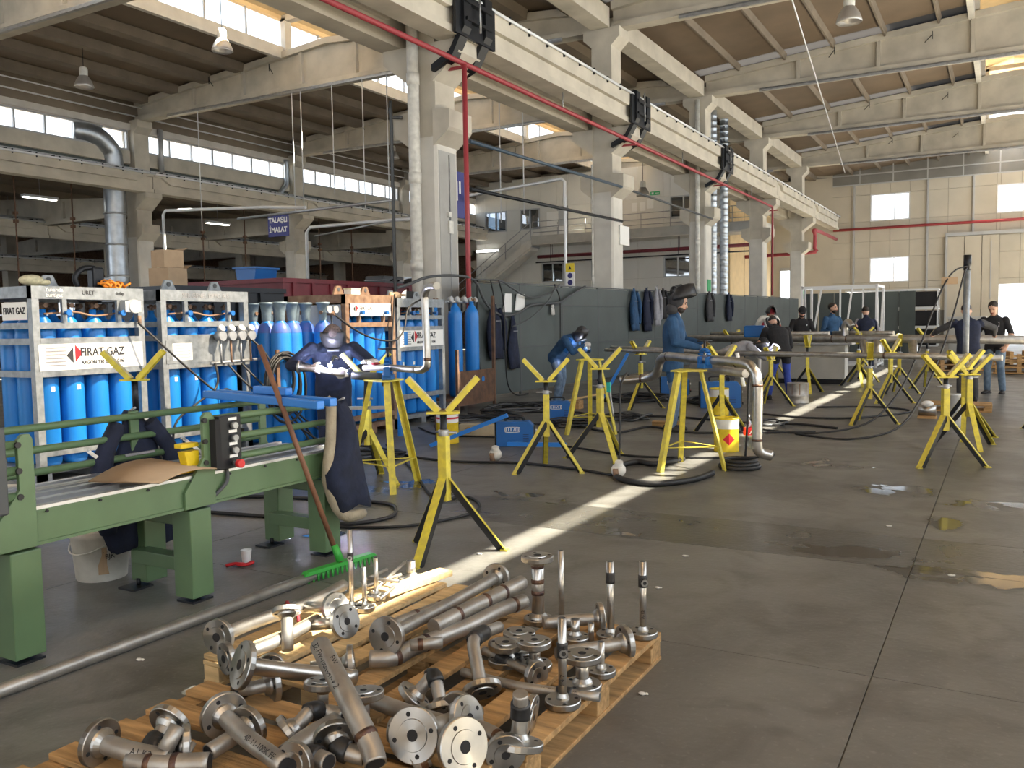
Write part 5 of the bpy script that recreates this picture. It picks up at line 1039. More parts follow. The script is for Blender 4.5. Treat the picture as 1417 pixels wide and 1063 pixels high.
def paint_can(x, y, s, label, m='yellow_bright', top='plastic_white', band=None, drip=True, lid=True, diamond=False):
    t = thing('paint_can', label, 'can', (x, y, 0), 0, 'used paint cans'); r_, h = .145*s, .40*s
    B().lathe([(r_, 0), (r_*1.02, .01), (r_, .02), (r_, h-.02), (r_*1.03, h-.01), (r_*1.0, h), (r_*.93, h), (r_*.93, h-.03)], 22, close=False).out('body', m, t)
    B().cyl((0, 0, h-.035), (0, 0, h-.03), r_*.93, n=20).cyl((0, 0, .001), (0, 0, .006), r_*.98, n=20).out('content', 'dark_grey', t)
    B().lathe([(r_*1.006, h*.68), (r_*1.006, h-.02)], 22, close=False).out('paint_smear', top, t)
    if band: B().lathe([(r_*1.008, h*.80), (r_*1.008, h*.86)], 22, close=False).out('band', band, t)
    if diamond:
        a = R(-62); c = Vector((math.cos(a), math.sin(a), 0)); o = Vector((-math.sin(a), math.cos(a), 0)); p = c*(r_+.004)+Vector((0, 0, h*.38)); k = .07*s
        B().add([p+Vector((0, 0, k)), p+o*k-c*.012, p-Vector((0, 0, k)), p-o*k-c*.012, p+Vector((0, 0, k))-c*.015, p-Vector((0, 0, k))-c*.015], [(0, 3, 2, 1), (4, 1, 2, 5), (4, 5, 2, 3)]).out('hazard_diamond', 'red_plastic', t)
    B().tube([(r_*1.02*math.cos(a), r_*1.02*math.sin(a), h-.04-.0*a) for a in [k*.35 for k in range(10)]], .004, 5).out('bail_handle', 'steel_grey', t)
    return t
paint_can(-2.84, 10.15, 1.0, 'yellow paint can with red hazard diamond beside the plastic bottle', diamond=True); paint_can(-4.05, 14.05, 1.08, 'yellow paint can with dried drips behind the trestle'); paint_can(-6.32, 9.45, 1.0, 'white and yellow paint can with red band behind the near pipe stand', top='label_white', band='logo_red'); paint_can(-6.55, 9.75, 1.0, 'brown rusty paint can behind the white and yellow one', m='rust', top='rust')
t = thing('metal_drum', 'scorched bare metal drum on the floor behind the bent pipe', 'drum', (-3.28, 16.45, 0)); B().lathe([(.19, 0), (.195, .01), (.19, .02), (.19, .12), (.20, .14), (.19, .16), (.19, .36), (.195, .37), (.18, .37)], 20).out('shell', 'stainless_dull', t); B().lathe([(.192, .16), (.192, .36)], 9, close=False).out('scorch', 'rust_pale', t)
t = thing('plastic_bottle', 'clear plastic drink bottle with red label on the floor', 'bottle', (-2.64, 10.38, 0)); B().lathe([(.04, 0), (.052, .01), (.056, .06), (.053, .10), (.056, .14), (.056, .26), (.045, .31), (.018, .365), (.016, .39)], 16, close=False).out('bottle', 'bottle_glass', t); B().lathe([(.0575, .17), (.0575, .26)], 16, close=False).out('label_wrap', 'red_plastic', t); B().tube(smooth_path([(.030, -.050, .185), (.040, -.043, .20), (.048, -.034, .225), (.053, -.024, .245)], 3), .006, 5).out('label_stripe', 'label_white', t); B().cyl((0, 0, .385), (0, 0, .41), .017, n=10).out('cap', 'label_white', t)
t = thing('wood_block', 'pale timber block on the floor behind the near stand', 'block', (-6.25, 10.25, 0), R(12)); B().b2(-.34, .34, -.08, .08, 0, .16).out('block', 'wood_board', t, bev=.004); B().cyl((-.2, -.081, .08), (-.2, -.083, .08), .05, n=12).out('end_knot', 'pallet_wood', t)
t = thing('wood_plank', 'pale plank leaning on the floor behind the welder in jeans', 'plank', (-6.6, 14.1, 0)); B().bar((-.5, -.2, .08), (.5, .2, .30), .10, .03).out('board', 'pallet_pale', t); B().box((0, 0, .08), (.08, .2, .16)).out('chock', 'pallet_wood', t)
t = thing('wood_brick', 'short brown wood block on the floor', 'block', (-4.25, 12.05, 0), .2); B().b2(-.2, .2, -.06, .06, 0, .09).out('block', 'pallet_wood', t, bev=.004); B().b2(.201, .203, -.04, .04, .02, .07).out('end_grain', 'pallet_pale', t)
# blue bars leaning
for p, q, lb in (((-6.25, 8.95, .03), (-5.30, 9.25, .42), 'blue square bar propped against the welding machine'), ((-6.32, 14.3, .03), (-5.78, 14.4, .98), 'blue square bar leaning on the stand behind the welder'), ((-7.2, 9.6, .02), (-7.30, 9.75, 1.05), 'blue tube with white sleeve leaning on the small rack'), ((-5.25, 9.15, .08), (-4.55, 9.35, .08), 'blue square bar lying behind the front pipe stand')):
    B().bar(p, q, .05).out('blue_bar', 'paint_blue', None, p, lb, 'bar', 'blue bars between the stands')
# air plugs on hoses, gun, cable coils
for x, y, lb in ((-3.30, 7.95, 'cream plug connector hanging on a black cable'), (-4.95, 8.35, 'cream plug connector on the floor by the welding machine')):
    t = thing('plug_connector', lb, 'plug', (x, y, 0)); B().ball((0, 0, .08), .075, (1, 1, .95)).cyl((0, 0, .08), (.02, -.03, .17), .05, .04, n=12).out('shell', 'plastic_white', t); B().cyl((0, -.05, .0), (0, -.08, .1), .03, n=8).out('pins', 'rust_pale', t)
# ================================================================ people
def Rx(a): return Matrix.Rotation(R(a), 3, 'X')
def Rz(a): return Matrix.Rotation(R(a), 3, 'Z')
def hand_prims(w, d, pn, side, curl, m):
    # w wrist, d pointing direction, pn palm normal, side = thumb side vector
    d = Vector(d).normalized(); s = Vector(side); s = (s-d*s.dot(d)).normalized(); pn = d.cross(s)*(1 if d.cross(s).dot(Vector(pn)) > 0 else -1)
    P = []; w = Vector(w)
    for k in (-1, 0, 1): P.append((w+d*.01+s*.018*k, .019, w+d*.085+s*.024*k, .016, m))
    for k, L in enumerate((.070, .080, .075, .058)):
        o = w+d*.085+s*(.032-.021*k); c = curl*(.9+.1*k)
        a1 = R(35)*c; a2 = R(95)*c; a3 = R(150)*c
        p1 = o+(d*math.cos(a1)+pn*math.sin(a1))*L*.45; p2 = p1+(d*math.cos(a2)+pn*math.sin(a2))*L*.32; p3 = p2+(d*math.cos(a3)+pn*math.sin(a3))*L*.25
        P += [(o, .0115, p1, .011, m), (p1, .011, p2, .0105, m), (p2, .0105, p3, .0095, m)]
    t0 = w+d*.03+s*.028; t1 = t0+(d*.6+s*.7+pn*.25*curl)*.042; t2 = t1+(d*.85+s*.15+pn*.6*curl)*.036
    return P+[(t0, .015, t1, .0125, m), (t1, .0125, t2, .0105, m)]
def person(name, label, loc, rz, lean=0, head=(0, 0), armR=None, armL=None, legs=None, top='navy_cloth', bottom='navy_cloth', hand='skin', face='skin', sleeve=None, voxel=.009, scale=1.0, jacket_l=.10, bulk=1.0, curl=(.8, .8), forearm=None, crouch=0, headskin='skin', waist=0, shoes='shoe', neck_m=None, arm_side=0):
    root = thing(name, label, 'person', loc, R(rz)); root.scale = (scale,)*3
    hip = Vector((0, -.10*math.sin(R(lean)), .93-crouch)); M = Rx(-lean); V3 = Vector
    T = lambda x, y, z: hip+M @ V3((x, y, z))
    sleeve = sleeve or top; forearm = forearm or sleeve
    prims = []; lofts = []
    b = bulk
    rings = [(-.07-jacket_l*.6, .168*b, .118*b), (-.02, .172*b, .122*b), (.12, .160*b, .112*b), (.28, .182*b, .122*b), (.40, .190*b, .118*b), (.48, .168*b, .092*b), (.53, .085, .075), (.555, .062, .062)]
    if waist: rings[0] = (-.05, .160*b, .112*b)
    sh = {s: T(s*.185*b, 0, .465) for s in (-1, 1)}
    nb = T(0, 0, .54); hp, ht = head; HM = M @ Rx(-hp) @ Rz(ht); hc = nb+(M @ Rx(-hp*.6)) @ V3((0, .025, .165))
    mats = [top, bottom, hand, face, sleeve, forearm, neck_m or headskin]; ml = list(dict.fromkeys(mats)); mi = [ml.index(q) for q in mats]
    TOP, BOT, HAND, FACE, SLV, FORE, NECK = mi
    prims.append((nb-V3((0, 0, .02)), .058, hc-V3((0, 0, .04)), .054, NECK))
    for s, arm, cu in ((1, armR, curl[0]), (-1, armL, curl[1])):
        e, w = (V3(arm[0]), V3(arm[1])) if arm else (V3((s*.25, -.02, 1.14-crouch)), V3((s*.25, .08, .90-crouch)))
        prims += [(sh[s], .066*b, sh[s].lerp(e, .5), .060*b, SLV), (sh[s].lerp(e, .5), .060*b, e, .052*b, SLV), (e, .052*b, e.lerp(w, .5), .050*b, FORE), (e.lerp(w, .5), .050*b, w, .038, FORE)]
        d = (w-e).normalized(); hd = V3(arm[2]) if arm and len(arm) > 2 else d
        prims += hand_prims(w, (d+hd).normalized(), V3((-s, 0, -.6)), V3((-s*.5, .2, .8)), cu, HAND)
    L = legs or {}
    for s in (1, -1):
        k, a = [V3(q) for q in L.get(s, ((s*.105, .03+.25*crouch, .50-crouch*.5), (s*.115, -.03, .085)))]
        h = hip+V3((s*.088, 0, -.03))
        prims += [(h, .098, h.lerp(k, .5), .085, BOT), (h.lerp(k, .5), .085, k, .066, BOT), (k, .066, k.lerp(a, .5), .066, BOT), (k.lerp(a, .5), .066, a, .060, BOT)]
    prims += [(hip+V3((.06, -.03, -.02)), .105, hip+V3((-.06, -.03, -.02)), .105, BOT)]
    # build closed shells, then fuse them into one continuous surface
    b_ = B()
    def capsule(p, r, q, r2, n=10):
        p, q = V3(p), V3(q); x, y, d = frame(q-p if (q-p).length > 1e-5 else V3((0, 0, 1)))
        pts = []; rr = []
        for t_ in (-1, -.7, -.35, 0): pts.append(p+d*t_*r); rr.append(max(.002, r*math.sqrt(max(0, 1-t_*t_))))
        for t_ in (0, .35, .7, 1): pts.append(q+d*t_*r2); rr.append(max(.002, r2*math.sqrt(max(0, 1-t_*t_))))
        V = []
        for c, ra in zip(pts, rr):
            for i in range(n): a = 2*math.pi*i/n; V.append(c+(x*math.cos(a)+y*math.sin(a))*ra)
        m_ = len(pts); b_.add(V, [(i*n+k, i*n+(k+1) % n, (i+1)*n+(k+1) % n, (i+1)*n+k) for i in range(m_-1) for k in range(n)]+[tuple(reversed(range(n))), tuple(range((m_-1)*n, m_*n))])
    for p, r, q, r2, m_ in prims: capsule(p, r, q, r2)
    n = 20; V = []; cs = []
    for (z, rx, ry) in rings:
        c = T(0, 0, z); cs.append(c)
        if z < 0: c = hip+V3((0, -.01, z))
        for i in range(n):
            a = 2*math.pi*i/n; cx, sy = math.cos(a), math.sin(a)
            px = rx*math.copysign(abs(cx)**.8, cx); py = ry*math.copysign(abs(sy)**.8, sy); V.append(c+(M if z > 0 else Rx(-lean*.4)) @ V3((px, py, 0)))
    m_ = len(rings); b_.add(V, [(i*n+k, i*n+(k+1) % n, (i+1)*n+(k+1) % n, (i+1)*n+k) for i in range(m_-1) for k in range(n)]+[tuple(reversed(range(n))), tuple(range((m_-1)*n, m_*n))])
    hp_ = []
    def hb(c, r, s): b_.ball(hc+HM @ V3(c), r, s, 14, 10, HM); hp_.append(hc+HM @ V3(c))
    hb((0, 0, .02), .098, (.80, 1.0, 1.02)); hb((0, .018, -.035), .082, (.80, .95, 1.05)); hb((0, .045, -.075), .045, (1.0, .95, .85))
    capsule(hc+HM @ V3((0, .090, .012)), .010, hc+HM @ V3((0, .108, -.022)), .015, 8)
    for s in (-1, 1): hb((s*.080, -.005, -.005), .024, (.45, .8, 1.25))
    me = b_.mesh('tmp', 'skin'); o = bpy.data.objects.new('tmp', me); COL.objects.link(o)
    md = o.modifiers.new('r', 'REMESH'); md.mode = 'VOXEL'; md.voxel_size = voxel; md.use_smooth_shade = True
    sm = o.modifiers.new('s', 'SMOOTH'); sm.factor = .5; sm.iterations = 2
    dg = bpy.context.evaluated_depsgraph_get(); body = bpy.data.meshes.new_from_object(o.evaluated_get(dg)); bpy.data.objects.remove(o); bpy.data.meshes.remove(me)
    body.name = 'body'; body.materials.clear()
    for q in ml: body.materials.append(MATS[q])
    nf = len(body.polygons); C_ = np.zeros(nf*3); body.polygons.foreach_get('center', C_); C_ = C_.reshape(-1, 3)
    best = np.full(nf, 9.0); idx = np.zeros(nf, int)
    def seg(p, q, r, r2, m_):
        p, q = np.array(p), np.array(q); d = q-p; L2 = max(1e-9, d@d); t_ = np.clip((C_-p)@d/L2, 0, 1); ds = np.linalg.norm(C_-(p+t_[:, None]*d), axis=1)-(r+(r2-r)*t_)
        u = ds < best; best[u] = ds[u]; idx[u] = m_
    for p, r, q, r2, m_ in prims: seg(p, q, r, r2, m_)
    for i in range(len(rings)-2):
        for sx in (-.5, 0, .5):
            r1, r2_ = rings[i], rings[i+1]; a = cs[i]+M @ V3((sx*r1[1]*1.2, 0, 0)); c = cs[i+1]+M @ V3((sx*r2_[1]*1.2, 0, 0)); seg(a, c, r1[2]+.012, r2_[2]+.012, TOP)
    for c in hp_: seg(c, c, .075, .075, FACE)
    body.polygons.foreach_set('material_index', idx.astype(np.int32)); body.polygons.foreach_set('use_smooth', np.ones(nf, bool)); body.update()
    share('body', body, root)
    for s in (1, -1):
        k, a = [V3(q) for q in L.get(s, ((0, 0, .5), (s*.115, -.03, .085)))]
        bs = B(); fx = Rz(-s*8)
        V = []; prof = [(-.085, .030, .085), (-.06, .040, .10), (0, .044, .095), (.06, .046, .065), (.12, .048, .050), (.165, .042, .042), (.19, .022, .03)]
        for (yy, hw, hh) in prof:
            for i in range(10):
                a_ = 2*math.pi*i/10; V.append(V3((a.x, a.y, a.z-.085))+fx @ V3((hw*math.cos(a_), yy, max(.0, hh/2+hh/2*math.sin(a_)*1.0))))
        m_ = len(prof); bs.add(V, [(i*10+k_, i*10+(k_+1) % 10, (i+1)*10+(k_+1) % 10, (i+1)*10+k_) for i in range(m_-1) for k_ in range(10)]+[tuple(reversed(range(10))), tuple(range((m_-1)*10, m_*10))], True)
        sh_ = bs.out('shoe', shoes, root)
        B().box(V3((a.x, a.y+.045, a.z-.079)), (.088, .26, .014), fx).out('sole', 'black_rubber', sh_)
    root['_h'] = 0
    del root['_h']
    return root, hc, HM
def eyes(root, hc, HM, beard=None):
    for s in (-1, 1):
        e = B().ball(hc+HM @ Vector((s*.032, .083, .012)), .010, (1.3, .7, .8), 8, 6).out('eye', 'ink', root); B().tube([hc+HM @ Vector((s*.05, .082, .030)), hc+HM @ Vector((s*.032, .092, .034)), hc+HM @ Vector((s*.014, .092, .028))], .005, 5).out('brow', 'hair', e)
    B().tube([hc+HM @ Vector((-.025, .088, -.052)), hc+HM @ Vector((0, .098, -.053)), hc+HM @ Vector((.025, .088, -.052))], .006, 6).out('mouth', 'red_cloth', root)
    if beard:
        B().ball(hc+HM @ Vector((0, .038, -.072)), .062, (1.12, 1.0, .85), 12, 8, HM).out('beard', beard, root)
def hair(root, hc, HM, m='hair'): B().ball(hc+HM @ Vector((0, -.018, .042)), .099, (.86, 1.02, .92), 14, 9, HM).out('hair', m, root)
def cap(root, hc, HM, m='black_cloth', peak=True):
    c = B().lathe([(.090, .02), (.095, .04), (.090, .085), (.065, .12), (.02, .135)], 16, hc, HM @ Vector((0, -.02, 1))).out('cap', m, root)
    if peak: B().prism([(-.07, .06), (.07, .06), (.055, .135), (0, .155), (-.055, .135)], 0, .012, 'z').out('peak', m, c); pk = c.children[0]; pk.matrix_local = Matrix.Translation(hc+HM @ Vector((0, .0, .035))) @ HM.to_4x4()
def mask(root, hc, HM, up=False, m='helmet', glass='dark_grey'):
    A = HM @ (Rx(124) if up else Matrix.Identity(3)); o = hc+(HM @ Vector((0, .02, .10)) if up else Vector((0, 0, 0)))
    b = B(); V = []; n = 13; rows = [(.13, .095, .05), (.10, .115, .09), (.04, .125, .135), (-.03, .122, .145), (-.10, .105, .145), (-.165, .070, .125)]
    for z, rx, ry in rows:
        for i in range(n): a = math.pi*(i/(n-1))*1.16-math.pi*.08; V.append(o+A @ Vector((rx*math.cos(a), ry*math.sin(a)-.01, z)))
    F = [(i*n+k, i*n+k+1, (i+1)*n+k+1, (i+1)*n+k) for i in range(len(rows)-1) for k in range(n-1)]+[tuple(range(n))]
    N = len(V); c0 = o; V2 = [c0+(v-c0)*.955 for v in V]; F2 = [tuple(N+i for i in reversed(f)) for f in F]
    edge = [k for k in range(n)]; ring = [i*n for i in range(len(rows))]; ring2 = [i*n+n-1 for i in range(len(rows))]; bot = [(len(rows)-1)*n+k for k in range(n)]
    E_ = [(r[i], r[i+1], N+r[i+1], N+r[i]) for r in (ring, ring2, bot) for i in range(len(r)-1)]
    h = b.add(V+V2, F+F2+E_, True).out('welding_mask', m, root)
    B().box(o+A @ Vector((0, .142, .02)), (.115, .012, .085), A).out('visor_window', glass, h)
    B().tube([o+A @ Vector((-.118, .0, .04)), hc+HM @ Vector((-.08, -.05, .08)), hc+HM @ Vector((0, -.1, .06)), hc+HM @ Vector((.08, -.05, .08)), o+A @ Vector((.118, 0, .04))], .009, 6).out('head_band', 'black_rubber', h)
# 1 bent welder in navy by the racks
p, hc, HM = person('person', 'welder in navy clothes and patterned cap bent over an arc by the gas racks', (-6.10, 7.0, 0), 222, lean=33, head=(46, 0), armR=((.42, .22, 1.16), (.22, .50, 1.14), (-.5, .6, 0)), armL=((-.42, .22, 1.14), (-.14, .50, 1.08), (.6, .5, 0)), top='navy_cloth', bottom='navy_cloth', hand='white_glove', scale=1.0, bulk=1.12, voxel=.009, neck_m='pattern_cloth')
B().ball(hc+HM @ Vector((0, -.012, .045)), .106, (.88, 1.05, .9), 14, 9, HM).out('patterned_cap', 'pattern_cloth', p); mask(p, hc, HM, False)
# 2 welder in jeans by the screen
p, hc, HM = person('person', 'welder in blue jacket and jeans bent over an arc beside the dark screen', (-7.22, 14.62, 0), -102, lean=48, head=(22, 0), armR=((.24, .48, 1.00), (.10, .62, 1.12), (0, .8, -.2)), armL=((-.26, .46, 1.02), (-.06, .60, 1.08), (.2, .8, -.2)), top='blue_cloth', bottom='denim', hand='white_glove', bulk=1.12, voxel=.011, legs={1: ((.11, .06, .50), (.12, -.02, .085)), -1: ((-.11, -.02, .50), (-.12, -.16, .085))}, neck_m='charcoal_cloth')
mask(p, hc, HM, False); B().ball(hc+HM @ Vector((0, -.02, .03)), .104, (.88, 1, 1), 12, 8, HM).out('hood', 'charcoal_cloth', p); B().box(Vector((.14, .30, 1.12)), (.02, .10, .28), Rx(-30)).out('apron_flap', 'paint_blue', p)
# 3 standing welder with raised mask
p, hc, HM = person('person', 'standing welder in denim jacket with raised mask working at the bent pipe', (-4.02, 11.70, 0), -78, lean=2, head=(17, 0), armR=((.27, .06, 1.14), (.17, .33, 1.07), (-.2, .8, -.3)), armL=((-.27, .10, 1.15), (-.10, .36, 1.10), (.2, .8, -.3)), top='blue_cloth', bottom='denim', hand='tan_glove', forearm='blue_cloth', bulk=1.14, voxel=.009, jacket_l=.16, neck_m='charcoal_cloth', scale=1.10)
eyes(p, hc, HM, 'hair'); B().ball(hc+HM @ Vector((0, -.030, .020)), .112, (.90, 1.0, 1.05), 14, 9, HM).ball(hc+HM @ Vector((0, -.05, -.10)), .095, (1.05, .95, .9), 12, 8, HM).out('hood', 'charcoal_cloth', p); mask(p, hc, HM, True)
# 4 welder in grey
p, hc, HM = person('person', 'welder in pale grey sweatshirt with blue sleeve stripes stooping over the thin pipe', (-4.42, 15.95, 0), -68, lean=72, head=(8, 0), armR=((.22, .62, .84), (.12, .80, .98), (0, .6, .2)), armL=((-.24, .60, .86), (-.04, .78, 1.02), (0, .6, .2)), top='grey_cloth', bottom='charcoal_cloth', hand='white_glove', bulk=1.1, voxel=.011, crouch=.02)
mask(p, hc, HM, False); hair(p, hc, HM, 'black_cloth')
for q in (.5, .56): B().lathe([(.068, -.012), (.068, .012)], 14, Vector((.205, .555, .93)) if q < .53 else Vector((.212, .59, .895)), Vector((.02, .10, -.28)), close=False).out('sleeve_stripe', 'royal_cloth', p)
# 5 black jacket, royal blue trousers
p, hc, HM = person('person', 'person in black jacket and royal blue trousers leaning away beside the stooping welder', (-3.72, 17.0, 0), 35, lean=32, head=(25, 0), armR=((.30, .22, 1.02), (.22, .36, .86), (0, .6, -.4)), armL=((-.27, .34, 1.06), (-.10, .55, 1.02), (0, .8, 0)), top='black_cloth', bottom='royal_cloth', bulk=1.12, voxel=.011, legs={1: ((.14, .02, .50), (.16, -.08, .085)), -1: ((-.13, .06, .50), (-.20, .08, .085))})
mask(p, hc, HM, False, 'charcoal_cloth'); B().tube([hc+HM @ Vector((.09*math.cos(a), .10*math.sin(a), .06)) for a in [2*math.pi*k/16 for k in range(16)]], .014, 6, closed=True).out('head_band', 'frame_grey', p); hair(p, hc, HM)
# 6-9 men at the far bench
p, hc, HM = person('person', 'person in red hood with raised welding mask at the far bench', (-5.10, 22.0, 0), 205, lean=14, head=(22, 0), armR=((.27, .12, 1.12), (.16, .36, 1.05)), armL=((-.27, .12, 1.12), (-.16, .36, 1.05)), top='red_cloth', bottom='navy_cloth', hand='white_glove', scale=1.04, voxel=.013)
eyes(p, hc, HM, 'hair'); B().ball(hc+HM @ Vector((0, -.022, .045)), .108, (.88, 1, .95), 12, 8, HM).out('hood', 'red_cloth', p); mask(p, hc, HM, True)
p, hc, HM = person('person', 'person in black shirt and black cap looking down at the far bench', (-4.42, 22.5, 0), 200, lean=8, head=(24, 0), armR=((.28, .08, 1.13), (.18, .32, 1.02)), armL=((-.28, .08, 1.13), (-.18, .32, 1.02)), top='black_cloth', bottom='black_cloth', scale=1.06, voxel=.013)
eyes(p, hc, HM, 'hair'); hair(p, hc, HM); cap(p, hc, HM); B().box(Vector((-.08, .14, 1.30)), (.08, .01, .035)).out('chest_badge', 'label_white', p)
p, hc, HM = person('person', 'bearded person in blue work jacket laughing beside the steel cage', (-3.80, 23.15, 0), 232, lean=2, head=(-6, 20), armR=((.28, .02, 1.13), (.20, .28, 1.06)), armL=((-.30, .04, 1.15), (-.36, .28, 1.20), (-.3, .6, .4)), top='blue_cloth', bottom='navy_cloth', scale=1.09, voxel=.013, jacket_l=.16)
eyes(p, hc, HM, 'hair'); hair(p, hc, HM)
p, hc, HM = person('person', 'person in navy vest with grey sleeves seen from behind at the far bench', (-3.02, 23.5, 0), 18, lean=10, head=(22, 0), armR=((.29, .08, 1.13), (.18, .32, 1.06)), armL=((-.30, .06, 1.12), (-.20, .30, 1.04)), top='navy_cloth', sleeve='grey_cloth', bottom='navy_cloth', scale=1.05, voxel=.013)
hair(p, hc, HM); B().ball(hc+HM @ Vector((.085, 0, .0)), .03, (.5, .8, 1)).out('ear_muff', 'charcoal_cloth', p)
# 10, 11 men at the thick pipe
p, hc, HM = person('person', 'person in navy vest with charcoal sleeves leaning on the thick pipe, back turned', (-.56, 17.55, 0), 12, lean=16, head=(24, 0), armR=((.44, .22, 1.28), (.52, .60, 1.16), (.5, .6, 0)), armL=((-.42, .24, 1.26), (-.46, .64, 1.18), (-.3, .7, 0)), top='navy_cloth', sleeve='charcoal_cloth', bottom='charcoal_cloth', scale=1.03, voxel=.011, bulk=1.1, jacket_l=.14)
hair(p, hc, HM)
p, hc, HM = person('person', 'person in black t-shirt and jeans facing the man at the thick pipe', (-.16, 19.65, 0), 165, lean=10, head=(20, 0), armR=((.28, .06, 1.13), (.20, .36, 1.12), (-.3, .8, 0)), armL=((-.29, .06, 1.12), (-.24, .20, .90)), top='black_cloth', forearm='skin', bottom='denim', scale=1.05, voxel=.012, waist=1, legs={1: ((.11, .04, .50), (.12, .0, .085)), -1: ((-.11, .02, .5), (-.13, -.05, .085))})
eyes(p, hc, HM); hair(p, hc, HM)
B().box(Vector((-.05, .15, 1.30)), (.12, .01, .10)).out('shirt_print', 'grey_cloth', p)
# welding arcs: the glowing tip and its light
for i, (c, r_, w, lb) in enumerate((((-5.69, 6.49, 1.168), .020, 9, 'blinding welding arc in front of the welder in navy'), ((-6.68, 14.42, 1.09), .018, 12, 'bright welding arc in front of the welder in jeans'), ((-3.62, 16.15, 1.02), .010, 5, 'small welding arc under the glove of the stooping welder'))):
    t = thing('welding_torch', ['welding torch with a blinding arc held by the welder in navy', 'welding torch with a bright arc held by the welder in jeans', 'welding torch with a small arc held by the stooping welder'][i], 'torch', c)
    B().ball((0, 0, 0), r_, n=10, m=6).out('arc', 'arc', t, label='glowing arc'); B().cyl((-.01, .02, .02), (-.06, .12, .08), .008, .014, n=8).out('nozzle', 'black_steel', t); B().cyl((-.06, .12, .08), (-.09, .22, .06), .014, n=8).out('grip', 'black_rubber', t)
    ld = bpy.data.lights.new('arc_light', 'POINT'); ld.energy = w; ld.color = (.72, .74, 1); ld.shadow_soft_size = .02; lo = bpy.data.objects.new('arc_light', ld); COL.objects.link(lo); lo.location = Vector(c)+Vector((.03, -.03, .03)); 
# bench in front of the far men
t = thing('steel_bench', 'pale grey steel work bench in front of the far men', 'bench', (-4.2, 21.55, 0)); B().b2(-1.0, 1.0, -.25, .25, .12, .92).out('cabinet', 'concrete_grey', t, bev=.01); B().b2(-1.1, 1.15, -.3, .3, .92, .97).out('top', 'steel_grey', t); B().b2(-.95, .95, -.2, .2, 0, .12).out('plinth', 'black_steel', t)
B().bar((-.2, -.252, .2), (.55, -.252, .85), .012, .006).out('door_line', 'frame_grey', t)
t = thing('auto_carriage', 'small white and blue welding carriage above the stooping welder', 'machine', (-4.25, 17.6, 0)); B().bar((0, 0, 0), (0, 0, 1.3), .04).out('post', 'white_steel', t); B().b2(-.3, .1, -.1, .1, 1.18, 1.42).out('motor', 'machine_blue', t, bev=.03); B().tube(smooth_path([(-.05, 0, 1.4), (.05, 0, 1.56), (.2, 0, 1.52), (.3, 0, 1.56), (.35, 0, 1.42)], 4), .06, 8).out('arm', 'plastic_white', t); B().bar((.1, -.05, 1.5), (.3, -.2, .98), .03).out('rod', 'frame_grey', t)
# ================================================================ pallets
def pallet(x0, x1, y0, y1, along, m, label, nb=6, bw=.10, H=.13, m2=None):
    t = thing('wooden_pallet', label, 'pallet', ((x0+x1)/2, (y0+y1)/2, 0), group='pallets of fittings'); W, L = (x1-x0)/2, (y1-y0)/2
    A, Bq = (L, W) if along == 'y' else (W, L)              # A half length of the boards, Bq half extent across
    def bx(a0, a1, b0, b1, z0, z1, nm, mm, rz=0):
        bb = B().b2(b0, b1, a0, a1, z0, z1) if along == 'y' else B().b2(a0, a1, b0, b1, z0, z1)
        return bb.out(nm, mm, t, bev=.003)
    for i in range(nb):
        c = -Bq+bw/2+(2*Bq-bw)*i/(nb-1); j = random.uniform(-.006, .006); w = bw*random.uniform(.9, 1.05)
        bx(-A+random.uniform(-.01, .01), A+random.uniform(-.01, .01), c-w/2+j, c+w/2+j, H-.022+random.uniform(-.002, .001), H, 'deck_board', m if (i % 3 or not m2) else m2)
    for a in (-A+.05, 0, A-.05): bx(a-.05, a+.05, -Bq, Bq, H-.044, H-.024, 'cross_board', m)
    for a in (-A+.06, 0, A-.06):
        for b_ in (-Bq+.05, 0, Bq-.05): bx(a-.06, a+.06, b_-.045, b_+.045, .018, H-.045, 'block', m)
    for b_ in (-Bq+.05, 0, Bq-.05): bx(-A, A, b_-.05, b_+.05, 0, .018, 'bottom_board', m)
    return t
pallet(-2.26, -1.34, 2.42, 3.72, 'y', 'pallet_wood', 'brown wooden pallet covered with flanged fittings', 5, .112)
pallet(-3.02, -2.36, 2.56, 3.92, 'y', 'pallet_pale', 'pale wooden pallet with two long flanged pipes', 5, .095)
pallet(-2.78, -1.42, 1.50, 2.38, 'x', 'pallet_wood', 'brown wooden pallet at the front of the pile', 5, .112)
B().bar((-2.80, 3.55, .155), (-2.72, 4.02, .155), .10, .03).out('loose_board', 'pallet_pale', None, (-2.76, 3.8, .14), 'loose pale board end on the pallet by the rods', 'board')
# ================================================================ stainless fittings
FLC = {}
def flange_mesh(Rf, r):
    k = (round(Rf, 3), round(r, 3))
    if k not in FLC:
        FLC[k] = B().lathe([(r*.62, -.0035), (Rf*.56, -.0035), (Rf*.58, 0), (Rf*.97, 0), (Rf, .003), (Rf, .021), (Rf*.97, .024), (r*1.55, .024), (r*1.45, .032), (r*1.05, .046), (r*.62, .046)], 26, smooth=False, close=False).mesh('flange', 'stainless_bright')
    return FLC[k]
HOLE = B().cyl((0, 0, -.0008), (0, 0, .0248), .0078, n=10).mesh('bolt_hole', 'black_matte')
def put_flange(t, c, d, Rf, r):
    Rf *= 1.12; x, y, d = frame(d); M = Matrix((x, y, d)).transposed().to_4x4(); M.translation = c
    f = share('flange', flange_mesh(Rf, r), t); f.matrix_local = M
    a0 = random.uniform(0, 1.5)
    for k in range(4): a = a0+k*math.pi/2; share('bolt_hole', HOLE, f, (Rf*.74*math.cos(a), Rf*.74*math.sin(a), 0))
    b = B().cyl((0, 0, -.0040), (0, 0, .006), r*.62, n=14).out('bore', 'black_matte', f)
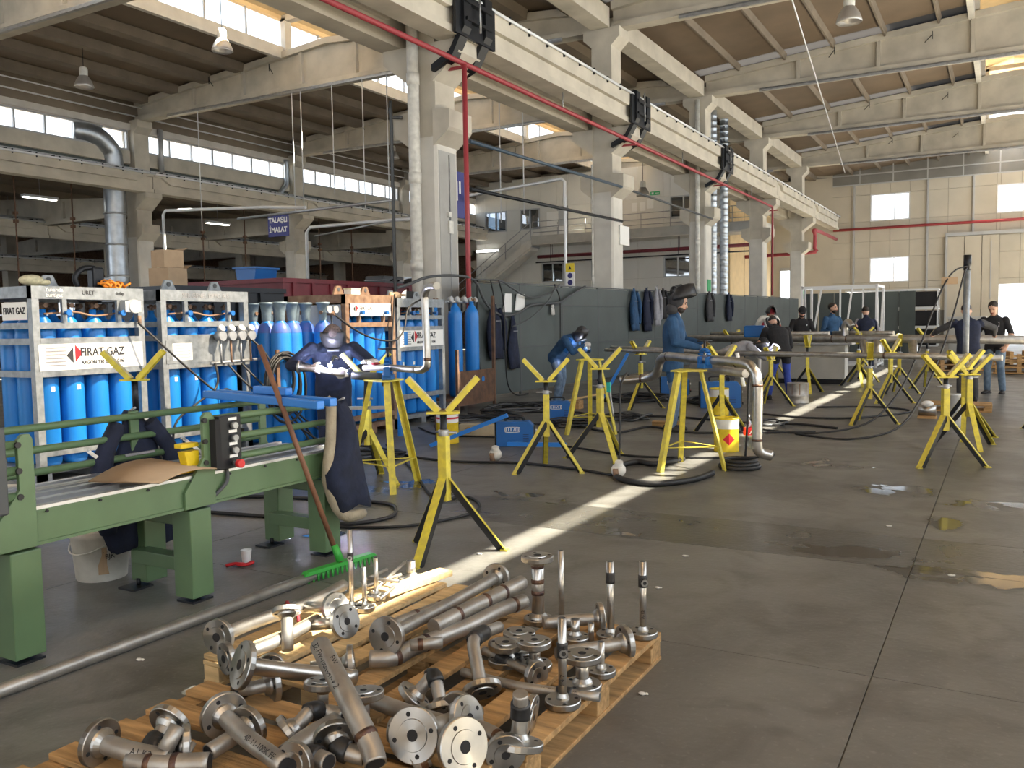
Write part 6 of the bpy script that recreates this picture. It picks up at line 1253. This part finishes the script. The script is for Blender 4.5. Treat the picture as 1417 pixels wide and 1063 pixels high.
FITS = [
    ('upright thin pipe with black coupling on a flange at the pallet end', 0.016, [(-1.509, 3.53, 0.135), (-1.509, 3.53, 0.484)], 0.058, 0, 'stainless', (), (0.72, 0.86), None),
    ('upright thin pipe with side port coupling on a flange at the pallet corner', 0.016, [(-1.39, 3.621, 0.135), (-1.39, 3.621, 0.476)], 0.058, 0, 'stainless', (), (0.66, 0.82), 0.74),
    ('upright thin pipe with ringed side port on a flange mid pallet', 0.016, [(-1.398, 2.817, 0.135), (-1.398, 2.817, 0.465)], 0.06, 0, 'stainless', (), (0.55, 0.72), 0.63),
    ('tall heavy spool with welded reducer and a flange on top', 0.03, [(-1.896, 3.57, 0.135), (-1.896, 3.57, 0.455)], 0.062, 0.068, 'stainless', (0.45, 0.62, 0.85), (), None),
    ('tall plain thin rod pipe standing behind the port fitting', 0.013, [(-1.78, 3.584, 0.135), (-1.78, 3.584, 0.489)], 0.05, 0, 'stainless', (), (), None),
    ('double flange spool with pale label nearest the pallet edge', 0.026, [(-1.393, 2.978, 0.135), (-1.393, 2.978, 0.274)], 0.066, 0.066, 'stainless', (), (), None),
    ('double flange spool left of the pair', 0.026, [(-1.782, 3.063, 0.135), (-1.782, 3.063, 0.225)], 0.066, 0.066, 'stainless', (), (), None),
    ('double flange spool right of the pair', 0.024, [(-1.65, 3.07, 0.135), (-1.65, 3.07, 0.254)], 0.064, 0.062, 'stainless', (), (), None),
    ('double flange spool behind the pair', 0.024, [(-1.778, 3.173, 0.135), (-1.778, 3.173, 0.237)], 0.062, 0.062, 'stainless', (), (), None),
    ('short stub on a flange beside the double flange spool', 0.014, [(-1.384, 3.139, 0.135), (-1.384, 3.139, 0.27)], 0.052, 0, 'stainless', (), (), None),
    ('short wide stub on a flange behind the port fitting', 0.02, [(-1.635, 3.426, 0.135), (-1.635, 3.426, 0.234)], 0.058, 0, 'stainless', (), (), None),
    ('short bare pipe stub standing on the pallet', 0.014, [(-1.565, 3.442, 0.135), (-1.565, 3.442, 0.223)], 0, 0, 'stainless', (), (), None),
    ('flanged pipe lying along the back of the pallet', 0.028, [(-1.81, 3.457, 0.18), (-1.685, 3.564, 0.18), (-1.592, 3.632, 0.18)], 0, 0.066, 'stainless_dull', (), (), None),
    ('flanged pipe lying behind the small stub', 0.028, [(-1.601, 3.172, 0.17), (-1.504, 3.285, 0.17), (-1.388, 3.428, 0.17)], 0, 0.068, 'stainless_dull', (), (), None),
    ('long flanged pipe lying across both pallets', 0.03, [(-2.197, 2.791, 0.27), (-2.26, 3.29, 0.23), (-2.334, 3.935, 0.2)], 0.072, 0.066, 'stainless_dull', (), (), None),
    ('thick reducer pipe with brown weld rings', 0.036, [(-2.13, 3.043, 0.24), (-2.107, 3.3, 0.25), (-2.077, 3.444, 0.26), (-2.054, 3.699, 0.27)], 0, 0, 'stainless_dull', (0.25, 0.55, 0.75), (), None),
    ('long pale pipe with a bent welded end', 0.036, [(-2.248, 2.752, 0.18), (-2.17, 2.809, 0.18), (-2.145, 2.928, 0.19), (-2.065, 3.202, 0.2), (-2.034, 3.436, 0.21), (-1.994, 3.61, 0.21)], 0, 0, 'stainless_dull', (0.12, 0.3, 0.92), (), None),
    ('thin pipe with side boss under the long pale pipe', 0.028, [(-2.44, 3.086, 0.17), (-2.408, 3.323, 0.17), (-2.353, 3.619, 0.17)], 0, 0, 'stainless_dull', (0.4, 0.7), (), None),
    ('short capped stub branching from the welded pipe', 0.024, [(-2.094, 2.824, 0.24), (-1.995, 2.91, 0.24)], 0, 0, 'stainless_dull', (0.3,), (), None),
    ('black elbow spool standing on its flange in mid pallet', 0.026, [(-1.907, 3.219, 0.22), (-1.873, 3.014, 0.26), (-1.833, 2.894, 0.27), (-1.77, 2.816, 0.22), (-1.709, 2.756, 0.145)], 0, 0.068, 'stainless_dull', (), (0.3, 0.55), None),
    ('thin pipe with black union crossing the pallet', 0.018, [(-1.905, 3.092, 0.16), (-1.763, 3.03, 0.16), (-1.576, 2.96, 0.16)], 0, 0.05, 'stainless_dull', (), (0.3, 0.5), None),
    ('thin pipe with black end union crossing the right pallet boards', 0.018, [(-1.876, 2.874, 0.15), (-1.601, 2.858, 0.15), (-1.29, 2.909, 0.15)], 0, 0, 'stainless_dull', (), (0.72, 0.82), None),
    ('flanged elbow with black bend on the middle boards', 0.024, [(-1.892, 2.552, 0.16), (-1.847, 2.584, 0.22), (-1.838, 2.609, 0.24), (-1.8, 2.581, 0.23), (-1.746, 2.536, 0.15)], 0.062, 0.062, 'stainless_dull', (), (0.38, 0.62), None),
    ('flange fitting lying under the middle elbow', 0.026, [(-1.651, 2.441, 0.17), (-1.675, 2.543, 0.17)], 0, 0.064, 'stainless_dull', (), (), None),
    ('large flange spool facing the pallet edge', 0.03, [(-1.721, 2.427, 0.15), (-1.557, 2.424, 0.21)], 0, 0.072, 'stainless_dull', (), (), None),
    ('large bolted flange spool pointing to the camera side', 0.03, [(-1.634, 2.594, 0.15), (-1.627, 2.375, 0.2), (-1.591, 2.145, 0.265)], 0, 0.078, 'stainless_dull', (), (), None),
    ('polished large flange spool beside the bolted one', 0.032, [(-1.751, 2.316, 0.15), (-1.427, 2.191, 0.245)], 0, 0.08, 'stainless_dull', (), (), None),
    ('upright spool with black reducer on a round flange at the pallet front', 0.026, [(-1.367, 2.441, 0.33), (-1.375, 2.452, 0.25), (-1.378, 2.43, 0.15)], 0, 0.078, 'stainless_dull', (), (0.2, 0.5), None),
    ('flange disc spool behind the front upright spool', 0.022, [(-1.459, 2.562, 0.2), (-1.393, 2.576, 0.19)], 0, 0.066, 'stainless_dull', (), (), None),
    ('branch pipe leading to the front flange', 0.024, [(-1.552, 2.462, 0.17), (-1.446, 2.428, 0.17), (-1.374, 2.35, 0.16)], 0, 0.06, 'stainless_dull', (0.5,), (), None),
    ('diagonal thick pipe with handwritten marks leaning on the pile', 0.036, [(-2.094, 2.29, 0.42), (-1.846, 2.137, 0.34), (-1.707, 2.077, 0.24), (-1.661, 2.046, 0.2)], 0, 0, 'stainless_dull', (0.82,), (), None),
    ('thick pipe lying under the diagonal pipe', 0.04, [(-1.775, 2.269, 0.19), (-1.652, 2.304, 0.19)], 0, 0, 'stainless_dull', (), (), None),
    ('long pipe lying behind the bolted flange', 0.03, [(-2.031, 2.45, 0.18), (-1.827, 2.42, 0.18), (-1.634, 2.407, 0.18)], 0, 0, 'stainless_dull', (), (), None),
    ('flange table spool standing left of the diagonal pipe', 0.02, [(-2.118, 2.319, 0.16), (-2.123, 2.331, 0.27)], 0, 0.062, 'stainless_dull', (), (), None),
    ('flange table spool standing right of the diagonal pipe', 0.02, [(-1.929, 2.32, 0.16), (-1.936, 2.329, 0.27)], 0, 0.064, 'stainless_dull', (), (), None),
    ('big bright flange with pipe facing the machine side', 0.032, [(-2.225, 2.631, 0.15), (-2.355, 2.437, 0.22), (-2.449, 2.245, 0.3)], 0, 0.08, 'stainless', (), (), None),
    ('pipe with end flange beside the leaning pipe', 0.028, [(-2.434, 2.602, 0.16), (-2.299, 2.711, 0.17)], 0, 0.066, 'stainless_dull', (), (), None),
    ('black elbow spool with flange under the bright flange', 0.026, [(-2.552, 2.328, 0.16), (-2.473, 2.308, 0.18), (-2.424, 2.394, 0.18)], 0, 0.068, 'stainless_dull', (), (0, 0.3), None),
    ('long flanged pipe with red tape on the pale pallet', 0.03, [(-2.842, 2.486, 0.26), (-2.882, 2.768, 0.24), (-2.89, 3.08, 0.22), (-2.977, 3.444, 0.2)], 0.066, 0, 'stainless_dull', (), (), None),
    ('second long flanged pipe lying on the pale pallet', 0.028, [(-2.771, 2.457, 0.19), (-2.724, 2.652, 0.19), (-2.728, 2.974, 0.2)], 0.06, 0, 'stainless_dull', (), (), None),
    ('flanged branch with polished face on the pale pallet', 0.026, [(-2.763, 2.934, 0.18), (-2.48, 2.885, 0.26)], 0, 0.066, 'stainless', (), (), None),
    ('upper flanged branch on the pale pallet', 0.026, [(-2.957, 3.066, 0.2), (-2.623, 2.986, 0.27)], 0, 0.062, 'stainless', (), (), None),
    ('upright branch with flange on top near the pink tape', 0.026, [(-2.661, 2.707, 0.16), (-2.734, 2.785, 0.31)], 0, 0.056, 'stainless_dull', (), (), None),
    ('lowest flange pipe pointing past the front pallet', 0.032, [(-2.573, 1.739, 0.2), (-2.432, 1.758, 0.19), (-2.294, 1.799, 0.18)], 0.07, 0, 'stainless_dull', (), (), None),
    ('black elbow spool with tilted flange on the front pallet', 0.028, [(-2.427, 1.919, 0.23), (-2.41, 1.846, 0.2), (-2.38, 1.807, 0.19), (-2.309, 1.888, 0.18)], 0.066, 0.062, 'stainless_dull', (), (0.35, 0.62), None),
    ('short pipe stub with handwriting over the black elbow', 0.026, [(-2.316, 1.852, 0.26), (-2.315, 1.797, 0.2)], 0, 0, 'stainless_dull', (), (), None),
    ('thick branch pipe at the very front of the pile', 0.034, [(-2.418, 1.746, 0.17), (-2.301, 1.776, 0.17), (-2.174, 1.853, 0.17)], 0, 0, 'stainless_dull', (0.3, 0.6), (), None),
    ('marked flange pipe pointing away from the front corner', 0.03, [(-2.308, 2.03, 0.23), (-2.125, 1.96, 0.22), (-1.903, 1.909, 0.2)], 0.072, 0, 'stainless_dull', (), (), None),
    ('flange pipe crossing under the marked pipe', 0.028, [(-2.207, 2.063, 0.2), (-2.208, 1.974, 0.19), (-2.215, 1.883, 0.18)], 0.066, 0, 'stainless_dull', (), (), None),
    ('small flange elbow with black bend before the diagonal pipe', 0.026, [(-2.093, 2.115, 0.17), (-2.07, 2.152, 0.2), (-2.064, 2.2, 0.22), (-2.05, 2.256, 0.2), (-1.989, 2.28, 0.19)], 0.058, 0, 'stainless_dull', (), (0.4, 0.62), None),
    ('round flange with black bends in front of the diagonal pipe', 0.028, [(-1.867, 2.105, 0.22), (-1.827, 2.073, 0.2), (-1.745, 2.097, 0.18)], 0.068, 0, 'stainless_dull', (), (0.3, 0.6), None),
    ('thick pipe behind the round flange', 0.036, [(-1.963, 1.971, 0.19), (-1.979, 2.105, 0.19), (-1.974, 2.225, 0.19)], 0, 0, 'stainless_dull', (), (), None),
    ('flanged black union at the front edge of the pile', 0.03, [(-1.89, 1.927, 0.2), (-1.885, 2.002, 0.19), (-1.809, 2, 0.19)], 0.06, 0, 'stainless_dull', (), (0.3, 0.7), None),
    ('lone flange leaning under the bright flange pipe', 0.022, [(-2.589, 2.537, 0.17), (-2.534, 2.469, 0.16)], 0.05, 0, 'stainless_dull', (), (), None),
    ('chamfered pipe mouth lying at the pallet front', 0.034, [(-1.596, 2.145, 0.17), (-1.563, 2.185, 0.19)], 0, 0, 'stainless_dull', (0.6,), (), None),
    ('candlestick stub on a small flange on the pale pallet', 0.026, [(-2.837, 3.848, 0.135), (-2.837, 3.848, 0.247)], 0.066, 0, 'stainless', (), (), None),
    ('thin stub on a small flange by the loose rods', 0.012, [(-2.809, 3.505, 0.135), (-2.809, 3.505, 0.351)], 0.046, 0, 'stainless', (), (), None),
    ('thin stub standing on a flange beside the upper branch', 0.012, [(-2.745, 3.332, 0.135), (-2.745, 3.332, 0.354)], 0.044, 0, 'stainless', (), (), None),
    ('tall thin pipe with ringed coupling on the pale pallet', 0.012, [(-2.804, 3.303, 0.135), (-2.804, 3.303, 0.543)], 0.05, 0, 'stainless', (), (0.62, 0.72), 0.66),
    ('loose thin metal rod in the heap on the pale pallet', 0.009, [(-3.042, 3.668, 0.15), (-3.02, 3.866, 0.17)], 0, 0, 'stainless_dull', (), (), None),
    ('loose thin metal rod in the heap on the pale pallet', 0.009, [(-2.939, 3.573, 0.162), (-2.861, 3.789, 0.182)], 0, 0, 'stainless_dull', (), (), None),
    ('loose thin metal rod in the heap on the pale pallet', 0.009, [(-2.816, 3.48, 0.174), (-2.965, 3.964, 0.194)], 0, 0, 'stainless_dull', (), (), None),
    ('loose thin metal rod in the heap on the pale pallet', 0.009, [(-2.971, 3.644, 0.186), (-2.741, 3.61, 0.206)], 0, 0, 'stainless_dull', (), (), None),
    ('loose thin metal rod in the heap on the pale pallet', 0.009, [(-2.661, 3.343, 0.198), (-2.687, 3.495, 0.218)], 0, 0, 'stainless_dull', (), (), None),
    ('thin rod lying across the front pallet boards', 0.011, [(-2.303, 1.797, 0.155), (-2.288, 1.73, 0.155)], 0, 0, 'stainless_dull', (), (), None),
    ('thin rod propped in the front of the pile', 0.01, [(-2.279, 1.881, 0.2), (-2.267, 1.817, 0.15)], 0, 0, 'stainless_dull', (), (), None),
]
def fitting(label, r, pts, fs, fe, m, welds, black, port):
    o = Vector(pts[0]); t = thing('loose_rod' if 'rod' in label else 'pipe_fitting', label, 'pipe fitting', o, group='fittings on the pallets')
    P_ = [Vector(p)-o for p in pts]; path = smooth_path(P_, 5) if len(P_) > 2 else P_
    L = [0.0]
    for a, b in zip(path[:-1], path[1:]): L.append(L[-1]+(b-a).length)
    def at(s):
        q = s*L[-1]
        for i in range(len(path)-1):
            if q <= L[i+1]+1e-9: u = (q-L[i])/max(1e-9, L[i+1]-L[i]); return path[i].lerp(path[i+1], u), (path[i+1]-path[i]).normalized()
        return path[-1], (path[-1]-path[-2]).normalized()
    B().tube(path, r, 14).out('pipe', m, t)
    if fs: put_flange(t, at(0)[0], at(0)[1], fs, r)
    if fe: put_flange(t, at(1)[0], -at(1)[1], fe, r)
    if not fe:
        c, d = at(1); B().cyl(c-d*.004, c+d*.0006, r*.86, n=12).out('bore', 'black_matte' if r > .02 else 'dark_grey', t)
    for w in welds:
        c, d = at(w); B().lathe([(r*1.005, -.011), (r*1.07, -.004), (r*1.07, .004), (r*1.005, .011)], 14, c, d, close=False).out('weld_seam', 'weld', t)
    if black:
        n = 6; q = [at(black[0]+(black[1]-black[0])*i/n)[0] for i in range(n+1)]
        B().tube([q[0]]+q+[q[-1]], [r*1.02]+[r*1.32]*(n+1)+[r*1.02], 14).out('coupling', 'black_fitting', t)
    if port:
        c, d = at(port); side = Vector((.55, -.83, 0)); B().cyl(c, c+side*r*2.4, r*.95, n=12).out('port', 'black_fitting', t); B().ring(c+side*r*2.35, side, r*.98, r*.55, .004, 14).out('port_ring', 'stainless_bright', t)
    return t
for f_ in FITS: fitting(*f_)
# handwritten marks on a few of the pipes
def mark(s, p, q, u, size, r):
    p, q = Vector(p), Vector(q); d = (q-p).normalized(); c = p.lerp(q, u); v = (Vector((0, 0, 1.55))-c).normalized(); v = (v-d*v.dot(d)).normalized(); y = v.cross(d)
    M = Matrix((d, y, v)).transposed().to_4x4(); M.translation = c+v*(r+.0012)
    t = text('pen_marks', s, size, 'ink', None, (0, 0, 0), (0, 0, 0), ext=.0002); t.matrix_world = M; return t
def own(label, s, u, size):
    for o in list(bpy.data.objects):
        if o.get('label') == label:
            f_ = [q for q in FITS if q[0] == label][0]; p = f_[2]; k = max(range(len(p)-1), key=lambda i: (Vector(p[i+1])-Vector(p[i])).length)
            t = mark(s, p[k], p[k+1], u, size, f_[1]); t.location -= Vector(p[0]); t.parent = o; return
own('diagonal thick pipe with handwritten marks leaning on the pile', 'FW\n32-FW-100K-A1-V 2', .5, .030); own('marked flange pipe pointing away from the front corner', '40-11-100K FE', .5, .028); own('lowest flange pipe pointing past the front pallet', 'A1 K2', .4, .03)
own('big bright flange with pipe facing the machine side', 'S12', .5, .026); own('long flanged pipe with red tape on the pale pallet', 'E53', .4, .026); own('thick pipe lying under the diagonal pipe', '40-FW-100K\nEXT: L12', .5, .022); own('thin pipe with black end union crossing the right pallet boards', '10-FW-102 LXS', .5, .022)
own('upright thin pipe with ringed side port on a flange mid pallet', '1 4 7', .3, .022); own('upright thin pipe with side port coupling on a flange at the pallet corner', 'A-12', .3, .02)
for i, (p, q) in enumerate((((-2.93, 2.98, .245), (-2.86, 2.93, .25)), ((-2.78, 2.90, .235), (-2.74, 2.86, .225)))):
    B().tube(smooth_path([p, ((p[0]+q[0])/2, (p[1]+q[1])/2, p[2]+.02), q], 3), .008, 6).out('pink_tape', 'red_plastic' if False else 'red_cloth', None, p, 'pink tape tied on the flanged pipe', 'tape', 'pink tapes on the pipes')
# ================================================================ floor cables and small litter
fc = [([(-3.05, 9.2), (-3.2, 8.75), (-3.44, 8.79), (-3.49, 8.41), (-3.32, 7.93), (-3.09, 7.70), (-2.79, 7.67), (-2.56, 8.02), (-2.50, 8.45)], .030, 'thick black welding hose looping on the floor under the trestle'),
      ([(-6.21, 5.5), (-5.72, 5.73), (-5.01, 5.88), (-4.57, 5.92), (-4.28, 5.59), (-4.31, 5.3), (-4.52, 5.12), (-4.97, 5.12), (-5.68, 5.02), (-6.4, 4.9)], .016, 'black hose loop on the floor beside the green machine'),
      ([(-5.87, 7.89), (-5.2, 7.2), (-4.4, 6.34), (-4.11, 6.47), (-3.75, 6.0), (-3.97, 5.32), (-4.6, 5.0)], .012, 'thin black cable crossing behind the near stand'),
      ([(-6.9, 8.9), (-6.2, 8.3), (-5.4, 8.1), (-4.6, 8.3), (-3.9, 8.2), (-3.35, 8.0)], .014, 'black cable running to the hanging plug'),
      ([(-7.6, 10.6), (-6.8, 10.0), (-5.9, 10.1), (-5.2, 9.8), (-4.5, 9.6), (-3.8, 9.3), (-3.2, 9.35), (-2.3, 9.8), (-2.35, 10.2)], .012, 'black cable running past the plastic bottle'),
      ([(-8.0, 12.6), (-7.0, 12.0), (-6.4, 11.6), (-5.6, 11.67), (-4.68, 11.13), (-4.45, 11.93), (-3.77, 11.5), (-3.0, 11.8), (-2.2, 12.2)], .016, 'black cable snaking behind the second stand'),
      ([(-7.9, 13.6), (-7.2, 13.2), (-6.4, 13.4), (-5.6, 13.0), (-4.6, 13.3), (-3.4, 12.9), (-2.6, 13.0), (-2.0, 12.7)], .018, 'grey cable lying behind the trestles'),
      ([(-3.4, 14.2), (-2.6, 13.9), (-1.9, 14.2), (-1.3, 15.4), (-1.9, 16.0), (-2.8, 15.6)], .016, 'black cable loop by the thin pipe stand')]
for i, (p, r_, lb) in enumerate(fc): B().tube(smooth_path([(x, y, r_) for x, y in p], 6), r_, 6).out('floor_cable', 'black_rubber', None, (p[0][0], p[0][1], 0), lb, 'cable', 'cables on the shop floor')
t = thing('cable_coil', 'black tyre like hose coil lying beside the trestle leg', 'coil', (-2.38, 9.0, 0))
for i in range(3): B().tube([((.20-.02*i)*math.cos(a), (.20-.02*i)*math.sin(a), .025+.03*i) for a in [2*math.pi*k/22 for k in range(22)]], .022, 7, closed=True).out('loop', 'black_rubber', t)
def tangle(x, y, w, d_, n, lb):
    t = thing('cable_tangle', lb, 'cables', (x, y, 0), group='tangles of welding cable')
    for k in range(n):
        a0 = random.uniform(0, 6.28); pts = []
        for j in range(9):
            a = a0+j*.75; rr = random.uniform(.45, 1.0); pts.append((w*rr*math.cos(a), d_*rr*math.sin(a), .015+.018*random.random()*min(k, 4)))
        B().tube(smooth_path(pts, 4, True), random.choice((.011, .014, .017)), 5, closed=True).out('cable_loop', random.choice(('black_rubber', 'black_rubber', 'dark_grey')), t)
tangle(-7.1, 11.4, .75, .9, 9, 'tangle of black cables in front of the small grey rack'); tangle(-7.6, 13.6, .6, .9, 9, 'tangle of cables at the foot of the dark screen'); tangle(-5.7, 11.9, .5, .5, 6, 'tangle of cables under the second trestle'); tangle(-6.3, 16.2, .9, .9, 8, 'tangle of cables behind the standing welder'); tangle(-4.9, 16.0, .6, .7, 6, 'tangle of cables around the large welding machine'); tangle(-6.6, 7.9, .6, .6, 6, 'tangle of cables behind the navy welder'); tangle(-3.0, 12.9, .35, .3, 5, 'cable coil on the floor behind the bent pipe'); tangle(-5.3, 12.9, .5, .5, 5, 'tangle of cables in front of the welder in jeans')
B().tube(smooth_path([(-3.30, 7.97, .16), (-3.30, 8.0, .5), (-3.33, 8.1, .9), (-3.38, 8.4, 1.02)], 4), .010, 6).out('plug_cable', 'black_rubber', None, (-3.30, 7.97, .16), 'black cable from which the cream plug hangs', 'cable')
t = thing('spray_gun', 'teal trigger gun hanging on the stand with the wide head', 'tool', (-4.02, 9.40, .72)); B().tube(smooth_path([(0, 0, .08), (.02, 0, .02), (.03, 0, -.08), (.06, .0, -.28)], 4), .012, 6).out('lance', 'steel_grey', t); B().b2(-.02, .03, -.015, .015, 0, .12).out('grip', 'teal', t, bev=.005)
B().tube(smooth_path([(-2.30, 9.2, 1.10), (-2.34, 9.22, .9), (-2.36, 9.25, .5), (-2.40, 9.3, .03)], 4), .012, 6).out('taped_lead', 'black_rubber', None, (-2.3, 9.2, 1.1), 'black lead hanging from the bent pipe to the floor', 'cable'); B().tube(smooth_path([(-2.42, 9.05, 1.2), (-2.40, 9.08, 1.05), (-2.36, 9.1, .85)], 3), .02, 6).out('white_clamp', 'label_white', None, (-2.4, 9.05, 1.2), 'white taped earth clamp hanging on the bent pipe', 'clamp')
t = thing('white_glove', 'white and red work glove lying on the pipe by the vise', 'glove', (-5.30, 6.66, 1.165)); B().ball((0, 0, .03), .055, (1.2, .9, .6)).out('palm', 'white_glove', t); B().ball((.05, -.02, .015), .04, (1.2, 1, .4)).out('cuff', 'red_cloth', t)
for k in range(4): B().tube([(-.03, -.03+k*.02, .03), (-.08, -.04+k*.028, .045), (-.11, -.04+k*.03, .02)], .012, 6).out('finger', 'white_glove', t)
for i, (x, y) in enumerate(((-1.72, 4.72), (-1.8, 5.45), (-1.28, 3.32), (-4.95, 2.9), (-3.5, 2.6), (-.25, 5.72), (-.72, 6.9), (-3.05, 4.9))):
    B().ball((x, y, .007), .012, (1.5, 1, .55), 6, 4).ball((x+.016, y+.007, .006), .008, (1.2, 1, .7), 6, 4).out('litter_scrap', 'plastic_white', None, (x, y, 0), 'small pale scrap lying on the concrete floor', 'scrap', 'scraps on the floor')
t = thing('wrapped_valve', 'white wrapped valve block on the floor by the thin pipe stand', 'valve', (-1.0, 14.6, 0)); B().b2(-.13, .13, -.10, .10, 0, .04).out('base', 'pallet_wood', t); B().cyl((-.12, 0, .12), (.12, 0, .12), .08, n=12).out('body', 'stainless', t); B().ball((0, 0, .22), .07, (1.2, 1, .7)).out('wrap', 'label_white', t)
pallet(-1.15, -.15, 15.75, 16.35, 'x', 'pallet_wood', 'low wooden pallet on the floor beside the steel pole', 4, .10, .12)
t = thing('pipe_drum', 'pair of small grey steel drums behind the padded stands', 'drum', (-.62, 13.55, 0)); B().lathe([(.12, 0), (.125, .01), (.12, .03), (.12, .45), (.125, .46), (.1, .47)], 16).out('shell', 'steel_grey', t); B().lathe([(.126, .2), (.130, .22), (.126, .24)], 16, close=False).out('hoop', 'galv', t)
for i, (x, y, z) in enumerate(((.35, 26.5, 0), (.1, 29, 0), (-1.2, 27.5, 0))):
    t = thing('pallet_stack', ['low stack of wooden pallets by the doorway', 'stack of timber beyond the jeans man', 'stack of timber behind the dark fittings'][i], 'pallets', (x, y, z), .2*i)
    for k in range(3): B().b2(-.6, .6, -.45, .45, .02+k*.16, .05+k*.16).out('deck', 'pallet_wood', t); [B().b2(xx-.05, xx+.05, -.45, .45, .05+k*.16, .18+k*.16-.0).out('bearer', 'pallet_wood', t) for xx in (-.5, 0, .5)]
